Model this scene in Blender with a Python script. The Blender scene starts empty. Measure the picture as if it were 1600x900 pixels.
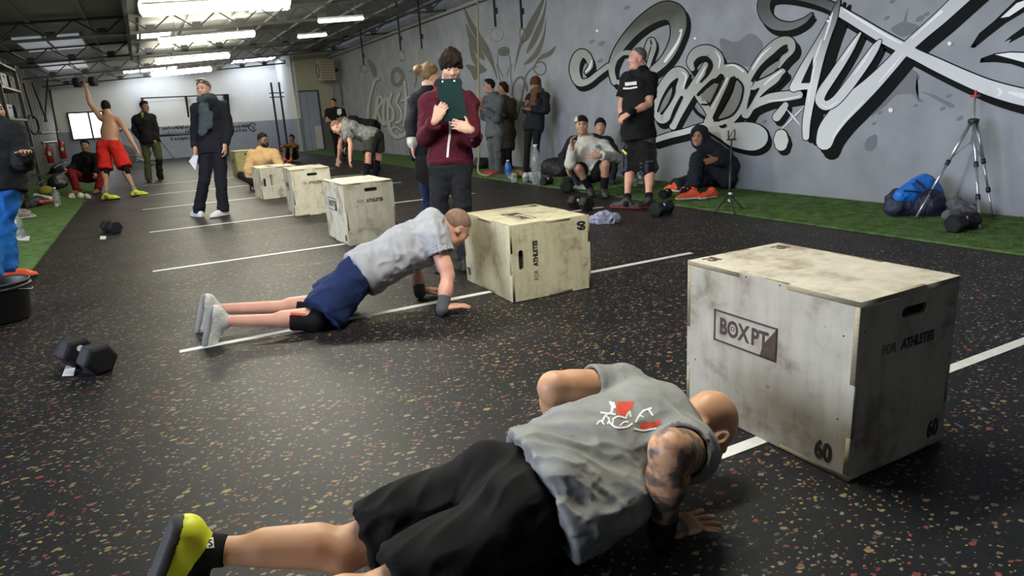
import bpy, bmesh, math, random
import numpy as np
from mathutils import Vector, Matrix

random.seed(7)
SC = bpy.context.scene
COL = SC.collection

# ------------------------------------------------------------------ camera
FOC, CH = 1059.474, 1.224268
PITCH, ROLL, YAW = 0.260946, -0.058996, 0.475549
def _basis():
    fwd = np.array([0, math.cos(PITCH), -math.sin(PITCH)])
    right = np.array([1.0, 0, 0]); up = np.cross(right, fwd)
    c, s = math.cos(ROLL), math.sin(ROLL)
    rt = c*right + s*up; u = c*up - s*right
    cp, sp = math.cos(-YAW), math.sin(-YAW)
    M = np.array([[cp, -sp, 0], [sp, cp, 0], [0, 0, 1]])
    return M@rt, M@u, M@fwd
RT, UP, FW = _basis()
CAM = np.array([0, 0, CH])
cam = bpy.data.cameras.new('camera'); camo = bpy.data.objects.new('camera', cam); COL.objects.link(camo)
cam.sensor_width = 36.0; cam.lens = FOC*36.0/1600.0; cam.clip_start = 0.05; cam.clip_end = 200
m = Matrix.Identity(4)
for i, v in enumerate((RT, UP, -FW)):
    for j in range(3): m[j][i] = v[j]
m[0][3], m[1][3], m[2][3] = CAM
camo.matrix_world = m
SC.camera = camo

# ------------------------------------------------------------------ world, light, exposure
w = bpy.data.worlds.new('world'); SC.world = w; w.use_nodes = True
w.node_tree.nodes['Background'].inputs[0].default_value = (0.62, 0.72, 0.95, 1)
w.node_tree.nodes['Background'].inputs[1].default_value = 0.06
SC.view_settings.view_transform = 'Standard'; SC.view_settings.look = 'None'
SC.view_settings.exposure = 0.9; SC.view_settings.gamma = 1.0
try: SC.view_settings.use_curve_mapping = False
except Exception: pass
SC.cycles.max_bounces = 6; SC.cycles.diffuse_bounces = 4; SC.cycles.glossy_bounces = 3
SC.cycles.sample_clamp_indirect = 6.0
TUBE_WARM = 30.0; TUBE_NEAR = 66.0; DAY_LEFT = 700.0
def area_light(name, loc, direction, sx, sy, power, color):
    l = bpy.data.lights.new(name, 'AREA'); l.shape = 'RECTANGLE'; l.size = sx; l.size_y = sy
    l.energy = power; l.color = color
    o = bpy.data.objects.new(name, l); COL.objects.link(o); o.location = loc
    o.rotation_euler = Vector(direction).to_track_quat('-Z', 'Y').to_euler()
    return o
# unseen lamp added beyond the open left side for cool daylight; no shutter built
area_light('left_daylight', (-9.0, 4.0, 2.4), (1, -0.02, -0.07), 7.0, 3.6, DAY_LEFT, (0.78, 0.86, 1.0))

# ------------------------------------------------------------------ pixel rays (photograph coordinates)
def ray(x, y): return FW + (x-800)/FOC*RT - (y-450)/FOC*UP
def gz(x, y, z=0.0):
    d = ray(x, y); return CAM + d*(z-CH)/d[2]
def gx(x, y, X):
    d = ray(x, y); return CAM + d*X/d[0]
def gy(x, y, Y):
    d = ray(x, y); return CAM + d*Y/d[1]
def gd(x, y, D): return CAM + ray(x, y)*D
def depth(P): return float((np.asarray(P)-CAM)@FW)
def far(x, y, P, L, s=1):
    r = ray(x, y); P = np.asarray(P, float); a = r@r; b = 2*r@(CAM-P); c = (CAM-P)@(CAM-P)-L*L
    disc = max(b*b-4*a*c, 0.0)
    return CAM + r*((-b + s*math.sqrt(disc))/(2*a))
def nrm(v):
    v = np.asarray(v, float); return v/(np.linalg.norm(v)+1e-12)

# ------------------------------------------------------------------ materials
MATS = {}
def lin(c):
    return tuple((x/12.92 if x <= 0.04045 else ((x+0.055)/1.055)**2.4) for x in c)
def hexc(h):
    return lin(tuple(int(h[i:i+2], 16)/255 for i in (0, 2, 4)))
def mat(name, color, rough=0.7, var=0.15, scale=12.0, bump=0.0, bscale=None, metal=0.0, emit=None, spec=0.5, sss=0.0, alpha=None, trans=0.0, stretch=None):
    if name in MATS: return MATS[name]
    if isinstance(color, str): color = hexc(color)
    M = bpy.data.materials.new(name); M.use_nodes = True; nt = M.node_tree; N = nt.nodes; Lk = nt.links
    b = N['Principled BSDF']
    b.inputs['Roughness'].default_value = rough; b.inputs['Metallic'].default_value = metal
    b.inputs['Specular IOR Level'].default_value = spec
    b.inputs['Base Color'].default_value = (*color, 1)
    if trans: b.inputs['Transmission Weight'].default_value = trans
    if sss:
        b.inputs['Subsurface Weight'].default_value = sss; b.inputs['Subsurface Radius'].default_value = (0.02, 0.008, 0.004)
        b.inputs['Subsurface Scale'].default_value = 0.4
    if emit:
        b.inputs['Emission Color'].default_value = (*color, 1); b.inputs['Emission Strength'].default_value = emit
    if var > 0 or bump > 0:
        tc = N.new('ShaderNodeTexCoord'); vec = tc.outputs['Object']
        if stretch:
            mp = N.new('ShaderNodeMapping'); mp.inputs['Scale'].default_value = stretch
            Lk.new(vec, mp.inputs['Vector']); vec = mp.outputs['Vector']
        nz = N.new('ShaderNodeTexNoise'); nz.inputs['Scale'].default_value = scale; nz.inputs['Detail'].default_value = 5
        Lk.new(vec, nz.inputs['Vector'])
        if var > 0:
            mx = N.new('ShaderNodeMix'); mx.data_type = 'RGBA'
            mx.inputs['A'].default_value = (*[max(0, c*(1-var)) for c in color], 1)
            mx.inputs['B'].default_value = (*[min(1, c*(1+var)) for c in color], 1)
            mr = N.new('ShaderNodeMapRange'); mr.inputs['From Min'].default_value = 0.3; mr.inputs['From Max'].default_value = 0.7
            Lk.new(nz.outputs['Fac'], mr.inputs['Value']); Lk.new(mr.outputs['Result'], mx.inputs['Factor'])
            Lk.new(mx.outputs['Result'], b.inputs['Base Color'])
        if bump > 0:
            n2 = nz
            if bscale:
                n2 = N.new('ShaderNodeTexNoise'); n2.inputs['Scale'].default_value = bscale; n2.inputs['Detail'].default_value = 4
                Lk.new(vec, n2.inputs['Vector'])
            bp = N.new('ShaderNodeBump'); bp.inputs['Strength'].default_value = bump; bp.inputs['Distance'].default_value = 0.01
            Lk.new(n2.outputs['Fac'], bp.inputs['Height']); Lk.new(bp.outputs['Normal'], b.inputs['Normal'])
    MATS[name] = M
    return M

def rubber_floor_mat():
    M = bpy.data.materials.new('speckled_rubber'); M.use_nodes = True; nt = M.node_tree; N = nt.nodes; Lk = nt.links
    b = N['Principled BSDF']; b.inputs['Specular IOR Level'].default_value = 0.20
    tc = N.new('ShaderNodeTexCoord')
    wn = N.new('ShaderNodeTexNoise'); wn.inputs['Scale'].default_value = 55; wn.inputs['Detail'].default_value = 2
    Lk.new(tc.outputs['Object'], wn.inputs['Vector'])
    sub = N.new('ShaderNodeVectorMath'); sub.operation = 'SUBTRACT'; sub.inputs[1].default_value = (.5, .5, .5)
    Lk.new(wn.outputs['Color'], sub.inputs[0])
    scl = N.new('ShaderNodeVectorMath'); scl.operation = 'SCALE'; scl.inputs['Scale'].default_value = 0.022
    Lk.new(sub.outputs[0], scl.inputs[0])
    add = N.new('ShaderNodeVectorMath'); add.operation = 'ADD'
    Lk.new(tc.outputs['Object'], add.inputs[0]); Lk.new(scl.outputs[0], add.inputs[1])
    base = N.new('ShaderNodeTexNoise'); base.inputs['Scale'].default_value = 1.3; base.inputs['Detail'].default_value = 6
    Lk.new(tc.outputs['Object'], base.inputs['Vector'])
    ramp = N.new('ShaderNodeMix'); ramp.data_type = 'RGBA'
    ramp.inputs['A'].default_value = (0.0056, 0.0062, 0.0080, 1); ramp.inputs['B'].default_value = (0.0105, 0.0113, 0.0135, 1)
    Lk.new(base.outputs['Fac'], ramp.inputs['Factor'])
    prev = ramp.outputs['Result']
    for (sc_, thr, keep, rot, seed) in ((30, 0.25, 0.26, 0.5, 0.0), (46, 0.25, 0.30, -0.7, 7.3), (75, 0.27, 0.22, 0.2, 3.1)):
        mp = N.new('ShaderNodeMapping'); mp.inputs['Scale'].default_value = (0.62, 1.0, 1.0)
        mp.inputs['Rotation'].default_value = (0, 0, rot); mp.inputs['Location'].default_value = (seed, seed*0.7, 0)
        Lk.new(add.outputs[0], mp.inputs['Vector'])
        vo = N.new('ShaderNodeTexVoronoi'); vo.inputs['Scale'].default_value = sc_; vo.voronoi_dimensions = '2D'
        Lk.new(mp.outputs['Vector'], vo.inputs['Vector'])
        sep = N.new('ShaderNodeSeparateColor'); Lk.new(vo.outputs['Color'], sep.inputs['Color'])
        mul = N.new('ShaderNodeMath'); mul.operation = 'MULTIPLY_ADD'; mul.inputs[1].default_value = thr*0.8; mul.inputs[2].default_value = thr*0.35
        Lk.new(sep.outputs['Green'], mul.inputs[0])
        lt = N.new('ShaderNodeMath'); lt.operation = 'LESS_THAN'
        Lk.new(vo.outputs['Distance'], lt.inputs[0]); Lk.new(mul.outputs[0], lt.inputs[1])
        kp = N.new('ShaderNodeMath'); kp.operation = 'LESS_THAN'; kp.inputs[1].default_value = keep
        Lk.new(sep.outputs['Red'], kp.inputs[0])
        an = N.new('ShaderNodeMath'); an.operation = 'MULTIPLY'; Lk.new(lt.outputs[0], an.inputs[0]); Lk.new(kp.outputs[0], an.inputs[1])
        cr = N.new('ShaderNodeValToRGB'); cr.color_ramp.interpolation = 'CONSTANT'
        cols = [(0, (.19, .145, .065)), (.22, (.16, .14, .105)), (.46, (.17, .040, .036)), (.66, (.13, .070, .052)), (.82, (.26, .185, .045)), (.88, (.05, .05, .055))]
        e = cr.color_ramp.elements
        e[0].position = 0; e[0].color = (*cols[0][1], 1); e[1].position = cols[1][0]; e[1].color = (*cols[1][1], 1)
        for p_, c_ in cols[2:]:
            q = e.new(p_); q.color = (*c_, 1)
        Lk.new(sep.outputs['Blue'], cr.inputs['Fac'])
        mx = N.new('ShaderNodeMix'); mx.data_type = 'RGBA'
        Lk.new(an.outputs[0], mx.inputs['Factor']); Lk.new(prev, mx.inputs['A']); Lk.new(cr.outputs['Color'], mx.inputs['B'])
        prev = mx.outputs['Result']
    # scattered chalk dust where hands and bars have been
    ch = N.new('ShaderNodeTexNoise'); ch.inputs['Scale'].default_value = 26; ch.inputs['Detail'].default_value = 8; ch.inputs['Roughness'].default_value = 0.8
    Lk.new(tc.outputs['Object'], ch.inputs['Vector'])
    total = None
    for (cx, cy, rx, ry, st) in ((3.05, 1.22, .22, .10, .5), (1.15, 5.95, .25, .09, .75), (1.42, 7.05, .30, .08, .6), (.85, 5.6, .35, .05, .4), (3.0, 4.0, .25, .09, .35), (1.27, 1.25, .12, .12, .4), (0.1, 3.75, .18, .08, .3), (3.45, 3.95, .14, .06, .5), (1.45, 5.75, .3, .08, .4)):
        cx, cy = cx, cy
        s1 = N.new('ShaderNodeVectorMath'); s1.operation = 'SUBTRACT'; s1.inputs[1].default_value = (cx, cy, 0); Lk.new(tc.outputs['Object'], s1.inputs[0])
        s2 = N.new('ShaderNodeVectorMath'); s2.operation = 'MULTIPLY'; s2.inputs[1].default_value = (1/rx, 1/ry, 0); Lk.new(s1.outputs[0], s2.inputs[0])
        s3 = N.new('ShaderNodeVectorMath'); s3.operation = 'LENGTH'; Lk.new(s2.outputs[0], s3.inputs[0])
        mr = N.new('ShaderNodeMapRange'); mr.inputs['From Min'].default_value = 1.0; mr.inputs['From Max'].default_value = 0.0
        mr.inputs['To Min'].default_value = 0; mr.inputs['To Max'].default_value = st; Lk.new(s3.outputs['Value'], mr.inputs['Value'])
        if total is None: total = mr.outputs['Result']
        else:
            a = N.new('ShaderNodeMath'); a.operation = 'ADD'; Lk.new(total, a.inputs[0]); Lk.new(mr.outputs['Result'], a.inputs[1]); total = a.outputs[0]
    cm = N.new('ShaderNodeMapRange'); cm.inputs['From Min'].default_value = 0.48; cm.inputs['From Max'].default_value = 0.75
    Lk.new(ch.outputs['Fac'], cm.inputs['Value'])
    mu = N.new('ShaderNodeMath'); mu.operation = 'MULTIPLY'; Lk.new(total, mu.inputs[0]); Lk.new(cm.outputs['Result'], mu.inputs[1])
    mx = N.new('ShaderNodeMix'); mx.data_type = 'RGBA'; mx.inputs['B'].default_value = (.35, .36, .37, 1)
    Lk.new(mu.outputs[0], mx.inputs['Factor']); Lk.new(prev, mx.inputs['A'])
    Lk.new(mx.outputs['Result'], b.inputs['Base Color'])
    rr = N.new('ShaderNodeMapRange'); rr.inputs['To Min'].default_value = 0.40; rr.inputs['To Max'].default_value = 0.58
    Lk.new(base.outputs['Fac'], rr.inputs['Value']); Lk.new(rr.outputs['Result'], b.inputs['Roughness'])
    gn = N.new('ShaderNodeTexNoise'); gn.inputs['Scale'].default_value = 240; gn.inputs['Detail'].default_value = 2
    Lk.new(tc.outputs['Object'], gn.inputs['Vector'])
    bp = N.new('ShaderNodeBump'); bp.inputs['Strength'].default_value = 0.25; bp.inputs['Distance'].default_value = 0.004
    Lk.new(gn.outputs['Fac'], bp.inputs['Height']); Lk.new(bp.outputs['Normal'], b.inputs['Normal'])
    return M

def ply_mat(name, base, edge=False, seed=0.0):
    M = bpy.data.materials.new(name); M.use_nodes = True; nt = M.node_tree; N = nt.nodes; Lk = nt.links
    b = N['Principled BSDF']; b.inputs['Roughness'].default_value = 0.62; b.inputs['Specular IOR Level'].default_value = 0.3
    tc = N.new('ShaderNodeTexCoord')
    mp = N.new('ShaderNodeMapping'); mp.inputs['Location'].default_value = (seed, seed*1.7, seed*.3); mp.inputs['Scale'].default_value = (1, 1, 1)
    Lk.new(tc.outputs['Object'], mp.inputs['Vector'])
    n1 = N.new('ShaderNodeTexNoise'); n1.inputs['Scale'].default_value = 5.5; n1.inputs['Detail'].default_value = 7; n1.inputs['Roughness'].default_value = .62
    Lk.new(mp.outputs['Vector'], n1.inputs['Vector'])
    m2 = N.new('ShaderNodeMapping'); m2.inputs['Scale'].default_value = (26, 26, 3.2); Lk.new(mp.outputs['Vector'], m2.inputs['Vector'])
    n2 = N.new('ShaderNodeTexNoise'); n2.inputs['Scale'].default_value = 1.0; n2.inputs['Detail'].default_value = 4; Lk.new(m2.outputs['Vector'], n2.inputs['Vector'])
    n3 = N.new('ShaderNodeTexNoise'); n3.inputs['Scale'].default_value = 22; n3.inputs['Detail'].default_value = 3; Lk.new(mp.outputs['Vector'], n3.inputs['Vector'])
    d = (base[0]*.56, base[1]*.50, base[2]*.43); l = tuple(min(1, c*1.16) for c in base)
    r1 = N.new('ShaderNodeValToRGB'); e = r1.color_ramp.elements
    e[0].position = .33; e[0].color = (*d, 1); e[1].position = .62; e[1].color = (*l, 1); q = e.new(.47); q.color = (*base, 1)
    Lk.new(n1.outputs['Fac'], r1.inputs['Fac'])
    mx = N.new('ShaderNodeMix'); mx.data_type = 'RGBA'; mx.blend_type = 'MULTIPLY'; mx.inputs['Factor'].default_value = 0.35
    r2 = N.new('ShaderNodeValToRGB'); r2.color_ramp.elements[0].position = .3; r2.color_ramp.elements[0].color = (.62, .58, .52, 1); r2.color_ramp.elements[1].position = .6; r2.color_ramp.elements[1].color = (1, 1, 1, 1)
    Lk.new(n2.outputs['Fac'], r2.inputs['Fac']); Lk.new(r1.outputs['Color'], mx.inputs['A']); Lk.new(r2.outputs['Color'], mx.inputs['B'])
    m4 = N.new('ShaderNodeMix'); m4.data_type = 'RGBA'; m4.inputs['B'].default_value = (*[c*.35 for c in base], 1)
    r3 = N.new('ShaderNodeMapRange'); r3.inputs['From Min'].default_value = .70; r3.inputs['From Max'].default_value = .76; r3.inputs['To Max'].default_value = .5
    Lk.new(n3.outputs['Fac'], r3.inputs['Value']); Lk.new(r3.outputs['Result'], m4.inputs['Factor']); Lk.new(mx.outputs['Result'], m4.inputs['A'])
    Lk.new(m4.outputs['Result'], b.inputs['Base Color'])
    return M

# ------------------------------------------------------------------ object helpers
def tag(o, label=None, cat=None, group=None, kind=None):
    if label: o['label'] = label
    if cat: o['category'] = cat
    if group: o['group'] = group
    if kind: o['kind'] = kind
    return o
def empty(name, loc=(0, 0, 0), rz=0.0):
    o = bpy.data.objects.new(name, None); COL.objects.link(o); o.location = loc; o.rotation_euler = (0, 0, rz)
    o.empty_display_size = 0.1
    return o
def link(name, me, material=None, parent=None, smooth=False, world=True):
    """link a mesh; its vertices are in world space when world, else in the parent's space"""
    o = bpy.data.objects.new(name, me); COL.objects.link(o)
    if material is not None:
        for mm in (material if isinstance(material, (list, tuple)) else [material]): me.materials.append(mm)
    if smooth: me.polygons.foreach_set('use_smooth', np.ones(len(me.polygons), bool))
    if parent is not None:
        o.parent = parent
        if world:
            o.matrix_parent_inverse = WORLDINV(parent)
    return o
def WORLDINV(p):
    M = Matrix.Identity(4)
    while p is not None:
        M = (p.matrix_parent_inverse if p.parent else Matrix.Identity(4)) @ Matrix.LocRotScale(p.location, p.rotation_euler, p.scale) @ M
        p = p.parent
    return M.inverted()
class MB:
    """collects simple solids in one mesh"""
    def __init__(s): s.bm = bmesh.new()
    def box(s, c, size, R=None, bev=0.0):
        r = bmesh.ops.create_cube(s.bm, size=1.0)
        vs = r['verts']
        for v in vs:
            p = Vector((v.co.x*size[0], v.co.y*size[1], v.co.z*size[2]))
            if R is not None: p = R @ p
            v.co = p + Vector(c)
        if bev > 0:
            es = list({e for v in vs for e in v.link_edges})
            bmesh.ops.bevel(s.bm, geom=es, offset=bev, segments=2, affect='EDGES')
        return s
    def tube(s, pts, r, seg=10, caps=True, closed=False):
        pts = [Vector(p) for p in pts]; n = len(pts)
        rs = r if isinstance(r, (list, tuple)) else [r]*n
        rings = []; ref = None
        for i, p in enumerate(pts):
            if closed: t = (pts[(i+1) % n]-pts[i-1])
            else: t = (pts[min(i+1, n-1)]-pts[max(i-1, 0)])
            t.normalize()
            if ref is None:
                ref = Vector((0, 0, 1)) if abs(t.z) < .9 else Vector((1, 0, 0))
            a = t.cross(ref).normalized(); b = a.cross(t).normalized(); ref = b
            rings.append([s.bm.verts.new(p + (a*math.cos(2*math.pi*k/seg) + b*math.sin(2*math.pi*k/seg))*rs[i]) for k in range(seg)])
        m_ = n if closed else n-1
        for i in range(m_):
            A, B = rings[i], rings[(i+1) % n]
            for k in range(seg): s.bm.faces.new((A[k], A[(k+1) % seg], B[(k+1) % seg], B[k]))
        if caps and not closed:
            s.bm.faces.new(rings[0][::-1]); s.bm.faces.new(rings[-1])
        return s
    def lathe(s, prof, c=(0, 0, 0), seg=24, R=None):
        rings = []
        for (r, z) in prof:
            if r < 1e-6:
                p = Vector((0, 0, z)); p = (R @ p if R is not None else p) + Vector(c); rings.append([s.bm.verts.new(p)])
            else:
                ring = []
                for k in range(seg):
                    p = Vector((r*math.cos(2*math.pi*k/seg), r*math.sin(2*math.pi*k/seg), z))
                    p = (R @ p if R is not None else p) + Vector(c); ring.append(s.bm.verts.new(p))
                rings.append(ring)
        for A, B in zip(rings[:-1], rings[1:]):
            if len(A) == 1 and len(B) == 1: continue
            for k in range(seg):
                k2 = (k+1) % seg
                if len(A) == 1: s.bm.faces.new((A[0], B[k2], B[k]))
                elif len(B) == 1: s.bm.faces.new((A[k], A[k2], B[0]))
                else: s.bm.faces.new((A[k], A[k2], B[k2], B[k]))
        return s
    def prism(s, poly, d, thick):
        """poly: list of 3D points, extruded along vector d*thick"""
        a = [s.bm.verts.new(Vector(p)) for p in poly]; b = [s.bm.verts.new(Vector(p)+Vector(d)*thick) for p in poly]
        n = len(a); s.bm.faces.new(a[::-1]); s.bm.faces.new(b)
        for i in range(n): s.bm.faces.new((a[i], a[(i+1) % n], b[(i+1) % n], b[i]))
        return s
    def face(s, poly):
        s.bm.faces.new([s.bm.verts.new(Vector(p)) for p in poly]); return s
    def mesh(s, name, fixn=True):
        if fixn: bmesh.ops.recalc_face_normals(s.bm, faces=s.bm.faces[:])
        me = bpy.data.meshes.new(name); s.bm.to_mesh(me); s.bm.free(); return me
    def build(s, name, material=None, parent=None, smooth=False, world=True, fixn=True):
        return link(name, s.mesh(name, fixn), material, parent, smooth, world)

def curve_to_mesh(cu):
    o = bpy.data.objects.new('tmp', cu); COL.objects.link(o)
    dg = bpy.context.evaluated_depsgraph_get(); dg.update()
    me = bpy.data.meshes.new_from_object(o.evaluated_get(dg), depsgraph=dg)
    bpy.data.objects.remove(o); bpy.data.curves.remove(cu)
    return me
def plate(loops, thick, bevel=0.0):
    """flat plate from 2D loops (holes allowed), thickness along local z, centred"""
    cu = bpy.data.curves.new('plate', 'CURVE'); cu.dimensions = '2D'; cu.fill_mode = 'BOTH'; cu.extrude = thick/2-bevel; cu.bevel_depth = bevel; cu.bevel_resolution = 1
    if bevel > 0: cu.offset = -bevel
    for lp in loops:
        sp = cu.splines.new('POLY'); sp.points.add(len(lp)-1); sp.use_cyclic_u = True
        for p, q in zip(sp.points, lp): p.co = (q[0], q[1], 0, 1)
    return curve_to_mesh(cu)
def text_mesh(body, size, thick=0.0012, bold=0.0, xs=1.0, spacing=1.0, shear=0.0):
    cu = bpy.data.curves.new('text', 'FONT'); cu.body = body; cu.size = size; cu.extrude = thick/2; cu.offset = bold
    cu.align_x = 'CENTER'; cu.align_y = 'CENTER'; cu.resolution_u = 3; cu.space_character = spacing; cu.shear = shear
    me = curve_to_mesh(cu)
    if xs != 1.0: me.transform(Matrix.Diagonal((xs, 1, 1, 1)))
    return me
def frame(o, x, y, z=None):
    x = Vector(x).normalized(); y = Vector(y).normalized(); z = x.cross(y)
    M = Matrix.Identity(4)
    for i, v in enumerate((x, y, z)):
        for j in range(3): M[j][i] = v[j]
    for j in range(3): M[j][3] = o[j]
    return M
def copy_tree(o, parent=None, **props):
    c = o.copy(); COL.objects.link(c)
    if parent is not None: c.parent = parent
    for ch in o.children: copy_tree(ch, c)
    for k, v in props.items(): c[k] = v
    return c
# ================================================================== THE SETTING
WX = 6.79                      # inner face of the painted wall
WL = -2.75                     # inner face of the left wall
YB = 30.9                      # back wall
def roofz(X): return 2.96 + 0.0725*X
M_RUB = rubber_floor_mat()
M_TURF = mat('green_turf', (0.095, 0.165, 0.056), 0.95, 0.38, 9, 0.9, 260, spec=0.1)
M_WALL = mat('grey_painted_block', (0.255, 0.272, 0.310), 0.62, 0.16, 2.2, 0.15, 60)
M_WHITE = mat('white_painted_wall', (0.62, 0.63, 0.66), 0.7, 0.05, 2.0)
M_GREYBLUE = mat('grey_blue_paint', (0.24, 0.26, 0.33), 0.65, 0.06, 2.0)
M_OCHRE = mat('pale_ochre_wall', (0.42, 0.42, 0.33), 0.7, 0.06, 2.0)
M_DARKGREY = mat('dark_grey_paint', (0.14, 0.145, 0.15), 0.65, 0.08, 2.0)
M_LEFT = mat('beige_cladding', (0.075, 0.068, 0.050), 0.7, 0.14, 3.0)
M_ROOF = mat('roof_sheet', (0.27, 0.28, 0.28), 0.6, 0.12, 3.0)
M_STEEL = mat('dark_roof_steel', (0.075, 0.078, 0.08), 0.55, 0.1, 8.0)
M_BLACK = mat('black_steel', (0.018, 0.018, 0.02), 0.42, 0.1, 8.0)
M_TAPE = mat('white_floor_tape', (0.62, 0.63, 0.64), 0.5, 0.08, 14.0)
M_TUBE = mat('lit_tube_warm', (1.0, 0.95, 0.74), 0.5, 0, emit=TUBE_WARM)
M_TUBEN = mat('lit_tube_near', (1.0, 0.97, 0.83), 0.5, 0, emit=TUBE_NEAR)
M_SKYL = mat('lit_rooflight', (0.86, 0.93, 1.0), 0.5, 0, emit=4.0)
M_DIM = mat('dim_rooflight', (0.86, 0.90, 1.0), 0.5, 0, emit=0.10)
M_PANE = mat('bright_daylight_pane', (0.93, 0.97, 1.0), 0.4, 0, emit=3.5)
M_SLIM = mat('lit_slim_tube', (1.0, 0.96, 0.85), 0.5, 0, emit=2.2)
M_FIX = mat('white_lamp_housing', (0.6, 0.6, 0.58), 0.5, 0.05)

def struct(name, c, size, material, parent=None):
    o = MB().box(c, size).build(name, material, parent)
    if parent is None: tag(o, kind='structure')
    return o
floor = struct('floor', ((-9+WX)/2, 12.5, -0.06), (WX+9.2, 37.2, 0.12), M_RUB)
tr = MB().box(((5.345+WX)/2, 13.0, 0.008), (WX-5.345, 29.0, 0.016)).build('turf_strip', M_TURF, floor)
tl = MB().box(((WL-1.12)/2, 18.0, 0.008), (-1.12-WL, 25.6, 0.016)).build('turf_strip', M_TURF, floor)
# short fibres standing along the near turf edge
rg = random.Random(3); gb = bmesh.new()
for i in range(9000):
    X = rg.uniform(5.35, 6.77); Y = rg.uniform(2.2, 8.0); a = rg.uniform(0, 6.28); h = rg.uniform(.010, .026); wv = .0035
    dx, dy = math.cos(a)*wv, math.sin(a)*wv; lx, ly = rg.uniform(-.012, .012), rg.uniform(-.012, .012)
    gb.faces.new((gb.verts.new((X-dx, Y-dy, .015)), gb.verts.new((X+dx, Y+dy, .015)), gb.verts.new((X+lx, Y+ly, .015+h))))
me = bpy.data.meshes.new('turf_fibre'); gb.to_mesh(me); gb.free()
gfib = link('turf_fibre', me, M_TURF, floor); tag(gfib, kind='stuff')

for (y0, x0, x1) in ((1.585, -0.13, 4.05), (4.085, -0.02, 3.75), (6.67, -0.12, 4.72), (9.30, -0.12, 4.25), (12.06, -0.19, 4.05), (14.62, -0.23, 4.1), (17.2, -0.2, 4.1)):
    MB().box(((x0+x1)/2, y0, 0.0012), (x1-x0, 0.052, 0.0024)).build('lane_tape', M_TAPE, floor)

wall_right = struct('wall_right', (WX+0.1, 12.0, 1.8), (0.2, 37.0, 3.7), M_WALL)
wall_back = struct('wall_back', ((WL+5.4)/2, YB+0.1, 2.45), (5.4-WL, 0.2, 2.4), M_WHITE)
MB().box(((WL+5.4)/2, YB+0.1, 0.625), (5.4-WL, 0.2, 1.25)).build('lower_wall', M_GREYBLUE, wall_back)
MB().box(((WL+5.4)/2, YB-0.012, 0.05), (5.4-WL, 0.024, 0.10)).build('skirting', M_GREYBLUE, wall_back)
wall_side = struct('wall_side', (5.42, (27.3+YB)/2, 2.45), (0.10, YB-27.3, 2.4), M_WHITE)
MB().box((5.42, (27.3+YB)/2, 0.625), (0.10, YB-27.3, 1.25)).build('lower_wall', M_GREYBLUE, wall_side)
# wall with the door
wall_door = struct('wall_door', ((5.37+WX)/2, 27.4, 2.95), (WX-5.37, 0.16, 1.42), M_OCHRE)
MB().box(((6.26+WX)/2, 27.4, 1.74), (WX-6.26, 0.16, 1.0)).build('upper_wall', M_OCHRE, wall_door)
MB().box(((6.26+WX)/2, 27.4, 0.62), (WX-6.26, 0.16, 1.24)).build('lower_wall', M_DARKGREY, wall_door)
MB().box((5.40, 27.4, 1.12), (0.10, 0.16, 2.24)).build('door_jamb', M_OCHRE, wall_door)
M_DOOR = mat('pale_blue_door', (0.33, 0.37, 0.52), 0.5, 0.06)
d1 = tag(empty('door_1', (5.86, 27.42, 0)), 'pale blue double door in the ochre end wall', 'door', kind='structure')
MB().box((5.61, 27.44, 1.1), (0.30, 0.05, 2.2)).build('door_leaf', M_DOOR, d1)
MB().box((5.99, 27.44, 1.1), (0.43, 0.05, 2.2)).build('door_leaf', M_DOOR, d1)
b = MB(); b.box((5.455, 27.34, 1.12), (0.04, 0.06, 2.24)); b.box((6.235, 27.34, 1.12), (0.05, 0.06, 2.24)); b.box((5.845, 27.34, 2.24), (0.83, 0.06, 0.05)); b.build('door_frame', mat('dark_blue_frame', (.05, .055, .08), .5, 0), d1)
MB().box((6.06, 27.36, 0.50), (0.26, 0.06, 0.86)).build('kick_panel', M_WHITE, d1)
MB().tube([(5.80, 27.39, 1.05), (5.80, 27.33, 1.05), (5.90, 27.33, 1.05)], 0.012).build('door_handle', M_FIX, d1)

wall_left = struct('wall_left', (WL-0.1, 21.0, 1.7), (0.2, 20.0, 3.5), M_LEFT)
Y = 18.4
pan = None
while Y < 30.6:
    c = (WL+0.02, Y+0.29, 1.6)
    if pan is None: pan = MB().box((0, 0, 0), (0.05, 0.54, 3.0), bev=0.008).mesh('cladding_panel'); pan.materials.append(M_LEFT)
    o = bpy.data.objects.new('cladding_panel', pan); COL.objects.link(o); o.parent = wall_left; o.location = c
    Y += 0.6
wall_front = struct('wall_front', ((WL+WX)/2, -5.1, 1.7), (WX-WL+0.4, 0.2, 3.6), M_DARKGREY)
# roof
rm = MB(); rt_ = 0.34
rm.prism([(WL-0.2, -5.2, roofz(WL-0.2)+rt_), (WX+0.2, -5.2, roofz(WX+0.2)+rt_), (WX+0.2, 31.1, roofz(WX+0.2)+rt_), (WL-0.2, 31.1, roofz(WL-0.2)+rt_)], (0, 0, 1), 0.12)
ceiling = rm.build('ceiling', M_ROOF); tag(ceiling, kind='structure')
for X in np.arange(WL+0.4, WX, 0.9):      # roof purlins running with the hall
    MB().box((X, 13, roofz(X)+rt_-0.02), (0.05, 36, 0.05)).build('purlin', M_ROOF, ceiling)
bx = 0.10  # beam added to block the tubes' light from the left roof
MB().box((bx, 8, roofz(bx)+0.16), (0.06, 26, 0.36)).build('trim_1', M_STEEL); tag(bpy.data.objects['trim_1'], 'dark steel beam added under the roof to keep its left side dark', 'beam', kind='structure')
o = MB().tube([(6.68, -4.5, 3.42), (6.68, 27.2, 3.42)], 0.05, 14).build('trim_2', mat('pale_grey_pipe', (.36, .37, .37), .5, .1), smooth=True)
tag(o, 'pale grey pipe along the top of the painted wall', 'pipe', kind='structure')
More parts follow.
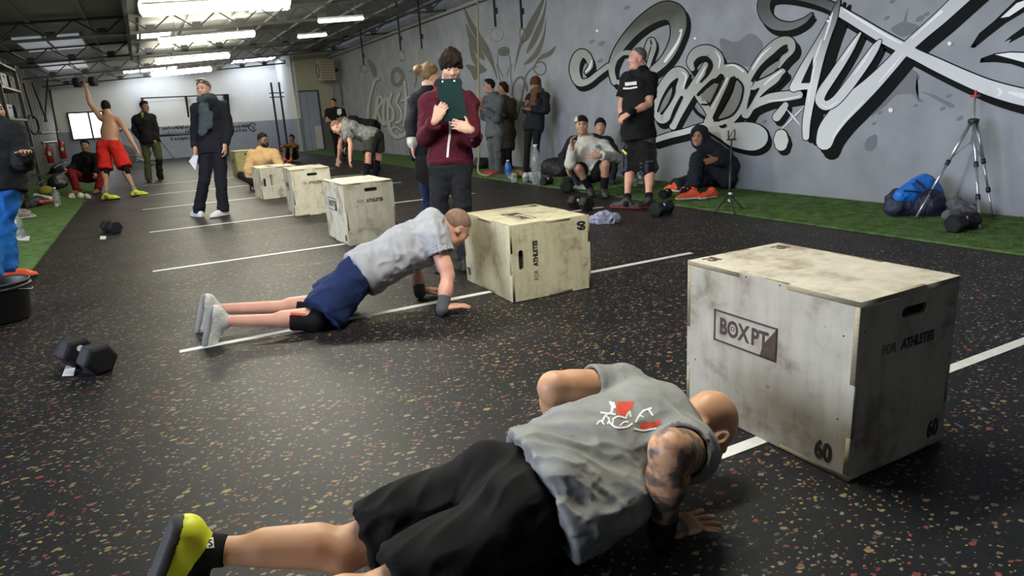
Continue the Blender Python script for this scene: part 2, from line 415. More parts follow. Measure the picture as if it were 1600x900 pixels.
# lattice trusses across the hall
TY = [float(gz(x, y, 2.97)[1]) for x, y in ((251, 52), (244, 85), (239, 107), (235, 121))]
TY = [TY[0]-2*4.75, TY[0]-4.75] + TY[:3] + [min(TY[3], 30.5)]
ang = math.atan(0.0725); RT_ = Matrix.Rotation(-ang, 3, 'Y')
S_N = 0.82; HT = 0.30
node_me = MB().box((0, 0, 0), (0.16, 0.05, 0.15)).mesh('node_plate'); node_me.materials.append(M_STEEL)
web_me = MB().tube([(0, 0, 0), (0.41, 0, HT)], 0.015, 6).mesh('web_bar'); web_me.materials.append(M_STEEL)
web2_me = MB().tube([(0, 0, 0), (-0.41, 0, HT)], 0.015, 6).mesh('web_bar'); web2_me.materials.append(M_STEEL)
for k, ty in enumerate(TY):
    t = empty('roof_truss', (0, ty, roofz(0)))
    tag(t, ['dark steel lattice truss overhead nearest the camera', 'dark steel lattice truss overhead, second from the camera', 'dark steel lattice truss in front of the second lit tube from the top of the picture', 'dark steel lattice truss above the third lit tube', 'dark steel lattice truss above the fourth lit tube', 'dark steel lattice truss closest to the white back wall'][k], 'roof truss', 'lattice trusses carrying the roof', 'structure')
    for nm_, dz, sz in (('bottom_chord', 0, .05), ('top_chord', HT, .05)):
        b = MB(); b.prism([(WL, ty-sz/2, roofz(WL)+dz-sz/2), (WX, ty-sz/2, roofz(WX)+dz-sz/2), (WX, ty-sz/2, roofz(WX)+dz+sz/2), (WL, ty-sz/2, roofz(WL)+dz+sz/2)], (0, 1, 0), sz)
        b.build(nm_, M_STEEL, t)
    X = 0.50 - 4*S_N
    while X < WX-0.2:
        if X > WL+.1:
            for mm, nn, dz in ((node_me, 'node_plate', 0.05), (web_me, 'web_bar', 0), (web2_me, 'web_bar', 0)):
                o = bpy.data.objects.new(nn, mm); COL.objects.link(o); o.parent = t
                o.location = (X, 0, roofz(X)-roofz(0)+dz); o.rotation_euler = (0, -ang, 0)
        X += S_N
# lamps
def tube_lamp(cx, cy, cz, L, material, label, wdt=0.20, cat='ceiling light', group='lit tube lamps under the roof', rad=.065):
    t = empty('ceiling_light', (cx, cy, cz)); tag(t, label, cat, group)
    R = Matrix.Rotation(-ang, 3, 'Y')
    b = MB(); b.box((cx, cy, cz+0.05), (L*0.97, wdt*.7, 0.035), R); b.build('lamp_housing', M_FIX, t)
    b = MB(); b.tube([Vector((cx, cy, cz)) + R @ Vector((q, 0, 0)) for q in (-L/2, -L/2+.03, L/2-.03, L/2)], [rad*.5, rad, rad, rad*.5], 12); b.build('lamp_tube', material, t, smooth=True)
    for q in (-L*.32, L*.32):
        p = Vector((cx, cy, cz+.05)) + R @ Vector((q, 0, 0))
        MB().tube([p, (p.x, p.y, roofz(p.x)+rt_)], .006, 6).build('lamp_hanger', M_STEEL, t)
TL = [(1.45, 2.6, 3.04, M_TUBEN, 'lit tube lamp overhead nearest the camera'), (1.45, 7.4, 3.04, M_TUBEN, 'lit tube lamp overhead, second from the camera')]
for (px, py, lab) in ((340, 6, 'long glaring tube lamp at the top edge of the picture'), (325, 57, 'long lit tube lamp second from the top of the picture'), (302, 91, 'lit tube lamp third from the top of the picture'), (284, 112, 'lit tube lamp above the head of the man in the scarf')):
    P = gz(px, py, 3.06); TL.append((P[0], P[1], P[2], M_TUBE, lab))
for i, (x, y, z, mm, lab) in enumerate(TL): tube_lamp(x, y, z, 2.25 if i == 2 else 1.95, mm, lab, wdt=.34, rad=.12 if i == 2 else .08)
for (px, py, L, lab) in ((533, 31, .95, 'slim tube lamp above the wall heater side of the hall'), (488, 56, .7, 'short tube lamp over the white column')):
    P = gz(px, py, 3.12); tube_lamp(P[0], P[1], P[2], L, M_SLIM, lab, wdt=.10, rad=.035)
# rooflights let into the sheets, seen between the trusses
def rooflight(X0, X1, Y0, Y1, material, label):
    z = [roofz(x)+rt_-0.03 for x in (X0, X1)]
    t = empty('rooflight', ((X0+X1)/2, (Y0+Y1)/2, (z[0]+z[1])/2)); tag(t, label, 'rooflight', 'rooflights in the roof sheets')
    b = MB(); b.prism([(X0, Y0, z[0]), (X1, Y0, z[1]), (X1, Y1, z[1]), (X0, Y1, z[0])], (0, 0, 1), 0.02); b.build('rooflight_pane', material, t)
    for (xa, xb, ya, yb) in ((X0-.04, X0, Y0, Y1), (X1, X1+.04, Y0, Y1)):
        b = MB(); b.prism([(xa, ya, roofz(xa)+rt_-.05), (xb, ya, roofz(xb)+rt_-.05), (xb, yb, roofz(xb)+rt_-.05), (xa, yb, roofz(xa)+rt_-.05)], (0, 0, 1), .05); b.build('rooflight_frame', M_ROOF, t)
rooflight(0.3, 1.0, 18.3, 19.3, M_SKYL, 'small bright rooflight left of the second tube lamp')
rooflight(-0.2, 1.6, 29.6, 30.5, M_SKYL, 'bright rooflight strip over the left end of the back wall')
rooflight(3.6, 5.2, 29.4, 30.5, M_SKYL, 'bright rooflight strip over the white column')
rooflight(-2.0, -0.8, 17.6, 20.4, M_DIM, 'dim rooflight over the dark left side, nearer one')
rooflight(-2.2, -1.1, 23.2, 26.0, M_DIM, 'dim rooflight over the dark left side, farther one')
rooflight(2.4, 3.2, 15.6, 16.0, M_SKYL, 'thin bright rooflight right of the glaring tube lamp')

# window in the back wall
w1 = tag(empty('window_1', (-1.9, YB-.02, 1.45)), 'bright two-pane window with a black frame low in the back wall', 'window', kind='structure')
for xa, xb in ((-2.28, -1.66), (-1.62, -1.2)):
    MB().box(((xa+xb)/2, YB-.02, 1.44), (xb-xa, .02, .92)).build('window_pane', M_PANE, w1)
b = MB(); b.box((-1.74, YB-.03, 1.93), (1.2, .05, .06)); b.box((-1.74, YB-.03, .96), (1.2, .05, .06))
for x in (-2.31, -1.64, -1.17): b.box((x, YB-.04, 1.44), (.07, .07, 1.0))
b.build('window_frame', M_BLACK, w1)

# ================================================================== THE MURAL on the right wall (real paint on the real wall plane)
def P2(x, y, off): 
    p = gx(x, y, WX); return (WX-off, p[1], p[2])
def smooth_pts(pts, closed=False, n=6):
    A = np.array(pts, float); m_ = len(A); out = []
    for i in range(m_ if closed else m_-1):
        p0, p1, p2, p3 = (A[(i-1) % m_], A[i], A[(i+1) % m_], A[(i+2) % m_]) if closed else (A[max(i-1, 0)], A[i], A[i+1], A[min(i+2, m_-1)])
        for t in np.linspace(0, 1, n, endpoint=False):
            out.append(0.5*((2*p1)+(-p0+p2)*t+(2*p0-5*p1+4*p2-p3)*t*t+(-p0+3*p1-3*p2+p3)*t**3))
    if not closed: out.append(A[-1])
    return np.array(out)
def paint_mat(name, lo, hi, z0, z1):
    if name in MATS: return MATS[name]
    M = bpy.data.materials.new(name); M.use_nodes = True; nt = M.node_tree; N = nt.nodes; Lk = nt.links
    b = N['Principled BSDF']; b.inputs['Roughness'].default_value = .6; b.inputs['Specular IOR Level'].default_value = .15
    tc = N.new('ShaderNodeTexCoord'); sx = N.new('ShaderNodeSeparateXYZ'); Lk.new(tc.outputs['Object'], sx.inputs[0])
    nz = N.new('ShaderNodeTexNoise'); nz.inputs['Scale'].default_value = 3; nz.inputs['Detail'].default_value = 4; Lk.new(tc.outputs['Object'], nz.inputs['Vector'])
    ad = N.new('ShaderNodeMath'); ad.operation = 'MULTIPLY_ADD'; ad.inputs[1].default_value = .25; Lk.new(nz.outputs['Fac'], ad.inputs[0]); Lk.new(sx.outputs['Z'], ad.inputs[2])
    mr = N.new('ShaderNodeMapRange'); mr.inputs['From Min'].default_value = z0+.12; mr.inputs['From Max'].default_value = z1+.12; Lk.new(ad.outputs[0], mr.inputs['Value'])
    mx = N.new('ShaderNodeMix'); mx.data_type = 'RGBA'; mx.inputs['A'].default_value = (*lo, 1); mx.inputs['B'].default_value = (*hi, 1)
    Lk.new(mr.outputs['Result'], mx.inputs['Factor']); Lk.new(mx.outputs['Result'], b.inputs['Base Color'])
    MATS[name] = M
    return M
M_INK = mat('mural_black_paint', (0.008, 0.0085, 0.0095), .7, .1, 4, spec=.08)
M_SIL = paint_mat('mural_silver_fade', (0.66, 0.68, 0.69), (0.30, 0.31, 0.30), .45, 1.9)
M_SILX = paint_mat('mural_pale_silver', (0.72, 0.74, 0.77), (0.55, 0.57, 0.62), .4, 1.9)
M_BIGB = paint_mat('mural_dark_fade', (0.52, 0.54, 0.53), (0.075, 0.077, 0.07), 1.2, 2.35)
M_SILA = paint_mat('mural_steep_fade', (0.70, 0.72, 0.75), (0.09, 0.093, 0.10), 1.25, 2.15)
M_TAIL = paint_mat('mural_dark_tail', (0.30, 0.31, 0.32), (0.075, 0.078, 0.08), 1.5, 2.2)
M_PALE = mat('mural_white_highlight', (0.80, 0.82, 0.85), .5, 0)
M_MIDG = mat('mural_mid_grey', (0.21, 0.215, 0.22), .6, .1, 4)
M_SPLAT = mat('mural_slate_splash', (0.145, 0.155, 0.185), .6, .1, 4)
M_WING = mat('mural_wing_grey', (0.085, 0.087, 0.07), .6, .12, 4)
M_CROSS = mat('mural_soft_silver', (0.42, 0.43, 0.41), .6, .1, 4)
M_CROSSD = mat('mural_soft_dark', (0.10, 0.103, 0.10), .6, .1, 4)
class Paint:
    def __init__(s): s.bm = bmesh.new(); s.k = 0
    def lift(s, off): s.k += 1; return off+(s.k % 6)*.00012
    def stroke(s, pts, off, dw=0.0, shift=(0, 0), closed=False, n=6, scale=1.0):
        A = smooth_pts(pts, closed, n); L = []; off = s.lift(off)
        m_ = len(A); cap = []
        for i in range(m_):
            a = A[(i-1) % m_] if closed else A[max(i-1, 0)]; c = A[(i+1) % m_] if closed else A[min(i+1, m_-1)]
            t = (c-a)[:2]; t = t/(np.linalg.norm(t)+1e-9); nn = np.array([-t[1], t[0]])
            hw = max(A[i][2]*scale/2+dw, .2)
            p = A[i][:2]+np.array(shift)
            L.append((p+nn*hw, p-nn*hw, p, t, hw))
        V = [(s.bm.verts.new(P2(*l[0], off)), s.bm.verts.new(P2(*l[1], off))) for l in L]
        for i in range(m_ if closed else m_-1):
            a, b_ = V[i], V[(i+1) % m_]
            s.bm.faces.new((a[0], a[1], b_[1], b_[0]))
        if not closed:
            for idx, sg in ((0, -1), (m_-1, 1)):
                l = L[idx]; ring = []
                for k in range(7):
                    th = math.pi*k/6
                    nn = np.array([-l[3][1], l[3][0]])
                    q = l[2]+nn*l[4]*math.cos(th)+l[3]*sg*l[4]*math.sin(th)
                    ring.append(s.bm.verts.new(P2(*q, off)))
                s.bm.faces.new(ring)
        return s
    def poly(s, pts, off, sm=True, n=4, shift=(0, 0), grow=0.0):
        off = s.lift(off); A = smooth_pts(pts, True, n) if sm else np.array(pts, float)
        if grow:
            c = A.mean(0); d = A-c; A = c+d*(1+grow/(np.linalg.norm(d, axis=1).mean()))
        s.bm.faces.new([s.bm.verts.new(P2(x+shift[0], y+shift[1], off)) for x, y in A]); return s
    def ell(s, cx, cy, rx, ry, off, rot=0, n=20):
        pts = []
        for k in range(n):
            a = 2*math.pi*k/n; x, y = rx*math.cos(a), ry*math.sin(a)
            pts.append((cx+x*math.cos(rot)-y*math.sin(rot), cy+x*math.sin(rot)+y*math.cos(rot)))
        return s.poly(pts, off, sm=False)
    def build(s, name, material, label=None):
        bmesh.ops.triangulate(s.bm, faces=[f for f in s.bm.faces if len(f.verts) > 4])
        me = bpy.data.meshes.new(name); s.bm.to_mesh(me); s.bm.free()
        o = link(name, me, material, wall_right)
        if label: o['label'] = label
        return o
LET = {}
LET['b'] = ([[(960,128,9),(956,106,10),(967,77,13),(990,48,17),(1014,28,22),(1038,17,28),(1055,22,30),(1060,40,25),(1056,62,18),(1047,82,16),(1036,97,14),(1021,110,12)]], M_BIGB, (6, 7), 2.0)
LET['curl'] = ([[(916,113,5),(923,102,8),(918,88,11),(908,84,14),(900,95,15),(898,112,15),(905,128,13),(919,127,9),(935,115,8),(951,103,8)]], M_SIL, (4, 7), 1.8)
LET['loop'] = ([[(1009,92,5),(1012,74,8),(1018,63,9),(1022,73,8),(1017,90,7),(1013,104,6)], [(963,92,6),(974,83,7),(990,83,8)], [(966,128,7),(972,132,6),(978,127,5)]], M_SIL, (3, 4), 1.8)
LET['o'] = ([[(1030,183,13),(1026,165,13),(1031,145,13),(1044,124,14),(1059,113,17),(1069,122,17),(1063,142,17),(1051,166,14),(1039,185,13),'c']], M_SIL, (4, 8), 1.8)
LET['r'] = ([[(1082,107,8),(1079,96,11),(1088,83,15),(1105,79,17),(1119,88,19),(1121,104,20),(1108,121,16),(1092,138,14),(1093,150,12),(1103,166,10),(1113,183,12)], [(1103,101,8),(1096,115,10),(1085,135,14),(1070,160,14),(1058,182,13),(1052,197,11)]], M_SIL, (5, 8), 1.8)
LET['d'] = ([[(1136,111,15),(1140,125,14),(1128,148,13),(1115,172,13),(1107,192,14)], [(1130,109,14),(1145,107,15),(1158,116,19),(1165,135,17),(1160,158,17),(1148,178,17),(1130,196,16)], [(1024,219,8),(1045,212,9),(1070,206,9),(1090,200,10),(1112,196,14)]], M_SIL, (5, 9), 1.8)
LET['e'] = ([[(1217,103,7),(1226,90,9),(1237,76,12),(1234,64,12),(1219,66,14),(1200,82,16),(1184,102,14),(1175,120,14),(1175,134,12),(1192,130,12),(1212,118,14),(1223,112,10)], [(1223,113,10),(1208,126,13),(1191,142,14),(1176,160,15),(1166,178,14)], [(1164,174,12),(1182,161,14),(1205,153,14),(1230,150,15),(1249,148,12)]], M_SIL, (8, 9), 1.8)
LET['drip'] = ([[(1228,164,9),(1222,173,12),(1214,183,13)], [(1221,212,19),(1221,219,23),(1221,226,19)]], M_SIL, (5, 7), 1.8)
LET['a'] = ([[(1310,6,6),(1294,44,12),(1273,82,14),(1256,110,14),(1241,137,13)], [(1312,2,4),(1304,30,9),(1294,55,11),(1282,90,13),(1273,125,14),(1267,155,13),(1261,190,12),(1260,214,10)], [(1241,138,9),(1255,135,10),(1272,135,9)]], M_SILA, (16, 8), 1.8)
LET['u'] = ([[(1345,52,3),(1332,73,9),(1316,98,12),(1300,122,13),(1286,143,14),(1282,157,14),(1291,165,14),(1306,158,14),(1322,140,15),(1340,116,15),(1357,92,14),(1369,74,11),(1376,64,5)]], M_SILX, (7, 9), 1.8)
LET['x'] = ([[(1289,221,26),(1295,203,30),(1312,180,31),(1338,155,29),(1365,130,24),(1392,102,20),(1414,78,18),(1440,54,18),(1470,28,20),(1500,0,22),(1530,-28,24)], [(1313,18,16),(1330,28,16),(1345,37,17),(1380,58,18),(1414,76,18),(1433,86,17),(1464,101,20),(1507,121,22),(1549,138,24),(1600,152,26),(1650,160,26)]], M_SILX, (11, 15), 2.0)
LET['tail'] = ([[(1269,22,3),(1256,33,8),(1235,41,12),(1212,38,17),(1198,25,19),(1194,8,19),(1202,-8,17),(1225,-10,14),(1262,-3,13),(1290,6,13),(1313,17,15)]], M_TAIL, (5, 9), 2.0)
LET = {k: LET[k] for k in ('b', 'curl', 'loop', 'o', 'r', 'd', 'e', 'drip', 'tail', 'x', 'a', 'u')}
P = Paint()                                       # slate splashes on the bare wall first
P.poly([(1125,60),(1150,66),(1172,52),(1192,66),(1188,84),(1172,104),(1150,98),(1132,90)], .0008)
P.poly([(1392,46),(1402,38),(1412,34),(1424,36),(1436,43),(1412,58)], .0008); P.poly([(1411,36),(1416,20),(1421,8),(1417,24),(1416,36)], .0008)
P.poly([(1414,104),(1437,118),(1431,132),(1433,148),(1443,158),(1436,159),(1427,148),(1418,147),(1401,149),(1384,165),(1361,182),(1382,156),(1398,128)], .0008)
P.poly([(1440,143),(1460,148),(1480,158),(1492,164),(1486,169),(1470,160),(1452,150)], .0008)
P.poly([(1370,211),(1358,214),(1351,224),(1353,234),(1362,236),(1370,228)], .0008)
for (x, y, r) in ((1438,29,6),(1448,22,4),(1483,150,4),(1500,185,5),(1431,165,3),(1473,170,4),(1386,28,4),(1366,193,3),(1375,176,3),(1363,41,3),(1395,2,4),(940,68,5),(925,65,4),(938,95,4),(980,12,4),(1195,190,3)): P.ell(x, y, r*1.3, r*.7, .0008, -.5)
P.build('painted_splash', M_SPLAT)
ink = Paint()
for nm_, (sts, mm, sh, ow) in LET.items():
    for st in sts:
        cl = st[-1] == 'c'; st = st[:-1] if cl else st
        ink.stroke(st, .0016, dw=ow, closed=cl)
        for q in (1.0, .5): ink.stroke(st, .0016, dw=ow*.6, shift=(sh[0]*q, sh[1]*q), closed=cl)
tong = [(1100,196),(1120,190),(1145,192),(1168,191),(1186,195),(1198,205),(1200,218),(1193,229),(1178,235),(1160,233),(1140,227),(1125,216),(1108,205)]
ink.poly(tong, .0016, grow=2.5); ink.poly(tong, .0016, shift=(5, 8), grow=1)
ink.poly([(1042,24),(1064,12),(1076,30),(1074,60),(1060,88),(1040,112),(1028,122),(1022,118),(1042,96),(1060,66),(1066,40)], .0016)
ink.poly([(1516,74),(1530,52),(1553,33),(1590,-3),(1604,-12),(1606,16),(1572,36),(1545,57),(1523,75),(1526,66)], .0016, sm=False)
ink.poly([(1568,66),(1580,56),(1602,40),(1602,54),(1576,68),(1580,61)], .0016, sm=False)
ink.poly([(1531,98),(1540,93),(1533,91),(1555,83),(1580,80),(1604,81),(1604,108),(1580,100),(1556,97)], .0016, sm=False)
ink.build('painted_outline', M_INK, 'black outline and drop shadow of the big lettering')
hl = {'b': [[(1066,46,2.5),(1064,56,3),(1059,68,4),(1050,82,5),(1040,96,4)]], 'curl': [[(926,94,1.5),(922,106,3),(916,112,2)]], 'o': [[(1066,112,1),(1073,120,2.5),(1068,138,2)]], 'r': [[(1119,80,1),(1126,92,3),(1124,106,2)], [(1103,104,1),(1097,116,3),(1089,130,2)]],
      'd': [[(1135,104,1),(1148,102,2.5),(1163,112,2)], [(1138,122,3),(1126,146,3),(1113,170,2)]], 'e': [[(1205,74,1),(1190,88,3),(1177,108,2)], [(1222,111,2),(1208,121,3),(1195,132,2)], [(1200,158,1),(1228,155,2.5),(1250,150,2)]],
      'a': [[(1302,20,1.5),(1296,40,3),(1289,62,2)], [(1276,96,2),(1268,130,3),(1264,160,2)], [(1285,62,1),(1278,82,3),(1269,106,2)]], 'u': [[(1341,57,1),(1330,74,3),(1316,95,2)], [(1365,73,1),(1352,94,3),(1336,116,2)], [(1284,163,1),(1295,168,2.5),(1310,158,2)]],
      'x': [[(1350,158,2),(1320,190,4),(1302,215,3)], [(1472,18,5),(1450,38,3),(1426,60,2)], [(1320,15,2),(1350,34,4),(1390,58,4),(1410,68,2)], [(1560,138,3),(1565,144,6),(1562,148,4)], [(1578,144,4),(1600,150,8),(1620,154,8)], [(1411,85,1),(1395,105,3),(1375,128,2)]]}
for li, (nm_, (sts, mm, sh, ow)) in enumerate(LET.items()):
    if nm_ in 'au':
        P = Paint()
        for st in sts: P.stroke(st, .0024+li*.0007-.0007, dw=1.5)
        P.build('painted_outline', M_INK)
    P = Paint()
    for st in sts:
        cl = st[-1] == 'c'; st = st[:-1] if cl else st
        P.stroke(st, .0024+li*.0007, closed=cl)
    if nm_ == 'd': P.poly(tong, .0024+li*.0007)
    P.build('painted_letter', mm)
    if nm_ in hl:
        P = Paint()
        for st in hl[nm_]: P.stroke(st, .0112)
        P.build('painted_highlight', M_PALE)
P = Paint()                                        # grey panes inside the letters and black slits
P.poly([(1031,172),(1037,155),(1047,140),(1053,137),(1050,150),(1042,166),(1034,177)], .0122)
P.poly([(1096,149),(1104,140),(1117,130),(1124,131),(1111,157),(1098,158)], .0122, sm=False)
P.poly([(1124,186),(1133,170),(1146,145),(1152,126),(1159,130),(1160,146),(1154,164),(1142,180)], .0122)
P.poly([(1188,124),(1196,110),(1212,98),(1220,96),(1212,110)], .0122)
P.build('painted_pane', M_MIDG)
P = Paint()
P.stroke([(1029,174,3),(1036,155,4),(1046,138,5),(1053,131,6),(1053,146,5),(1044,165,3),(1034,178,3)], .0132)
P.stroke([(1092,148,5),(1104,136,6),(1117,126,7),(1127,128,4)], .0132); P.stroke([(1127,129,2.5),(1112,160,3),(1098,163,3)], .0132)
P.stroke([(1146,124,9),(1140,140,10),(1130,160,9),(1119,184,9)], .0132); P.stroke([(1153,123,3),(1162,136,3),(1158,160,3),(1145,180,3),(1122,188,3)], .0132)
P.stroke([(1177,126,5),(1190,108,8),(1210,90,10),(1229,78,8)], .0132); P.stroke([(1184,126,2),(1205,116,2),(1218,108,2)], .0132)
P.poly([(1188,152),(1200,140),(1216,128),(1223,118),(1231,111),(1229,122),(1215,136),(1198,148)], .0132)
P.poly([(1168,170),(1172,150),(1178,142),(1188,137),(1180,152),(1172,166)], .0132)
P.poly([(1253,129),(1272,88),(1271,104),(1267,129)], .0132, sm=False)
P.stroke([(1110,85,0),(1090,98,4),(1087,104,3)], .0132); P.stroke([(1096,92,5),(1106,92,6),(1112,102,6),(1106,116,5),(1096,128,3)], .0132)
P.poly([(1297,34),(1312,40),(1300,72),(1288,104),(1278,126),(1283,96),(1291,64)], .0008); P.stroke([(1080,118,4),(1076,128,5),(1072,138,3)], .0132); P.stroke([(1066,152,5),(1056,172,6),(1048,192,4)], .0132); P.stroke([(1083,165,4),(1090,176,5),(1101,184,5)], .0132)
P.stroke([(1126,197,3),(1130,198,5),(1134,196,5)], .0132)
P.build('painted_slit', M_INK)
P = Paint()
for (x, y, r) in ((1485, 68, 3.2), (1393, 172, 3.6), (1241, 183, 3.2), (1064, 48, 1.6), (1087, 60, 2.0), (1298, 27, 1.6), (1295, 33, 2.2), (934, 48, 2)): P.ell(x, y, r, r, .0142)
P.stroke([(1222,202,.6),(1241,183,2.6),(1258,166,.6)], .0142); P.stroke([(1230,170,.6),(1241,183,2.6),(1252,196,.6)], .0142)
P.poly([(1565,28),(1590,5),(1604,0),(1604,9),(1578,26)], .0142, sm=False)
P.poly([(1556,85),(1580,82),(1604,83),(1604,98),(1582,92)], .0142, sm=False)
P.build('painted_sparkle', M_PALE)
# winged figure
P = Paint()
for pl in ([(724,9),(737,32),(752,55),(765,76),(772,98),(778,124),(775,120),(767,100),(755,82),(744,60),(733,40)],
           [(728,36),(736,50),(748,68),(758,93),(748,89),(737,74),(731,56)], [(732,65),(740,80),(750,98),(762,110),(748,107),(737,92)],
           [(728,101),(745,104),(760,111),(750,116),(742,126),(736,114)],
           [(848,-2),(836,18),(822,42),(812,66),(806,92),(803,112),(808,96),(816,70),(827,60),(836,40),(846,16),(851,-2)],
           [(854,-2),(847,25),(834,52),(822,83),(834,72),(846,48),(853,16)], [(853,26),(849,52),(836,80),(818,101),(832,96),(845,80),(852,54)],
           [(869,71),(858,80),(846,86),(836,98),(848,92),(862,86)], [(779,77),(787,73),(795,75),(796,84),(788,88),(779,85)]): P.poly(pl, .0012)
P.stroke([(778,86,1.4),(778,101,1.6),(782,112,1.8),(787,120,1.4)], .0012); P.stroke([(796,86,1.4),(798,100,1.6),(795,110,1.8),(792,118,1.4)], .0012)
P.stroke([(776,100,1.2),(780,118,1.6),(783,132,1.4)], .0012); P.stroke([(800,100,1.2),(798,116,1.6),(800,130,1.4)], .0012)
P.stroke([(834,108,2.5),(838,99,2.5),(847,97,3),(853,104,2.5),(851,114,2.5),(842,117,2.5),'c'][:-1], .0012, closed=True)
P.stroke([(838,104,3),(828,110,3),(821,122,3),(818,140,3),(813,165,3),(807,185,3)], .0012)
P.stroke([(800,150,2),(803,132,3),(810,122,4),(817,122,4),(822,134,5),(824,142,3)], .0012)
P.build('painted_wings', M_WING, 'winged figure in olive grey paint')
# soft lettering farther along the wall
CR = [[(592,123,3),(585,127,4),(579,148,4),(575,170,5),(575,189,6),(581,197,6),(585,180,4)], [(590,152,4),(587,175,5),(584,198,5)], [(587,160,3),(593,150,4),(597,158,4),(590,172,4),(595,188,4),(600,195,4)],
      [(602,148,4),(599,170,4),(600,190,4),(605,190,4),(606,165,4),(604,148,4)], [(612,146,4),(608,160,4),(614,172,4),(614,186,4),(608,190,4)], [(624,146,4),(619,160,4),(626,172,4),(626,187,4),(619,192,4)],
      [(632,128,4),(634,160,4),(631,196,5)], [(627,158,3),(634,154,3),(641,150,3)], [(607,193,5),(611,207,6),(621,214,6),(633,208,6),(637,199,4)], [(610,203,3),(618,198,3),(628,204,3)]]
P = Paint(); Q = Paint()
for st in CR: P.stroke(st, .0012, dw=1.3, shift=(.8, .8)); Q.stroke(st, .0022)
P.stroke([(614,114,6),(622,108,8),(630,120,6),(624,132,7),(615,130,6),'c'][:-1], .0012, closed=True); P.stroke([(577,96,7),(583,106,9),(586,118,6)], .0012)
P.stroke([(640,112,2),(648,110,3),(651,122,3),(648,136,2)], .0012)
P.build('painted_outline', M_CROSSD); Q.build('painted_letter', M_CROSS)
# ================================================================== implicit surfaces -> one continuous mesh
_EC = [((0,0,0),(1,0,0)),((0,1,0),(1,1,0)),((0,0,1),(1,0,1)),((0,1,1),(1,1,1)),((0,0,0),(0,1,0)),((1,0,0),(1,1,0)),((0,0,1),(0,1,1)),((1,0,1),(1,1,1)),((0,0,0),(0,0,1)),((1,0,0),(1,0,1)),((0,1,0),(0,1,1)),((1,1,0),(1,1,1))]
def surface_nets(D, org, vox):
    s = D < 0; nx, ny, nz = D.shape
    cnt = np.zeros((nx-1, ny-1, nz-1), np.int8)
    for a in (0, 1):
        for b in (0, 1):
            for c in (0, 1): cnt += s[a:nx-1+a, b:ny-1+b, c:nz-1+c]
    I, J, K = np.nonzero((cnt > 0) & (cnt < 8))
    idx = np.full(cnt.shape, -1, np.int32); idx[I, J, K] = np.arange(len(I))
    pos = np.zeros((len(I), 3), np.float32); n = np.zeros(len(I), np.float32)
    for (c0, c1) in _EC:
        v0 = D[I+c0[0], J+c0[1], K+c0[2]]; v1 = D[I+c1[0], J+c1[1], K+c1[2]]
        m_ = (v0 < 0) != (v1 < 0); t = np.where(m_, v0/(v0-v1+1e-20), 0)
        for q in range(3): pos[:, q] += np.where(m_, c0[q]+t*(c1[q]-c0[q]), 0)
        n += m_
    pos = (pos/n[:, None]+np.stack([I, J, K], 1))*vox+org
    quads = []
    for ax in range(3):
        A = s[:-1] if ax == 0 else s[:, :-1] if ax == 1 else s[:, :, :-1]
        B = s[1:] if ax == 0 else s[:, 1:] if ax == 1 else s[:, :, 1:]
        i, j, k = np.nonzero(A != B); e = [i, j, k]; u, v = (ax+1) % 3, (ax+2) % 3
        ok = (e[u] > 0) & (e[v] > 0) & (e[u] < D.shape[u]-1) & (e[v] < D.shape[v]-1)
        i, j, k = i[ok], j[ok], k[ok]; e = [i, j, k]
        def cell(du, dv):
            q = [x.copy() for x in e]; q[u] = q[u]-du; q[v] = q[v]-dv
            return idx[q[0], q[1], q[2]]
        q = np.stack([cell(1, 1), cell(0, 1), cell(0, 0), cell(1, 0)], 1)
        ins = A[i, j, k]
        q[~ins] = q[~ins][:, ::-1]
        quads.append(q)
    F = np.concatenate(quads); F = F[(F >= 0).all(1)]
    return pos, F
def np_mesh(name, V, F):
    me = bpy.data.meshes.new(name); me.vertices.add(len(V)); me.vertices.foreach_set('co', np.asarray(V, np.float32).ravel())
    k = F.shape[1]; me.loops.add(len(F)*k); me.polygons.add(len(F))
    me.polygons.foreach_set('loop_start', np.arange(0, len(F)*k, k, dtype=np.int32))
    me.loops.foreach_set('vertex_index', F.astype(np.int32).ravel())
    me.polygons.foreach_set('use_smooth', np.ones(len(F), bool))
    me.update(calc_edges=True); return me
def vnoise(P, freq, seed=0):
    q = np.asarray(P, np.float64)*freq+seed*17.31; i = np.floor(q).astype(np.int64); f = q-i; f = f*f*(3-2*f)
    def h(a):
        x = (a[:, 0]*73856093) ^ (a[:, 1]*19349663) ^ (a[:, 2]*83492791) ^ (seed*2654435)
        x = (x ^ (x >> 13))*1274126177 & 0x7fffffff; x = x ^ (x >> 16)
        return (x & 0xffff)/65535.0
    r = 0
    for dx in (0, 1):
        for dy in (0, 1):
            for dz in (0, 1):
                w_ = (f[:, 0] if dx else 1-f[:, 0])*(f[:, 1] if dy else 1-f[:, 1])*(f[:, 2] if dz else 1-f[:, 2])
                r = r+w_*h(i+np.array([dx, dy, dz]))
    return r
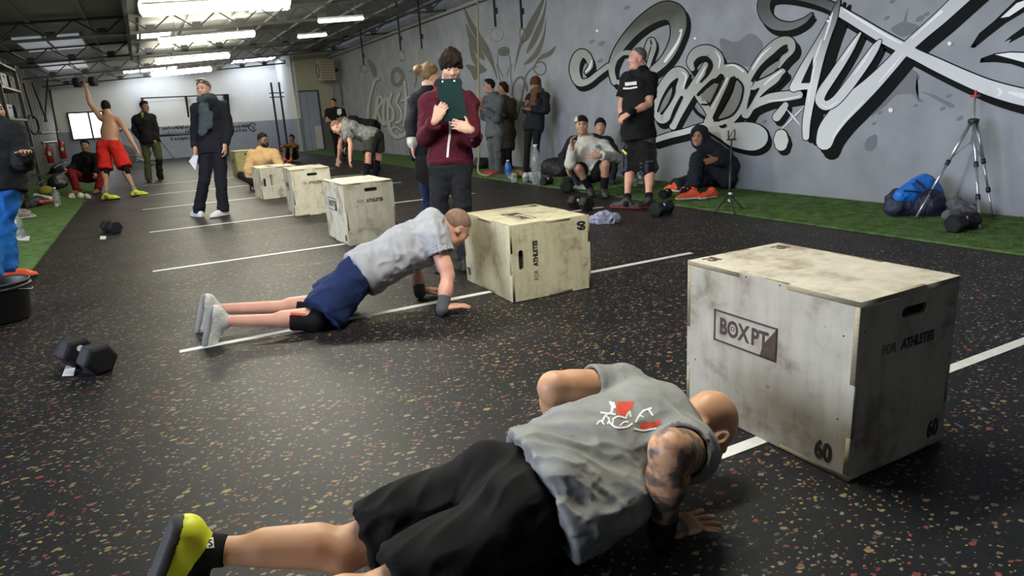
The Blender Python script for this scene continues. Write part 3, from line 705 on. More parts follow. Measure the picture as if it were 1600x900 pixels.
class Sdf:
    def __init__(s): s.ops = []; s.cuts = []
    def add(s, kind, lo, hi, data, k, mode, cut): s.ops.append((kind, np.asarray(lo, float), np.asarray(hi, float), data, k, mode, cut)); return s
    def rc(s, a, b, ra, rb=None, k=.02, flat=None, mode='u', cut=None):
        a, b = np.asarray(a, float), np.asarray(b, float); rb = ra if rb is None else rb
        lo = np.minimum(a-ra, b-rb); hi = np.maximum(a+ra, b+rb)
        return s.add('rc', lo, hi, (a, b, ra, rb, flat), k, mode, cut)
    def sp(s, c, r, k=.02, mode='u', cut=None): return s.el(c, None, (r, r, r), k, mode, cut)
    def el(s, c, ax, r, k=.02, mode='u', cut=None):
        c = np.asarray(c, float); R = max(r)
        return s.add('el', c-R, c+R, (c, ax, np.asarray(r, float)), k, mode, cut)
    def bx(s, c, ax, h, rnd=.005, k=.01, mode='u', cut=None):
        c = np.asarray(c, float); R = float(np.linalg.norm(h))+rnd
        return s.add('bx', c-R, c+R, (c, np.asarray(ax, float), np.asarray(h, float), rnd), k, mode, cut)
    def cut(s, p, n): s.cuts.append((np.asarray(p, float), nrm(n))); return s
    def field(s, vox):
        U = [o for o in s.ops if o[5] == 'u']
        lo = np.min([o[1] for o in U], 0)-3*vox-.01; hi = np.max([o[2] for o in U], 0)+3*vox+.01
        n = np.ceil((hi-lo)/vox).astype(int)+1
        D = np.full(n, 1.0, np.float32)
        ax = [(lo[q]+vox*np.arange(n[q])).astype(np.float32) for q in range(3)]
        for kind, l, h, d, k, mode, cut in s.ops:
            mg = k*1.3+2.5*vox
            i0 = np.clip(np.floor((l-mg-lo)/vox).astype(int), 0, n); i1 = np.clip(np.ceil((h+mg-lo)/vox).astype(int)+1, 0, n)
            if (i1 <= i0).any(): continue
            X = ax[0][i0[0]:i1[0], None, None]; Y = ax[1][None, i0[1]:i1[1], None]; Z = ax[2][None, None, i0[2]:i1[2]]
            if kind == 'rc':
                a, b, ra, rb, fl = d; ba = b-a; L2 = float(ba@ba)+1e-12
                x, y, z = X-a[0], Y-a[1], Z-a[2]
                if fl is not None:
                    nv, sc = fl; nv = nrm(nv); pn = (x*nv[0]+y*nv[1]+z*nv[2])*(1/sc-1)
                    x, y, z = x+nv[0]*pn, y+nv[1]*pn, z+nv[2]*pn
                t = np.clip((x*ba[0]+y*ba[1]+z*ba[2])/L2, 0, 1)
                dd = np.sqrt((x-t*ba[0])**2+(y-t*ba[1])**2+(z-t*ba[2])**2)-(ra+(rb-ra)*t)
                if fl is not None: dd = dd*(0.5+0.5*fl[1])
            elif kind == 'el':
                c, A, r = d; x, y, z = X-c[0], Y-c[1], Z-c[2]
                if A is not None: x, y, z = (x*A[0][0]+y*A[0][1]+z*A[0][2], x*A[1][0]+y*A[1][1]+z*A[1][2], x*A[2][0]+y*A[2][1]+z*A[2][2])
                k0 = np.sqrt((x/r[0])**2+(y/r[1])**2+(z/r[2])**2); k1 = np.sqrt((x/r[0]**2)**2+(y/r[1]**2)**2+(z/r[2]**2)**2)+1e-9
                dd = k0*(k0-1)/k1
            else:
                c, A, hh, rnd = d; x, y, z = X-c[0], Y-c[1], Z-c[2]
                x, y, z = [np.abs(x*A[q][0]+y*A[q][1]+z*A[q][2])-(hh[q]-rnd) for q in range(3)]
                dd = np.sqrt(np.maximum(x, 0)**2+np.maximum(y, 0)**2+np.maximum(z, 0)**2)+np.minimum(np.maximum(np.maximum(x, y), z), 0)-rnd
            if cut is not None:
                for (p_, n_) in cut:
                    n_ = nrm(n_); dd = np.maximum(dd, (X-p_[0])*n_[0]+(Y-p_[1])*n_[1]+(Z-p_[2])*n_[2])
            V = D[i0[0]:i1[0], i0[1]:i1[1], i0[2]:i1[2]]
            if mode == 'u':
                hq = np.clip(.5+.5*(V-dd)/k, 0, 1); V[...] = V*(1-hq)+dd*hq-k*hq*(1-hq)
            else:
                hq = np.clip(.5-.5*(V+dd)/k, 0, 1); V[...] = V*(1-hq)-dd*hq+k*hq*(1-hq)
        for p_, n_ in s.cuts:
            np.maximum(D, ((ax[0]-p_[0])*n_[0])[:, None, None]+((ax[1]-p_[1])*n_[1])[None, :, None]+((ax[2]-p_[2])*n_[2])[None, None, :], out=D)
        D[0] = D[-1] = 1; D[:, 0] = D[:, -1] = 1; D[:, :, 0] = D[:, :, -1] = 1
        return D, lo
    def mesh(s, name, vox, disp=None, relax=1, floorz=None):
        D, lo = s.field(vox); V, F = surface_nets(D, lo, vox)
        for _ in range(relax):                     # gentle tangential smoothing
            acc = np.zeros_like(V); c = np.zeros(len(V), np.float32)
            for a in range(4):
                i, j = F[:, a], F[:, (a+1) % 4]
                for q in range(3): acc[:, q] += np.bincount(i, V[j, q], len(V))+np.bincount(j, V[i, q], len(V))
                c += np.bincount(i, minlength=len(V))+np.bincount(j, minlength=len(V))
            V = V*.5+.5*acc/np.maximum(c, 1)[:, None]
        if disp is not None:
            n_ = np.cross(V[F[:, 2]]-V[F[:, 0]], V[F[:, 3]]-V[F[:, 1]]); N_ = np.zeros_like(V)
            for a in range(4):
                for q in range(3): N_[:, q] += np.bincount(F[:, a], n_[:, q], len(V))
            N_ /= (np.linalg.norm(N_, axis=1)[:, None]+1e-12)
            V = V+N_*disp(V, N_)[:, None]
        if floorz is not None: V[:, 2] = np.maximum(V[:, 2], floorz)
        return np_mesh(name, V, F)
def folds(amp, fx=14, seed=1, axis=None, squash=.35):
    """cloth folds: ridged noise, drawn out along axis"""
    def f(V, N_):
        Q = V
        if axis is not None:
            a = nrm(axis); Q = V-np.outer(V@a, a)*(1-squash)
        n1 = 1-np.abs(2*vnoise(Q, fx, seed)-1); n2 = 1-np.abs(2*vnoise(Q, fx*2.1, seed+3)-1); n3 = vnoise(V, fx*.45, seed+5)
        return amp*((n1-.55)*1.9*(.35+n3)+(n2-.5)*.75)
    return f

# ================================================================== people
def rot_about(v, axis, a):
    axis = nrm(axis); c, s_ = math.cos(a), math.sin(a); v = np.asarray(v, float)
    return v*c+np.cross(axis, v)*s_+axis*(axis@v)*(1-c)
def hand(S, wr, d, n, sd, s=1.0, curl=(.25, .3, .3), spread=.12, thumb=(.9, .55), k=.006, fl=1.0):
    """palm, four unequal fingers and a thumb; d points from wrist to knuckles, n out of the palm, sd=+1 right hand, -1 left"""
    d = nrm(d); n = nrm(np.asarray(n, float)-(np.asarray(n, float)@d)*d); lat = np.cross(d, n)*sd; wr = np.asarray(wr, float)
    kn = [wr+d*(.088*s)+lat*(o*s) for o in (.030, .010, -.010, -.029)]
    S.rc(wr-d*.012*s, wr+d*.02*s, .027*s, .03*s, k=.015, flat=(n, .72))
    S.rc(wr+d*.028*s+lat*.014*s, kn[0]-d*.008*s, .026*s, .019*s, k=.012, flat=(n, .62)); S.rc(wr+d*.028*s, kn[1]-d*.008*s, .026*s, .019*s, k=.012, flat=(n, .62))
    S.rc(wr+d*.026*s-lat*.012*s, kn[2]-d*.008*s, .025*s, .018*s, k=.012, flat=(n, .62)); S.rc(wr+d*.024*s-lat*.016*s, kn[3]-d*.010*s, .022*s, .016*s, k=.012, flat=(n, .62))
    for i, (kp, L) in enumerate(zip(kn, (.072, .081, .075, .058))):
        dv = rot_about(d, n, -sd*(i-1.4)*spread*-1 if False else 0)
        dv = nrm(d+lat*(1.4-i)*spread); p = kp; rr = (.0092, .0095, .009, .008)[i]*s*fl
        ax = np.cross(dv, n)
        for q, (fr, c_) in enumerate(zip((.45, .31, .24), curl)):
            dv = nrm(rot_about(dv, ax, c_)); e = p+dv*L*fr*s
            S.rc(p, e, rr*(1-.07*q), rr*(1-.07*(q+1)), k=k); p = e
    tv = nrm(lat*thumb[0]+d*thumb[1]+n*.25); p = wr+d*.03*s+lat*.022*s
    S.rc(wr+d*.012*s+lat*.012*s, p+tv*.018*s, .019*s, .015*s, k=.012)
    e = p+tv*.045*s; S.rc(p+tv*.01*s, e, .0135*s, .011*s, k=k); tv2 = nrm(tv+d*.6); S.rc(e, e+tv2*.030*s, .0108*s, .0085*s, k=k)

def headframe(c, f, u):
    f = nrm(f); u = nrm(np.asarray(u, float)-(np.asarray(u, float)@f)*f); l = np.cross(u, f)      # l = the person's left
    return np.asarray(c, float), f, u, l
def head_sdf(S, H, s, detail=True, bald=False):
    c, f, u, l = H; A = np.array([l, f, u])
    P = lambda a, b, d_: c+(l*a+f*b+u*d_)*s
    S.el(P(0, -.014, .032), A, np.array((.075, .095, .092))*s, .02)
    S.el(P(0, .022, -.02), A, np.array((.064, .072, .085))*s, .03)
    S.rc(P(.030, .03, -.075), P(-.030, .03, -.075), .036*s, k=.03); S.sp(P(0, .066, -.096), .023*s, .03)
    S.sp(P(.040, .058, -.022), .027*s, .03); S.sp(P(-.040, .058, -.022), .027*s, .03)
    S.rc(P(.030, .080, .026), P(-.030, .080, .026), .013*s, k=.018)
    if detail:
        for q in (1, -1): S.sp(P(.031*q, .100, .006), .013*s, .012, 'd')
        S.rc(P(0, .088, .014), P(0, .106, -.024), .0085*s, .0125*s, .012)
        for q in (1, -1): S.sp(P(.010*q, .096, -.027), .0085*s, .008)
        S.rc(P(.018, .083, -.058), P(-.018, .083, -.058), .0085*s, k=.008); S.rc(P(.015, .083, -.068), P(-.015, .083, -.068), .0085*s, k=.008)
        S.rc(P(.020, .096, -.0630), P(-.020, .096, -.0630), .003*s, k=.004, mode='d')
    for q in (1, -1):
        e = nrm(l*q*.8-f*.45); A2 = np.array([e, nrm(np.cross(u, e)), u])
        S.el(P(.076*q, -.008, -.004), A2, np.array((.010, .019, .031))*s, .008)
        S.el(P(.083*q, -.004, -.000), A2, np.array((.008, .010, .017))*s, .006, 'd')
def face_parts(root, H, s, browm, eyes=True, far_=False):
    c, f, u, l = H
    P = lambda a, b, d_: c+(l*a+f*b+u*d_)*s
    Mw = mat('eye_white', (.40, .37, .34), .4, 0); Md = mat('eye_iris', (.03, .02, .015), .2, 0); Ml = mat('lip_colour', (.30, .12, .10), .5, .05)
    for q in (1, -1):
        if eyes:
            R = Matrix((l, f, u)).transposed().to_4x4()
            m_ = MB(); m_.lathe([(0, -.011*s), (.008*s, -.0075*s), (.011*s, 0), (.008*s, .0075*s), (0, .011*s)], P(.031*q, .0845, .008), 12); e = m_.build('eye', Md if far_ else Mw, root, smooth=True)
            m_ = MB(); m_.lathe([(0, -.0055*s), (.004*s, -.0035*s), (.0055*s, 0), (.004*s, .0035*s), (0, .0055*s)], P(.031*q, .0918, .008), 10); m_.build('iris', Md, e, smooth=True)
        m_ = MB(); m_.tube([P(.014*q, .096, .024), P(.030*q, .093, .031), P(.046*q, .079, .026)], [.0035*s, .0042*s, .0025*s], 6); m_.build('eyebrow', browm, root, smooth=True)
    m_ = MB(); m_.tube([P(.022, .0855, -.062), P(.009, .0945, -.0585), P(0, .096, -.060), P(-.009, .0945, -.0585), P(-.022, .0855, -.062)], [.0015*s, .0042*s, .004*s, .0042*s, .0015*s], 6)
    m_.tube([P(.020, .0855, -.0635), P(0, .0945, -.069), P(-.020, .0855, -.0635)], [.0015*s, .0048*s, .0015*s], 6); m_.build('lips', Ml, root, smooth=True)
def hair_short(H, s, grow=.010, line=.060, nape=-.045, tuft=0.0, sides=True):
    c, f, u, l = H; A = np.array([l, f, u]); P = lambda a, b, d_: c+(l*a+f*b+u*d_)*s
    S = Sdf(); S.el(P(0, -.016, .033+grow*.4), A, np.array((.0755+grow*.8, .0955+grow, .0925+grow))*s, .02)
    if tuft: S.el(P(0, .045, .105), A, np.array((.055, .05, .02+tuft))*s, .03)
    S.cut(P(0, .050, line), f*.80-u*.62); S.cut(P(0, -.05, nape), -u+f*.15)
    for q in (1, -1):                              # clear the ear and temple
        S.el(P(.082*q, .012, -.012), A, np.array((.03, .030, .045))*s, .01, 'd')
    return S
def wave_disp(amp, fr, seed=2): return lambda V, N_: amp*(vnoise(V, fr, seed)-.5)*2

def limbs(S, J, s, arms=True, legs=True, g=0.0, male=1.0, ag=0.0, lg=0.0):
    for q in 'LR':
        if arms:
            sh, el, wr = J['sh'+q], J['el'+q], J['wr'+q]; o = nrm(el-sh); h_ = g+ag
            S.sp(sh+o*.02*s, (.054*male+h_)*s, .04); S.rc(sh, el, (.047*male+h_)*s, (.039*male+h_)*s, k=.02)
            S.rc(sh+o*.06*s, sh+o*.19*s, (.046*male+h_)*s, (.044*male+h_)*s, k=.03)
            fo = nrm(wr-el); S.rc(el, el+fo*.11*s, (.039*male+h_)*s, (.043*male+h_)*s, k=.02); S.rc(el+fo*.09*s, wr, (.042*male+h_)*s, (.027+g+ag*.4)*s, k=.02)
        if legs:
            hi, kn, an = J['hi'+q], J['kn'+q], J['an'+q]; t_ = nrm(kn-hi)
            g = g+lg; S.rc(hi, kn, (.088+g)*s, (.055+g)*s, k=.03)
            c_ = nrm(an-kn); bk = np.cross(np.cross(nrm(J['to'+q]-an), c_), c_); bk = nrm(bk) if np.linalg.norm(bk) > .1 else -nrm(J['to'+q]-an)
            if bk@(J['to'+q]-an) > 0: bk = -bk
            S.rc(kn, an, (.049+g)*s, (.031+g)*s, k=.03); S.rc(kn+c_*.07*s+bk*.024*s, kn+c_*.19*s+bk*.018*s, (.048+g)*s, (.038+g)*s, k=.04); g = g-lg
def torso(S, J, s, g=0.0, male=1.0, belly=0.0, cut=None):
    hc = (J['hiL']+J['hiR'])/2; sc = (J['shL']+J['shR'])/2; u = nrm(sc-hc); a = J['shL']-J['shR']; a = nrm(a-(a@u)*u); f = np.cross(a, u)
    ah = nrm(J['hiL']-J['hiR']); L = np.linalg.norm(sc-hc)
    fh = np.cross(ah, u)
    S.rc(J['hiL']+u*.02*s-ah*.01*s, J['hiR']+u*.02*s+ah*.01*s, (.108+g)*s, k=.04, flat=(fh, .86), cut=cut)
    for q, h_ in ((1, 'hiL'), (-1, 'hiR')): S.sp(J[h_]-fh*.045*s+u*.01*s-ah*q*.012*s, (.088+g)*s, .04, cut=cut)
    m1 = hc+u*L*.28; m2 = hc+u*L*.55; m3 = hc+u*L*.86
    S.rc(hc+u*.06*s, m1, (.148+g)*s, (.140+g+belly*.4)*s, k=.05, flat=(f, .70), cut=cut); S.rc(m1, m2, (.140+g+belly*.4)*s, (.158*male+g)*s, k=.05, flat=(f, .70), cut=cut)
    if belly: S.sp(m1+f*(.05+belly)*s, (.10+g)*s, .06, cut=cut)
    S.rc(m2, m3, (.160*male+g)*s, (.140*male+g)*s, k=.05, flat=(f, .72), cut=cut)
    S.rc(sc+(J['shL']-sc)*.82, sc+(J['shR']-sc)*.82, (.056+g)*s, k=.05, cut=cut)
    for q in 'LR': S.rc(J['nk'], sc+(J['sh'+q]-sc)*.75, (.050+g)*s, (.040+g)*s, k=.05, cut=cut)
    if male >= 1:
        for q in 'LR': S.sp(sc+(J['sh'+q]-sc)*.45-u*.10*s+f*.062*s, (.075+g)*s, .05, cut=cut)
    else:
        for q in 'LR': S.sp(sc+(J['sh'+q]-sc)*.48-u*.16*s+f*.075*s, (.070+g)*s, .04, cut=cut)
    return hc, sc, u, a, f
def solveJ(spec, s, D=None):
    """spec: joint -> (px, py, sign) or (px, py, 'z', height) or a 3D point; limb lengths fix the depth"""
    J = {}; par = {'hiL': ('pe', .10), 'hiR': ('pe', .10), 'nk': ('pe', .56), 'shL': ('nk', .205), 'shR': ('nk', .205), 'hd': ('nk', .165), 'elL': ('shL', .30), 'elR': ('shR', .30),
         'wrL': ('elL', .26), 'wrR': ('elR', .26), 'knL': ('hiL', .43), 'knR': ('hiR', .43), 'anL': ('knL', .42), 'anR': ('knR', .42), 'toL': ('anL', .19), 'toR': ('anR', .19)}
    for k in ('pe', 'nk', 'hiL', 'hiR', 'shL', 'shR', 'hd', 'elL', 'elR', 'wrL', 'wrR', 'knL', 'knR', 'anL', 'anR', 'toL', 'toR'):
        v = spec[k]
        if len(v) == 3 and isinstance(v[2], str): J[k] = gd(v[0], v[1], float(v[2]))         # explicit depth given as text
        elif len(v) == 4 and v[2] == 'z': J[k] = gz(v[0], v[1], v[3])
        elif len(v) == 4 and v[2] == 'p': J[k] = np.array(v[3], float)
        elif k == 'pe': J[k] = gd(v[0], v[1], D)
        else:
            p_, L = par[k]; sg = v[2]
            J[k] = gd(v[0], v[1], depth(J[p_])+sg) if isinstance(sg, float) else (far(v[0], v[1], J[p_], L*s, sg) if sg else gd(v[0], v[1], depth(J[p_])))
    return J
def shoe(root, an, to, s, m_up, m_sole, vox, down=None, name='shoe', lace=None, floorz=.004, flat=True):
    an, to = np.asarray(an, float), np.asarray(to, float)
    d = to-an
    if down is None: down = np.array([0, 0, -1.0])
    down = nrm(down); d = nrm(d-(d@down)*down); sole0 = an+down*.078*s
    heel = sole0-d*.045*s; ball = sole0+d*.125*s; toe = sole0+d*.185*s; side = np.cross(d, down)
    if flat:
        dz = max(0.0, floorz-float(min(heel[2], toe[2])))
    S = Sdf(); up = -down
    S.rc(heel+up*.038*s, ball+up*.030*s, .038*s, .042*s, .02); S.rc(ball+up*.032*s, toe+up*.024*s, .043*s, .030*s, .02)
    S.rc(heel+up*.045*s, an+up*.012*s, .038*s, .043*s, .03); S.rc(an+up*.0*s, ball+up*.035*s, .036*s, .032*s, .03)
    S.cut(sole0+up*.004*s, down)
    o = link(name, S.mesh(name, vox), m_up, root)
    S2 = Sdf(); S2.rc(heel+up*.03*s, ball+up*.03*s, .043*s, .047*s, .02); S2.rc(ball+up*.03*s, toe+up*.03*s, .047*s, .036*s, .02)
    S2.cut(sole0, down); S2.cut(sole0+up*.026*s, up)
    link('sole', S2.mesh('sole', vox), m_sole, o)
    if lace is not None:
        b = MB()
        for q in (.035, .06, .085):
            c_ = an+d*q*s+up*(.030-.25*q)*s
            b.tube([c_-side*.02*s, c_+up*.006*s, c_+side*.02*s], .0035*s, 6)
        b.build('laces', lace, o, smooth=True)
    return o
def person(label, J, s, skin, top=None, bottom=None, shoes=None, hair=None, vox=.012, face=None, up=None, group=None, hands=None, male=1.0, belly=0.0, socks=None, detail=True, brow=None, body_g=0.0, hood=None, eyes=True, extra=None, feet_down=None, face_on=True, arm_g=0.0):
    """root Empty > body, garments, shoes, hair. Returns (root, H)"""
    ground = (J['anL']+J['anR'])/2
    root = empty('person', (ground[0], ground[1], 0.0)); tag(root, label, 'person', group)
    B = Sdf(); hc, sc, u, a, f = torso(B, J, s, -.004+body_g, male, belly); limbs(B, J, s, g=body_g, male=male, ag=arm_g, lg=-.012 if bottom and bottom['kind'] == 'long' else 0.0)
    H = headframe(J['hd'], face if face is not None else f, up if up is not None else J['hd']-J['nk']+u*.1)
    c, hf, hu, hl = H
    B.rc(J['nk']-u*.02, c-hu*.035*s-hf*.025*s, .062*s*(.9 if male < 1 else 1), .056*s*(.88 if male < 1 else 1), k=.03)
    head_sdf(B, H, s, detail)
    for q, sd in (('R', 1), ('L', -1)):
        wr = J['wr'+q]; fo = nrm(wr-J['el'+q]); h = dict(d=fo, n=None, curl=(.3, .35, .3), spread=.10)
        if hands and q in hands: h.update(hands[q])
        n_ = h.pop('n')
        if n_ is None:
            n_ = np.cross(fo, f)*(-sd); n_ = n_ if np.linalg.norm(n_) > .2 else -f
        d_ = h.pop('d')
        hand(B, wr+nrm(d_)*.012*s, d_, n_, sd, s, **h)
    for q in 'LR':
        an, to = J['an'+q], J['to'+q]; dn = feet_down[q] if feet_down else np.array([0, 0, -1.0])
        d_ = to-an; d_ = nrm(d_-(d_@dn)*dn); B.rc(an+dn*.03*s-d_*.01, an+dn*.05*s+d_*.12*s, .034*s, .026*s, k=.03)
    if extra: extra(B)
    body = link('body', B.mesh('body', vox, relax=1 if vox < .008 else 0), skin, root)
    out = dict(root=root, H=H, body=body, hc=hc, sc=sc, u=u, a=a, f=f)
    if top:
        T = Sdf(); g = top.get('g', .012)
        hem = top.get('hem', -.03); hcut = [(hc+u*hem*s, -u), (J['nk']+u*(top.get('neckcut', .035))*s, u*.9-f*top.get('neckf', .15))]
        torso(T, J, s, g, male, belly, cut=hcut)
        for q in 'LR':
            sh, el, wr = J['sh'+q], J['el'+q], J['wr'+q]; o_ = nrm(el-sh)
            if top.get('sleeve') == 'short':
                e = sh+(el-sh)*top.get('sl', .58); fl = top.get('flare', .012)
                T.sp(sh+o_*.01, (.055*male+g)*s, .04); T.rc(sh, e, (.054*male+g)*s, (.050*male+g+fl)*s, k=.03, cut=[(e, o_)])
            elif top.get('sleeve') == 'long':
                gg = g+top.get('gs', .004); fo = nrm(wr-el); e = wr-fo*top.get('cuff', .0)
                T.sp(sh+o_*.02, (.052*male+gg)*s, .04); T.rc(sh, el, (.048*male+gg)*s, (.042*male+gg)*s, k=.03)
                T.rc(el, e, (.042*male+gg)*s, (.032+gg)*s, k=.03, cut=[(e, fo)])
        T.rc(hc-u*.02*s, hc+u*.1*s, (.146+g)*s, (.143+g)*s, k=.05, flat=(f, .80), cut=hcut)
        if top.get('long'): T.rc(hc+u*hem*s, hc+u*.1*s, (.156+g)*s, (.145+g)*s, k=.05, flat=(f, .80), cut=hcut)
        for ad in top.get('adds', []): T.rc(*ad, k=.05)
        for (sub) in top.get('subs', []): T.rc(*sub, mode='d')
        if top.get('sleeve') == 'short' and vox < .01:
            for q in 'LR':
                sh, el = J['sh'+q], J['el'+q]; o_ = nrm(el-sh); e = sh+(el-sh)*top.get('sl', .58); fl = top.get('flare', .012)
                T.rc(e-o_*.05, e+o_*.03, (.050*male+g)*s, (.052*male+g+fl-.006)*s, k=.004, mode='d')
        dz = top.get('disp'); hp_ = hc+u*hem*s; keep = (lambda V, N_: dz(V, N_)*np.clip(np.abs((V-hp_)@u)/.05, .12, 1)) if dz else None
        out['top'] = link(top.get('name', 'shirt'), T.mesh('shirt', vox, disp=keep), top['m'], root)
        if hood == 'down':
            Hd = Sdf(); Hd.el(J['nk']-f*.055*s+u*.035*s, np.array([a, f, u]), np.array((.115, .075, .06))*s, .02); Hd.rc(J['nk']+a*.085*s+u*.01*s+f*.01*s, J['nk']+f*.075*s-u*.045*s, .034*s, .02*s, .03); Hd.rc(J['nk']-a*.085*s+u*.01*s+f*.01*s, J['nk']+f*.075*s-u*.045*s, .034*s, .02*s, .03)
            Hd.rc(J['nk'], J['nk']+nrm(c-J['nk'])*.14*s, .066*s, .068*s, .01, mode='d')
            link('hood', Hd.mesh('hood', vox, disp=wave_disp(.004, 22)), top['m'], out['top'])
        if hood == 'up':
            Hd = Sdf(); A = np.array([hl, hf, hu]); Hd.el(c+(hu*.03-hf*.02)*s, A, np.array((.118, .135, .135))*s, .02); Hd.rc(c-hu*.06*s-hf*.03*s, J['nk']-u*.02*s, .105*s, .13*s, .05)
            Hd.el(c+(hf*.10-hu*.02)*s, A, np.array((.075, .10, .105))*s, .01, 'd')
            link('hood', Hd.mesh('hood', vox, disp=wave_disp(.005, 18)), top['m'], out['top'])
    if bottom:
        T = Sdf(); g = bottom.get('g', .012); ah = nrm(J['hiL']-J['hiR']); fh = np.cross(ah, u)
        wc = [(hc+u*bottom.get('waist', .115)*s, u)]; gw = min(g, .003)
        T.rc(J['hiL']+u*.02*s-ah*.01*s, J['hiR']+u*.02*s+ah*.01*s, (.108+gw)*s, k=.04, flat=(fh, .88), cut=wc)
        for q, h_ in ((1, 'hiL'), (-1, 'hiR')): T.sp(J[h_]-fh*.045*s+u*.01*s-ah*q*.012*s, (.089+gw)*s, .04, cut=wc)
        T.rc(hc+u*.03*s, hc+u*.12*s, (.142+gw)*s, (.136+gw)*s, k=.05, flat=(f, .74), cut=wc)
        for q in 'LR':
            hi, kn, an = J['hi'+q], J['kn'+q], J['an'+q]; t_ = nrm(kn-hi)
            if bottom['kind'] == 'shorts':
                lf = bottom.get('lf', .85); e = hi+(kn-hi)*lf if lf <= 1 else kn+nrm(an-kn)*(lf-1)*.42*s; fl = bottom.get('flare', .022)
                if lf <= 1: T.rc(hi, e, (.088+g)*s, (.060+g+fl)*s, k=.022, cut=[(e, t_)])
                else: T.rc(hi, kn, (.088+g)*s, (.062+g+fl)*s, k=.022); T.rc(kn, e, (.060+g+fl)*s, (.058+g+fl)*s, k=.022, cut=[(e, nrm(an-kn))])
            else:
                c_ = nrm(an-kn); e = an-c_*bottom.get('cuff', -.02)*s; cg = bottom.get('cg', .014)
                T.rc(hi, kn, (.086+g)*s, (.056+g)*s, k=.022); T.rc(kn, e, (.056+g)*s, (.038+g+cg)*s, k=.022, cut=[(e, c_)])
        out['bottom'] = link(bottom.get('name', 'shorts' if bottom['kind'] == 'shorts' else 'trousers'), T.mesh('trousers', vox, disp=bottom.get('disp')), bottom['m'], root)
    if shoes:
        for q in 'LR':
            dn = feet_down[q] if feet_down else None
            shoe(root, J['an'+q], J['to'+q], s, shoes['m'], shoes['sole'], vox*.8, down=dn, lace=shoes.get('lace'))
    if socks:
        for q in 'LR':
            an, kn = J['an'+q], J['kn'+q]; c_ = nrm(kn-an); T = Sdf(); e = an+c_*socks.get('h', .14)*s
            T.rc(an-c_*.03*s, e, .043*s, (.044+socks.get('w', 0))*s, k=.02, cut=[(e, c_)]); link('sock', T.mesh('sock', vox*.8), socks['m'], root)
    if hair:
        if hair.get('sdf'): Sh = hair['sdf'](H, s)
        else: Sh = hair_short(H, s, hair.get('grow', .010), hair.get('line', .060), hair.get('nape', -.045), hair.get('tuft', 0))
        out['hair'] = link(hair.get('name', 'hair'), Sh.mesh('hair', min(vox, .009), disp=hair.get('dsp') or wave_disp(hair.get('wave', .0065), hair.get('fr', 55))), hair['m'], root)
    if detail and face_on: face_parts(root, H, s, brow or (hair['m'] if hair else skin), eyes=eyes, far_=vox > .0095)
    return out
# ================================================================== things on the floor
PLY = [ply_mat('weathered_plywood_%s' % n_, c, seed=sd) for n_, c, sd in (('a', (.40, .375, .32), 0.0), ('b', (.55, .515, .36), 3.1), ('c', (.52, .49, .39), 6.4), ('d', (.52, .49, .38), 9.2), ('e', (.52, .49, .38), 12.5), ('f', (.46, .43, .19), 15.3))]
M_EDGE = mat('plywood_edge', (.25, .215, .14), .7, .25, 40, stretch=(1, 1, 6))
M_PRINT = mat('burnt_black_print', (.022, .018, .016), .6, .25, 60)
M_PRINTB = mat('burnt_brown_print', (.055, .035, .028), .6, .3, 50)
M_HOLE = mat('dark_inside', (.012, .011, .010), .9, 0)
A_, B_, H_, T_ = .75, .50, .60, .018
def panel_loop(w, h, hor, ver):
    """outline of a panel w x h: hor / ver = (from, to) fractions where one ply thickness is notched out of the horizontal / vertical edges"""
    g = T_
    xs = sorted({0, g, w-g, w} | {f*w for n_ in hor for f in n_}); ys = sorted({0, g, h-g, h} | {f*h for n_ in ver for f in n_})
    def full(i, j):
        if i < 0 or j < 0 or i >= len(xs)-1 or j >= len(ys)-1: return False
        cx, cy = (xs[i]+xs[i+1])/2, (ys[j]+ys[j+1])/2
        if (cy < g or cy > h-g) and any(p*w < cx < q*w for p, q in hor): return False
        if (cx < g or cx > w-g) and any(p*h < cy < q*h for p, q in ver): return False
        return True
    nxt = {}
    for i in range(len(xs)-1):
        for j in range(len(ys)-1):
            if not full(i, j): continue
            if not full(i, j-1): nxt[(i, j)] = (i+1, j)
            if not full(i+1, j): nxt[(i+1, j)] = (i+1, j+1)
            if not full(i, j+1): nxt[(i+1, j+1)] = (i, j+1)
            if not full(i-1, j): nxt[(i, j+1)] = (i, j)
    st = next(iter(nxt)); out = [st]; c = nxt[st]
    while c != st: out.append(c); c = nxt[c]
    n = len(out); pts = [(xs[i], ys[j]) for i, j in out]
    return [pts[k] for k in range(n) if abs((pts[k][0]-pts[k-1][0])*(pts[(k+1) % n][1]-pts[k][1])-(pts[k][1]-pts[k-1][1])*(pts[(k+1) % n][0]-pts[k][0])) > 1e-9]
def slot(cx, cy, w, h, n=6):
    r = h/2; pts = []
    for k in range(n+1): a = -math.pi/2+math.pi*k/n; pts.append((cx+w/2-r+r*math.cos(a), cy+r*math.sin(a)))
    for k in range(n+1): a = math.pi/2+math.pi*k/n; pts.append((cx-w/2+r+r*math.cos(a), cy+r*math.sin(a)))
    return pts
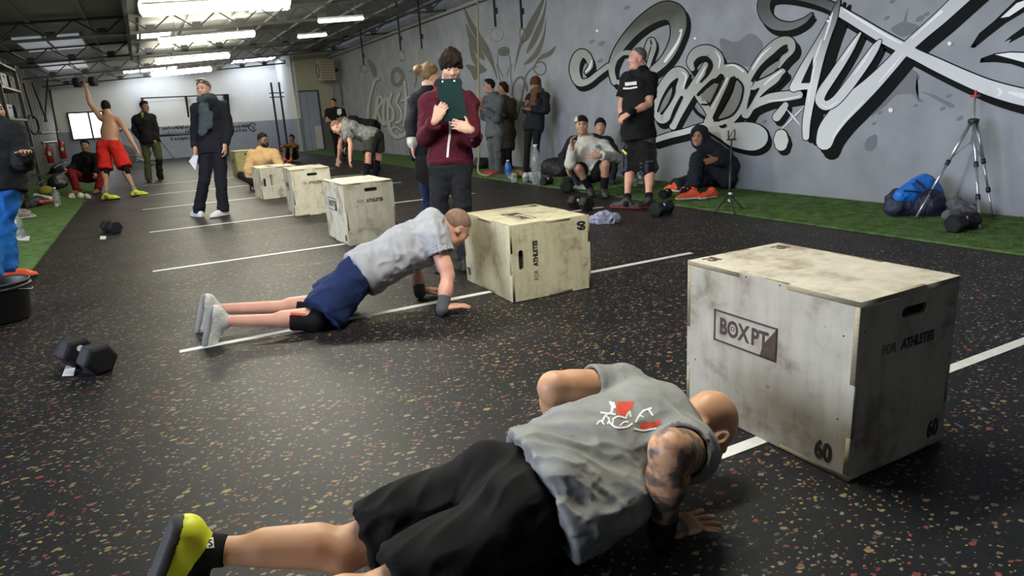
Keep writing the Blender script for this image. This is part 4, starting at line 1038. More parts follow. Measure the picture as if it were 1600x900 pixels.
def plyo_box(label, x, y, yawdeg, lying, ply, group='plywood jump boxes standing in line'):
    yaw = math.radians(90+yawdeg); A = np.array([math.cos(yaw), math.sin(yaw), 0]); B = np.array([math.cos(yaw-math.pi/2), math.sin(yaw-math.pi/2), 0]); Z = np.array([0, 0, 1.0]); N0 = np.array([x, y, .003])
    root = empty('jump_box', (x, y, 0)); tag(root, label, 'box', group)
    if not lying: mp = lambda u, v, z: N0+A*u+B*v+Z*z
    else: mp = lambda u, v, z: N0+A*u+B*(H_-z)+Z*v
    def mk(name, loops, fn, parent=root):
        me = plate(loops, T_-.0006, .0012)
        for v in me.vertices: v.co = Vector(fn(*v.co))
        bm = bmesh.new(); bm.from_mesh(me); bmesh.ops.recalc_face_normals(bm, faces=bm.faces[:]); bm.to_mesh(me); bm.free()
        o = link(name, me, [ply, M_EDGE], parent)
        return o, me
    def edges(me, nv):
        nv = Vector(nv)
        for p in me.polygons:
            if abs(p.normal.dot(nv)) < .6: p.material_index = 1
    nt = [(0.36, 0.64)]
    up = [(0, .36), (.64, 1)]
    lv = [(0, .25), (.55, 1)]; sv = [(.25, .55)]
    hz = T_/2
    dA = mp(1, 0, 0)-mp(0, 0, 0); dB = mp(0, 1, 0)-mp(0, 0, 0); dZ = mp(0, 0, 1)-mp(0, 0, 0)
    gap = .0006
    top, me = mk('panel', [panel_loop(A_, B_, nt, nt)], lambda a, b, c: mp(a, b, H_-hz+c)); edges(me, dZ)
    bot, me = mk('panel', [panel_loop(A_, B_, nt, nt)], lambda a, b, c: mp(a, b, hz+c)); edges(me, dZ)
    # long panels: horizontal edges keep only the middle tab, vertical edges keep the middle tab
    longs = []
    for vv in (hz, B_-hz):
        o, me = mk('panel', [panel_loop(A_, H_, up, lv)], lambda a, b, c, vv=vv: mp(a, vv+c, b)); edges(me, dB); longs.append(o)
    sides = []
    for uu in (hz, A_-hz):
        lp = [panel_loop(B_, H_, up, sv), slot(B_/2+.02, .525, .13, .034)]
        o, me = mk('panel', lp, lambda a, b, c, uu=uu: mp(uu+c, a, b)); edges(me, dA); sides.append(o)
    # near-black inner box: shade behind the hand slots put in as colour
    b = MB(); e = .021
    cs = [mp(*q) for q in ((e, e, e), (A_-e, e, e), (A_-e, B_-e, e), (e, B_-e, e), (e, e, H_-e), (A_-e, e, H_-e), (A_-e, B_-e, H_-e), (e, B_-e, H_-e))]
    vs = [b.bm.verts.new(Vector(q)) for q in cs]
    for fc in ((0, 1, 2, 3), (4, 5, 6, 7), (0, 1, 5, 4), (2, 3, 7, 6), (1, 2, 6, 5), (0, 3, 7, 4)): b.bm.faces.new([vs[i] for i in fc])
    b.build('slot_shade', M_HOLE, root)
    def text(body, o, xd, yd, size, parent, material=M_PRINT, bold=.0, xs=1, name='printed_lettering', sp=1.0, shear=0):
        me = text_mesh(body, size, .0012, bold, xs, sp, shear); me.transform(frame(o, xd, yd)); return link(name, me, material, parent)
    # narrow end faces: FOR ATHLETES and 60
    for (uu, sg, pn) in ((-.0004, 1, sides[0]), (A_+.0004, -1, sides[1])):
        fx = (lambda v: v) if sg == 1 else (lambda v: B_-v)
        text('FOR', mp(uu, fx(.155), .418), dB*sg, dZ, .046, pn, M_PRINTB, -.0006, .80)
        text('ATHLETES', mp(uu, fx(.300), .418), dB*sg, dZ, .046, pn, M_PRINT, .0022, .80)
        text('60', mp(uu, fx(.435), .064), dB*sg, dZ, .085, pn, M_PRINT, .004, .72)
    for (vv, sg, pn) in ((-.0004, -1, longs[0]), (B_+.0004, 1, longs[1])):
        fx = (lambda u_: A_-u_) if sg == -1 else (lambda u_: u_)        # distance from the left edge of the face as seen from outside
        xd = dA*sg; cx = .30; cz = .375; w_, h_ = .30, .125; O = lambda px, pz: mp(fx(px), vv, pz)
        b = MB(); t_ = .007
        def bar(x0, x1, z0, z1):
            b.prism([O(x0, z0), O(x1, z0), O(x1, z1), O(x0, z1)], dB*(1 if sg == 1 else -1), .0012)
        bar(cx-w_/2, cx+w_/2, cz-h_/2, cz-h_/2+t_); bar(cx-w_/2, cx+w_/2, cz+h_/2-t_, cz+h_/2); bar(cx-w_/2, cx-w_/2+t_, cz-h_/2, cz+h_/2); bar(cx+w_/2-t_, cx+w_/2, cz-h_/2, cz+h_/2)
        b.prism([O(cx+w_/2-.075, cz-h_/2), O(cx+w_/2, cz-h_/2), O(cx+w_/2, cz+h_/2), O(cx+w_/2-.060, cz-.012)], dB*(1 if sg == 1 else -1), .0012)
        b.build('printed_frame', M_PRINTB, pn)
        text('BOX', O(cx-.050, cz), xd, dZ, .088, pn, M_PRINTB, .0025, .78); text('PT', O(cx+.072, cz), xd, dZ, .088, pn, M_PRINTB, .0025, .80)
        b = MB(); b.tube([O(cx-.055+.008*math.cos(k*.7), cz+.006+.008*math.sin(k*.7)) for k in range(9)], .0016, 5, closed=True); b.build('printed_dot', M_PRINTB, pn)
        text('60', O(.655, .064), xd, dZ, .088, pn, M_PRINT, .004, .74)
    for (zz, sg, pn) in ((H_+.0004, 1, top), (-.0004, -1, bot)):
        for (u_, v_) in ((.70, .075), (.68, .43)):
            text('75', mp(u_, v_, zz), -dA if sg == 1 else dA, dB*(1), .07, pn, M_PRINTB, .004, .9)
    # sunk screw heads along the joints
    b = MB()
    for (q, nn) in (((.05, 0, .2), -dB), ((.05, 0, .48), -dB), ((.3, 0, .59), -dB), ((.45, 0, .59), -dB), ((.7, 0, .2), -dB), ((0, .03, .12), -dA), ((0, .03, .5), -dA), ((0, .2, .59), -dA), ((0, .47, .3), -dA)):
        p = Vector(mp(*q)); z = Vector(nn).normalized(); R = z.to_track_quat('Z', 'Y').to_matrix(); b.lathe([(0.0032, -.001), (0.0032, .0003), (0, .0003)], p, 8, R)
    tag(b.build('screws', M_HOLE, root), kind='stuff')
    return root
plyo_box('nearest plywood jump box, standing tall beside the bald man', 1.8007, 1.2356, -.324, False, PLY[0])
plyo_box('plywood jump box lying on its side in front of the man in navy shorts', 1.9259, 3.7363, -1.291, True, PLY[1])
plyo_box('plywood jump box standing tall behind the back of the man in navy shorts', 1.5978, 6.4885, 1.670, False, PLY[2])
plyo_box('plywood jump box standing tall, fourth from the camera', 1.5839, 9.0759, -3.282, False, PLY[3])
plyo_box('plywood jump box on its side in front of the man in the tan hoodie', 1.5377, 11.585, .384, True, PLY[4])
P = gz(373, 279); plyo_box('yellowish plywood jump box farthest away, right of the man in the scarf', float(P[0]), float(P[1]), 2.0, False, PLY[5])

M_IRON = mat('black_rubber_iron', (.009, .009, .011), .6, .15, 30, .15, 120, spec=.25)
M_CHROME = mat('dull_chrome', (.35, .35, .36), .3, .1, 20, metal=1.0)
M_CARD = mat('white_card', (.62, .63, .68), .6, .04)
def dumbbell(label, p0, p1, r=.075, hl=.105, tagged=True, z=None, group='black hexagonal dumbbells', rest=True):
    """p0, p1: centres of the two heads"""
    p0, p1 = np.asarray(p0, float), np.asarray(p1, float); ax = nrm(p1-p0); c = (p0+p1)/2
    root = empty('dumbbell', c); tag(root, label, 'dumbbell', group)
    sd = nrm(np.cross(ax, [0, 0, 1])); up = np.cross(sd, ax)
    for p, sg in ((p0, 1), (p1, -1)):
        b = MB(); ring = []
        for off, k in ((-hl/2, .80), (-hl/2+.014, 1.0), (hl/2-.014, 1.0), (hl/2, .80)):
            ring.append([b.bm.verts.new(Vector(p+ax*off+(sd*math.cos(math.pi/3*q)+up*math.sin(math.pi/3*q))*r*k)) for q in range(6)])
        for R0, R1 in zip(ring[:-1], ring[1:]):
            for q in range(6): b.bm.faces.new((R0[q], R0[(q+1) % 6], R1[(q+1) % 6], R1[q]))
        b.bm.faces.new(ring[0]); b.bm.faces.new(ring[-1])
        bmesh.ops.bevel(b.bm, geom=b.bm.edges[:], offset=.004, segments=2, affect='EDGES')
        h = b.build('weight_head', M_IRON, root)
        if tagged:
            b = MB(); q = p-ax*sg*(hl/2-.001)*-1 if False else p+ax*sg*(hl/2+.001)
            b.lathe([(.017, -.001), (.017, .0015), (0, .0015)], q+up*.03, 12, Vector(ax*sg).to_track_quat('Z', 'Y').to_matrix()); b.build('weight_label', M_CARD, h)
    b = MB(); b.tube([p0, p0+(p1-p0)*.35, c, p0+(p1-p0)*.65, p1], [.015, .015, .018, .015, .015], 12); b.build('handle', M_CHROME, root, smooth=True)
    return root
def db_floor(label, a, b_, r=.075, hl=.105, base=0.0, L=None, **kw):
    h = r*math.cos(math.pi/6)+base; p0 = gz(*a, h); p1 = gz(*b_, h)
    if L:
        c = (p0+p1)/2; d = nrm(p1-p0)*L/2; p0, p1 = c-d, c+d
    return dumbbell(label, p0, p1, r, hl, **kw)
db_floor('black hex dumbbell on the rubber floor at lower left beside a white card', (117, 549), (154, 561), .086, .12, L=.235)
db_floor('black hex dumbbell on the floor left of the man in the scarf', (165, 353), (183, 356), .085, .11, L=.20)
db_floor('black hex dumbbell on the rubber just behind the lying box, under the coach', (896, 315), (919, 319), .088, .12, L=.24)
db_floor('black hex dumbbell at the coach\'s feet with a white label', (1024, 328), (1044, 322), .085, .11, L=.20)
db_floor('black hex dumbbell under the silver tripod', (1492, 350), (1517, 344), .082, .12, base=.016, L=.20)
db_floor('black hex dumbbell standing by the squatting man in the white hoodie', (884, 292), (888, 286), .10, .11, base=.016, L=.20)
db_floor('small black dumbbell on the turf left of the squatting man', (848, 284), (860, 281), .07, .09, base=.016, L=.17)
db_floor('small black dumbbell in front of the orange shoes by the wall', (1069, 301), (1076, 299), .06, .07, base=.016, L=.12)
db_floor('small black dumbbell on the turf between coach and seated man', (1036, 304), (1044, 301), .06, .08, base=.016, L=.14)
def card(label, quad, z=.004, m_=M_CARD, th=.002, cat='card', name='paper_card'):
    pts = [gz(x, y, z) for x, y in quad]
    o = MB().prism(pts, (0, 0, 1), th).build(name, m_); c = np.mean(pts, 0)
    tag(o, label, cat); return o
card('small white card lying beside the lower left dumbbell', [(97, 588), (103, 572), (119, 571), (115, 587)])
card('tiny white card on the floor below the left dumbbell', [(156, 374), (157, 369), (166, 369), (165, 374)])
card('white paper sheet on the left turf under a clear bottle', [(16, 375), (18, 370), (47, 369), (45, 376)], .018)
card('white folded paper on the turf in front of the squatting man', [(896, 296), (898, 290), (918, 290), (919, 296)], .02, th=.02, cat='paper')

# bucket at the left edge
C0 = gz(6, 500); M_BUCK = mat('black_plastic_bucket', (.012, .012, .014), .5, .1)
bk = empty('bucket', C0); tag(bk, 'black plastic bucket at the left edge below the orange shoes', 'bucket')
MB().lathe([(0, .006), (.155, .004), (.165, .012), (.195, .255), (.205, .262), (.205, .275), (.190, .275), (.187, .255), (.158, .02), (0, .016)], C0, 40).build('bucket_shell', M_BUCK, bk, smooth=True)
MB().lathe([(.198, .225), (.209, .23), (.209, .245), (.198, .25)], C0, 40).build('rim_band', M_BUCK, bk, smooth=True)
MB().tube([C0+np.array([.205*math.cos(t), .205*math.sin(t)*1.0, .24-.05*math.sin((t+.9)/2.2*math.pi) if True else 0]) for t in np.linspace(-.9, 1.3, 14)], .004, 8).build('bucket_handle', M_CHROME, bk, smooth=True)

# silver camera tripod in front of the mural
M_SILV = mat('brushed_silver', (.55, .56, .60), .35, .08, 30, metal=.8); M_RED = mat('red_plastic', (.45, .03, .03), .4, .05)
M_PLAST = mat('black_plastic', (.02, .02, .022), .45, .08)
t = empty('tripod', gz(1505, 345)); tag(t, 'silver camera tripod standing on the turf before the mural', 'tripod')
feet = [gz(1430, 342, .02), gz(1531, 358, .02), gz(1551, 338, .02)]
ap = gd(1521, 190, 6.05); ap2 = gd(1524, 150, 6.05)
for i, ft in enumerate(feet):
    d = ft-ap; st = ap+nrm(np.array([d[0], d[1], 0]))*.03-np.array([0, 0, .02])
    b = MB(); b.tube([st, st+(ft-st)*.40], .0145, 12); lg = b.build('leg', M_SILV, t, smooth=True)
    MB().tube([st+(ft-st)*.38, st+(ft-st)*.72], .0115, 12).build('leg_section', M_SILV, lg, smooth=True)
    MB().tube([st+(ft-st)*.70, ft], .009, 12).build('leg_section', M_SILV, lg, smooth=True)
    for q in (.40, .71):
        c = st+(ft-st)*q; e = nrm(ft-st)*.022; MB().tube([c-e, c+e], .019, 10).build('clamp', M_PLAST, lg, smooth=True)
    MB().lathe([(0, -.02), (.014, -.016), (.014, .01), (0, .02)], ft, 10).build('foot_tip', M_PLAST, lg, smooth=True)
MB().tube([ap-(ap2-ap)*.9, ap2], .009, 12).build('centre_column', M_SILV, t, smooth=True)
MB().lathe([(0, -.03), (.035, -.03), (.045, 0), (.045, .02), (.02, .03), (0, .03)], ap, 16).build('shoulder', M_PLAST, t, smooth=True)
br = ap-(ap2-ap)*.75
for ft in feet:
    st = ap+(ft-ap)*.36; MB().tube([br, st], .005, 8).build('brace', M_SILV, t)
b = MB(); b.box(ap2+np.array([0, 0, .0]), (.07, .05, .02), bev=.004); b.tube([ap2+np.array([0, 0, 0]), ap2+np.array([.0, 0, .05])], .01, 8); b.build('head_plate', M_RED, t)
# black phone stand
t = empty('phone_stand', gz(1142, 328)); tag(t, 'slim black tripod stand with a phone clamp beside the seated hooded man', 'tripod')
top_ = gd(1143, 218, 7.4); low = gd(1140, 303, 7.38)
MB().tube([low-(top_-low)*.05, low+(top_-low)*.55], .014, 12).build('pole', M_PLAST, t, smooth=True)
MB().tube([low+(top_-low)*.5, top_], .009, 12).build('upper_pole', M_PLAST, t, smooth=True)
for ft in (gz(1117, 331, .012), gz(1147, 334, .012), gz(1162, 327, .012)):
    lg = MB().tube([low, low*.4+ft*.6, ft], [.011, .010, .009], 10).build('leg', M_PLAST, t, smooth=True)
    MB().lathe([(0, -.01), (.014, -.008), (.014, .008), (0, .012)], ft, 10).build('foot_tip', M_PLAST, lg, smooth=True)
    MB().tube([low-(top_-low)*.0+np.array([0, 0, -.10]), low*.55+ft*.45], .005, 6).build('brace', M_PLAST, t)
for q in (.0, -.07): MB().lathe([(0, -.018), (.022, -.012), (.022, .012), (0, .018)], low+np.array([.0, -.01, q]), 12).build('collar', M_CARD, t, smooth=True)
b = MB(); e1 = nrm(RT*np.array([1, 1, 0])); 
for sg in (-1, 1): b.tube([top_+e1*.02*sg, top_+e1*.035*sg+np.array([0, 0, .03]), top_+e1*.035*sg+np.array([0, 0, .10])], .007, 8)
b.tube([top_-e1*.05, top_+e1*.05], .009, 8); b.tube([top_+np.array([0, 0, .02])-e1*.03, top_+np.array([0, 0, .11])+e1*.03], .004, 6); b.build('phone_clamp', M_PLAST, t)

# soft things
def soft(name, label, cat, fn, material, vox=.012, disp=None, parts=(), group=None, floorz=None):
    S = Sdf(); fn(S); me = S.mesh(name, vox, disp=disp, floorz=floorz); c = np.empty(len(me.vertices)*3, np.float32); me.vertices.foreach_get('co', c); c = c.reshape(-1, 3)
    base = np.array([c[:, 0].mean(), c[:, 1].mean(), c[:, 2].min()])
    root = empty(name, base); tag(root, label, cat, group); link('shell' if not parts else 'main_body', me, material, root)
    for (pn, pf, pm, pd) in parts:
        Q = Sdf(); pf(Q); link(pn, Q.mesh(pn, vox, disp=pd), pm, root)
    return root
M_NAVYBAG = mat('navy_nylon', (.018, .022, .055), .6, .15, 20, .2, 60); M_BLUEBAG = mat('bright_blue_nylon', (.010, .16, .62), .5, .15, 20, .25, 50)
M_GREYJ = mat('grey_jacket_cloth', (.10, .10, .12), .85, .25, 25, .3, 90); M_BLKBAG = mat('black_nylon', (.012, .012, .014), .6, .15, 20, .2, 60)
G0 = lambda x, y, z=.016: gz(x, y, z)
def bagbody(S):
    S.rc(gd(1405, 318, 6.45), gd(1448, 318, 6.35), .12, .12, .05); S.rc(gd(1400, 322, 6.4), gd(1405, 312, 6.45), .10, .10, .05); S.rc(gd(1450, 305, 6.45), gd(1455, 320, 6.35), .10, .11, .05)
    S.cut((0, 0, .016), (0, 0, -1))
def bagtop(S):
    S.rc(gd(1442, 290, 6.42), gd(1420, 303, 6.36), .105, .085, .05); S.rc(gd(1420, 303, 6.34), gd(1406, 306, 6.32), .08, .05, .04); S.rc(gd(1452, 296, 6.42), gd(1462, 303, 6.42), .085, .06, .04)
def bagstrap(S):
    S.rc(gd(1432, 282, 6.30), gd(1455, 305, 6.30), .014, .014, .01); S.rc(gd(1455, 305, 6.30), gd(1452, 325, 6.24), .014, .014, .01); S.rc(gd(1412, 298, 6.26), gd(1440, 300, 6.24), .010, .010, .01)
soft('backpack', 'bright blue and navy backpack on the turf behind the silver tripod', 'backpack', bagbody, M_NAVYBAG, .010, folds(.012, 12, 4), [('lid', bagtop, M_BLUEBAG, folds(.014, 12, 7)), ('strap', bagstrap, M_NAVYBAG, None)])
def jack(S):
    for (x, y, d, r, x2, y2, d2, r2) in ((1490, 318, 6.25, .055, 1503, 325, 6.2, .06), (1495, 322, 6.25, .06, 1518, 330, 6.1, .05), (1482, 337, 6.0, .040, 1498, 336, 6.05, .05), (1502, 328, 6.1, .05, 1522, 340, 6.0, .04)):
        S.rc(gd(x, y, d), gd(x2, y2, d2), r, r2, .04)
    S.cut((0, 0, .016), (0, 0, -1))
soft('jacket', 'crumpled dark grey jacket on the turf beside the blue backpack', 'jacket', jack, M_GREYJ, .008, folds(.015, 15, 3))
def towel(S):
    S.rc(gz(928, 343, .03), gz(945, 340, .06), .035, .05, .03); S.rc(gz(945, 340, .06), gz(960, 341, .05), .06, .045, .03); S.rc(gz(935, 347, .02), gz(962, 345, .02), .03, .03, .03); S.rc(gz(918, 345, .015), gz(930, 345, .02), .02, .03, .02); S.cut((0, 0, .002), (0, 0, -1))
soft('towel', 'crumpled pale lilac towel on the rubber behind the lying box', 'towel', towel, mat('lilac_towel', (.28, .29, .40), .95, .1, 30, .4, 150), .007, folds(.022, 22, 5))
def duffel(S): S.rc(gz(858, 262, .13), gz(876, 265, .13), .14, .13, .06); S.sp(gz(867, 255, .2), .09, .06); S.cut((0, 0, .016), (0, 0, -1))
soft('duffel_bag', 'black duffel bag on the turf at the foot of the wall', 'bag', duffel, M_BLKBAG, .014, folds(.02, 9, 3), [('strap', lambda S: (S.rc(gz(861, 258, .26), gz(869, 258, .29), .015, .015, .01), S.rc(gz(869, 258, .29), gz(875, 262, .25), .015, .015, .01)), M_NAVYBAG, None)])
def duf2(S): S.rc(gz(748, 256, .12), gz(764, 254, .12), .12, .10, .06); S.cut((0, 0, .016), (0, 0, -1))
soft('duffel_bag', 'black bag against the wall behind the grey hooded man\'s legs', 'bag', duf2, M_BLKBAG, .016, folds(.02, 9, 8))
def plast(S):
    for i in range(9): S.rc(gz(822+i*1.0, 276+1.2*math.sin(i*2.1), .08+.04*math.sin(i)), gz(822+i*1.0, 280, .05), .045, .035, .02)
    S.cut((0, 0, .016), (0, 0, -1))
soft('plastic_bag', 'crumpled white plastic bag on the turf beside the beanie woman\'s feet', 'bag', plast, mat('white_plastic', (.42, .43, .45), .4, .1, 30), .012, folds(.03, 16, 2))
def cloth2(S):
    for (x, y, x2, y2, r) in ((800, 275, 811, 270, .05), (806, 273, 815, 271, .045), (798, 277, 806, 275, .04)): S.rc(gz(x, y, .06), gz(x2, y2, .08), r, r*.8, .03)
    S.cut((0, 0, .016), (0, 0, -1))
soft('jacket', 'tan and grey garment dropped on the turf by the blue shaker', 'jacket', cloth2, mat('tan_cloth', (.24, .15, .09), .9, .3, 25), .011, folds(.022, 16, 2))
def lshirt(S):
    S.rc(gz(45, 322, .05), gz(62, 314, .08), .10, .08, .04); S.rc(gz(62, 312, .07), gz(78, 313, .04), .07, .05, .03); S.cut((0, 0, .016), (0, 0, -1))
soft('jersey', 'black jersey with white and red trim dropped on the left turf', 'jersey', lshirt, M_BLKBAG, .012, folds(.02, 14, 2), [('trim_band', lambda S: S.rc(gz(55, 305, .16), gz(79, 310, .09), .025, .03, .02), M_CARD, folds(.012, 14, 3)), ('red_band', lambda S: S.rc(gz(62, 316, .09), gz(82, 314, .05), .025, .025, .02), M_RED, folds(.01, 14, 3))])
def paper_ball(S):
    for (x, y, r) in ((112, 307, .05), (125, 307, .06), (137, 307, .05)): S.sp(gz(x, y, .05), r, .04)
    S.cut((0, 0, .016), (0, 0, -1))
soft('towel', 'rolled white towel on the turf by the squatting man in black', 'towel', paper_ball, mat('white_towel', (.50, .50, .44), .95, .1, 30), .012, folds(.02, 18, 2))
for (lab, pts, m_) in (('pile of dark gym bags at the foot of the left wall', ((88, 277, .13), (98, 270, .16), (104, 274, .12)), M_BLKBAG), ('dark bag on the left turf below the shelves', ((52, 291, .13), (62, 286, .15)), M_BLKBAG), ('dark holdall beside the red extinguishers', ((78, 266, .13), (86, 261, .14)), M_NAVYBAG)):
    def fn(S, pts=pts):
        Q = [gz(*a) for a in pts]
        for q, a in zip(Q, pts): q[0] = max(q[0], (WL+.68 if q[1] < 21.5 else WL+.06)+a[2]*1.3)
        for a, b_, p_, q_ in zip(pts[:-1], pts[1:], Q[:-1], Q[1:]): S.rc(p_, q_, a[2]*1.1, b_[2]*1.1, .06)
        S.cut((0, 0, .016), (0, 0, -1))
    soft('gym_bag', lab, 'bag', fn, m_, .022, folds(.03, 7, 5), [('strap', (lambda S, pts=pts: S.rc(gz(pts[0][0]+6, pts[0][1]-3, pts[0][2]*1.9), gz(pts[1][0]+6, pts[1][1]-3, pts[1][2]*1.9), .03, .03, .02)), M_NAVYBAG, None)])
soft('medicine_ball', 'dull yellow ball on the left turf among the dark bags', 'ball', lambda S: S.el(gz(72, 298, .10), None, (.14, .14, .10), .02), mat('dull_yellow', (.32, .30, .03), .7, .1), .015)
def shoe_pair(label, a, b_, m_, s_, base=.016):
    for i, (p, q) in enumerate((a, b_)):
        r = empty('trainer', gz(*p, base)); tag(r, label[i], 'shoe'); shoe(r, gz(*p, base+.08), gz(*q, base+.08), 1.0, m_, s_, .010)
M_ORANGE = mat('bright_orange_mesh', (.75, .09, .03), .6, .1, 40); M_WSOLE = mat('white_sole', (.6, .6, .6), .6, .05); M_BSOLE = mat('black_sole', (.02, .02, .02), .7, .05)
shoe_pair(('grey trainer on the left turf, the nearer of two', 'grey trainer on the left turf, tucked behind the other'), ((28, 334), (45, 332)), ((22, 328), (38, 326)), mat('grey_mesh', (.22, .20, .20), .7, .3, 40), M_WSOLE)
# bottles
M_CLEAR = mat('clear_plastic', (.80, .86, .88), .12, 0, trans=.85); M_BCAP = mat('blue_cap', (.02, .10, .40), .4, 0); M_WCAP = mat('white_cap', (.6, .6, .62), .4, 0)
def bottle(label, c, h, r, body=M_CLEAR, cap=M_WCAP, band=None):
    t = empty('bottle', c); tag(t, label, 'bottle')
    MB().lathe([(0, .004), (r*.85, 0), (r, .02), (r, h*.30), (r*.94, h*.34), (r, h*.38), (r, h*.66), (r*.75, h*.80), (r*.36, h*.90), (r*.36, h*.94), (0, h*.94)], c, 20).build('bottle_body', body, t, smooth=True)
    MB().lathe([(0, h*.93), (r*.42, h*.93), (r*.42, h), (0, h)], c, 16).build('bottle_cap', cap, t, smooth=True)
    if band: MB().lathe([(r*1.01, h*.40), (r*1.015, h*.41), (r*1.015, h*.60), (r*1.01, h*.61)], c, 20).build('bottle_label', band, t, smooth=True)
bottle('large clear water bottle with a white cap on the turf edge by the wall', gz(839, 288, .016), .62, .075)
bottle('blue shaker bottle with a white lid at the feet of the grey hooded man', gz(795, 279, .016), .32, .06, mat('blue_plastic', (.02, .10, .38), .4, .1), M_WCAP)
bottle('clear water bottle on the left turf beside the jersey', gz(91, 322, .016), .32, .055)
bottle('clear water bottle standing on the white paper at left', gz(34, 371, .02), .30, .045)
bottle('small clear bottle lying by the turf edge near the blue shaker', gz(803, 285, .016), .14, .05)
for i, (x, y, lab) in enumerate(((993, 291, 'clear bottle on the turf between the coach\'s legs'), (1002, 287, 'clear bottle on the turf behind the coach\'s left leg'))): bottle(lab, gz(x, y, .016), .20, .04, band=M_WCAP)

# climbing rope, gymnastic rings
M_ROPE = mat('pale_hemp_rope', (.30, .26, .17), .9, .2, 60); M_WOODR = mat('pale_wood_ring', (.24, .21, .15), .6, .2, 20); M_STRAP = mat('black_strap', (.015, .015, .016), .8, .1)
t = empty('climbing_rope', gz(752, 270)); tag(t, 'pale climbing rope hanging to the turf beside the wall', 'rope')
pts = [gd(746, -6, 13.3), gd(747, 60, 13.3), gd(748, 130, 13.3), gd(749, 200, 13.2), gd(748, 245, 13.1)] + [gz(x, y, .035) for x, y in ((747, 264), (751, 272), (759, 274), (768, 273))]
pts[5] = gz(747, 266, .10)
MB().tube([tuple(p) for p in smooth_pts(pts, n=6)], .021, 8).build('rope', M_ROPE, t, smooth=True)
b = MB(); b.tube([pts[0], pts[0]+np.array([0, 0, .2])], .035, 8); b.build('rope_end', M_STRAP, t)
def ring_set(label, px, py, D, r_out, turn, ytop):
    c = gd(px, py, D); t = empty('gym_ring', c); tag(t, label, 'gym ring', 'gymnastic rings hanging on black straps')
    d1 = nrm(RT*math.cos(turn)+FW*math.sin(turn)); d1[2] = 0; d1 = nrm(d1)
    MB().tube([c+d1*math.cos(a)*r_out+np.array([0, 0, 1])*math.sin(a)*r_out for a in np.linspace(0, 2*math.pi, 28, endpoint=False)], .0145, 10, closed=True).build('ring', M_WOODR, t, smooth=True)
    tp = c+np.array([0, 0, r_out]); zt = roofz(c[0])+rt_-.02
    b = MB(); b.box((c[0], c[1], (tp[2]+zt)/2), (.04, .012, zt-tp[2])); st = b.build('strap', M_STRAP, t)
    MB().box((c[0]+.02, c[1]-.01, tp[2]+.26), (.06, .03, .10), bev=.006).build('buckle', M_STRAP, st)
for a in (('gym ring hanging right above the man with the rope, seen full face', 775, 54, 11.4, .112, 0), ('gym ring hanging over the right wing of the mural figure, seen edge on', 816, 55, 11.3, .112, 1.1), ('gym ring hanging above the blonde woman', 660, 85, 15.0, .112, 0), ('gym ring hanging left of the blonde woman, seen at an angle', 627, 87, 15.4, .112, .9), ('gym ring hanging farthest along the wall near the heater', 569, 107, 20.5, .112, .3)):
    ring_set(*a, 0)

# wall heater, wall bar, posts, barbell, exercise bike, extinguishers, shelves
M_BEIGE = mat('beige_enamel', (.33, .30, .22), .5, .08); M_EXT = mat('extinguisher_red', (.36, .02, .02), .35, .05)
hc_ = np.array([6.30, 26.0, 2.88]); t = empty('unit_heater', hc_); tag(t, 'beige fan heater on a wall bracket above the door', 'heater')
MB().box(hc_, (.55, .52, .72), bev=.02).build('casing', M_BEIGE, t)
b = MB()
for k in range(7): b.box(hc_+np.array([0, -.265, -.27+.09*k]), (.46, .012, .012))
b.build('louvres', M_STEEL, t)
MB().tube([hc_+np.array([-.285, .20*math.cos(q), .24*math.sin(q)]) for q in np.linspace(0, 6.283, 24, endpoint=False)], .018, 8, closed=True).build('fan_guard', M_STEEL, t, smooth=True)
MB().lathe([(0, 0), (.11, .0), (.05, .16), (0, .16)], hc_+np.array([.275, 0, 0]), 16, Matrix.Rotation(math.pi/2, 3, 'Y')).build('flue', M_PLAST, t, smooth=True)
b = MB(); b.tube([hc_+np.array([-.1, 0, -.38]), np.array([WX-.0, 26.0, 2.50])], .03, 8); b.tube([np.array([WX-.03, 26.0, 2.5]), np.array([WX-.03, 26.0, 1.6])], .05, 8); b.box(hc_+np.array([.2, 0, -.39]), (.6, .08, .05)); b.build('bracket', M_DARKGREY, t)
t = empty('wall_bar', (1.75, YB-.5, 2.3)); tag(t, 'long black pull-up bar on brackets across the white back wall', 'pull-up bar')
MB().tube([(.2, YB-.55, 2.34), (3.35, YB-.55, 2.34)], .025, 10).build('bar', M_BLACK, t, smooth=True)
for x in (.25, 1.78, 3.2, 3.32):
    b = MB(); b.prism([(x-.03, YB-.6, 2.36), (x-.03, YB-.02, 2.36), (x-.03, YB-.02, 1.55)], (1, 0, 0), .06); b.build('bracket', M_BLACK, t)
t = empty('rig_post', (4.95, 29.0, 0)); tag(t, 'pair of tall black rig posts with cross rungs by the white column', 'gym rig')
for x in (4.82, 5.12): MB().box((x, 29.0, 1.34), (.07, .07, 2.68)).build('post', M_BLACK, t)
for z in (2.28, 2.12): MB().tube([(4.70, 29.0, z), (5.26, 29.0, z)], .02, 8).build('rung', M_BLACK, t)
MB().box((4.97, 29.0, .02), (.55, .4, .04)).build('base_plate', M_BLACK, t)
t = empty('barbell', (1.3, 29.6, .9)); tag(t, 'black bar resting on a trestle in front of the back wall', 'barbell')
MB().tube([(.2, 29.6, .92), (2.7, 29.6, .92)], .045, 10).build('bar', M_BLACK, t, smooth=True)
for x in (.5, 2.3):
    for dx in (-.45, .45): MB().tube([(x, 29.6, .9), (x+dx, 29.6, 0)], .015, 8).build('trestle_leg', M_STEEL, t)
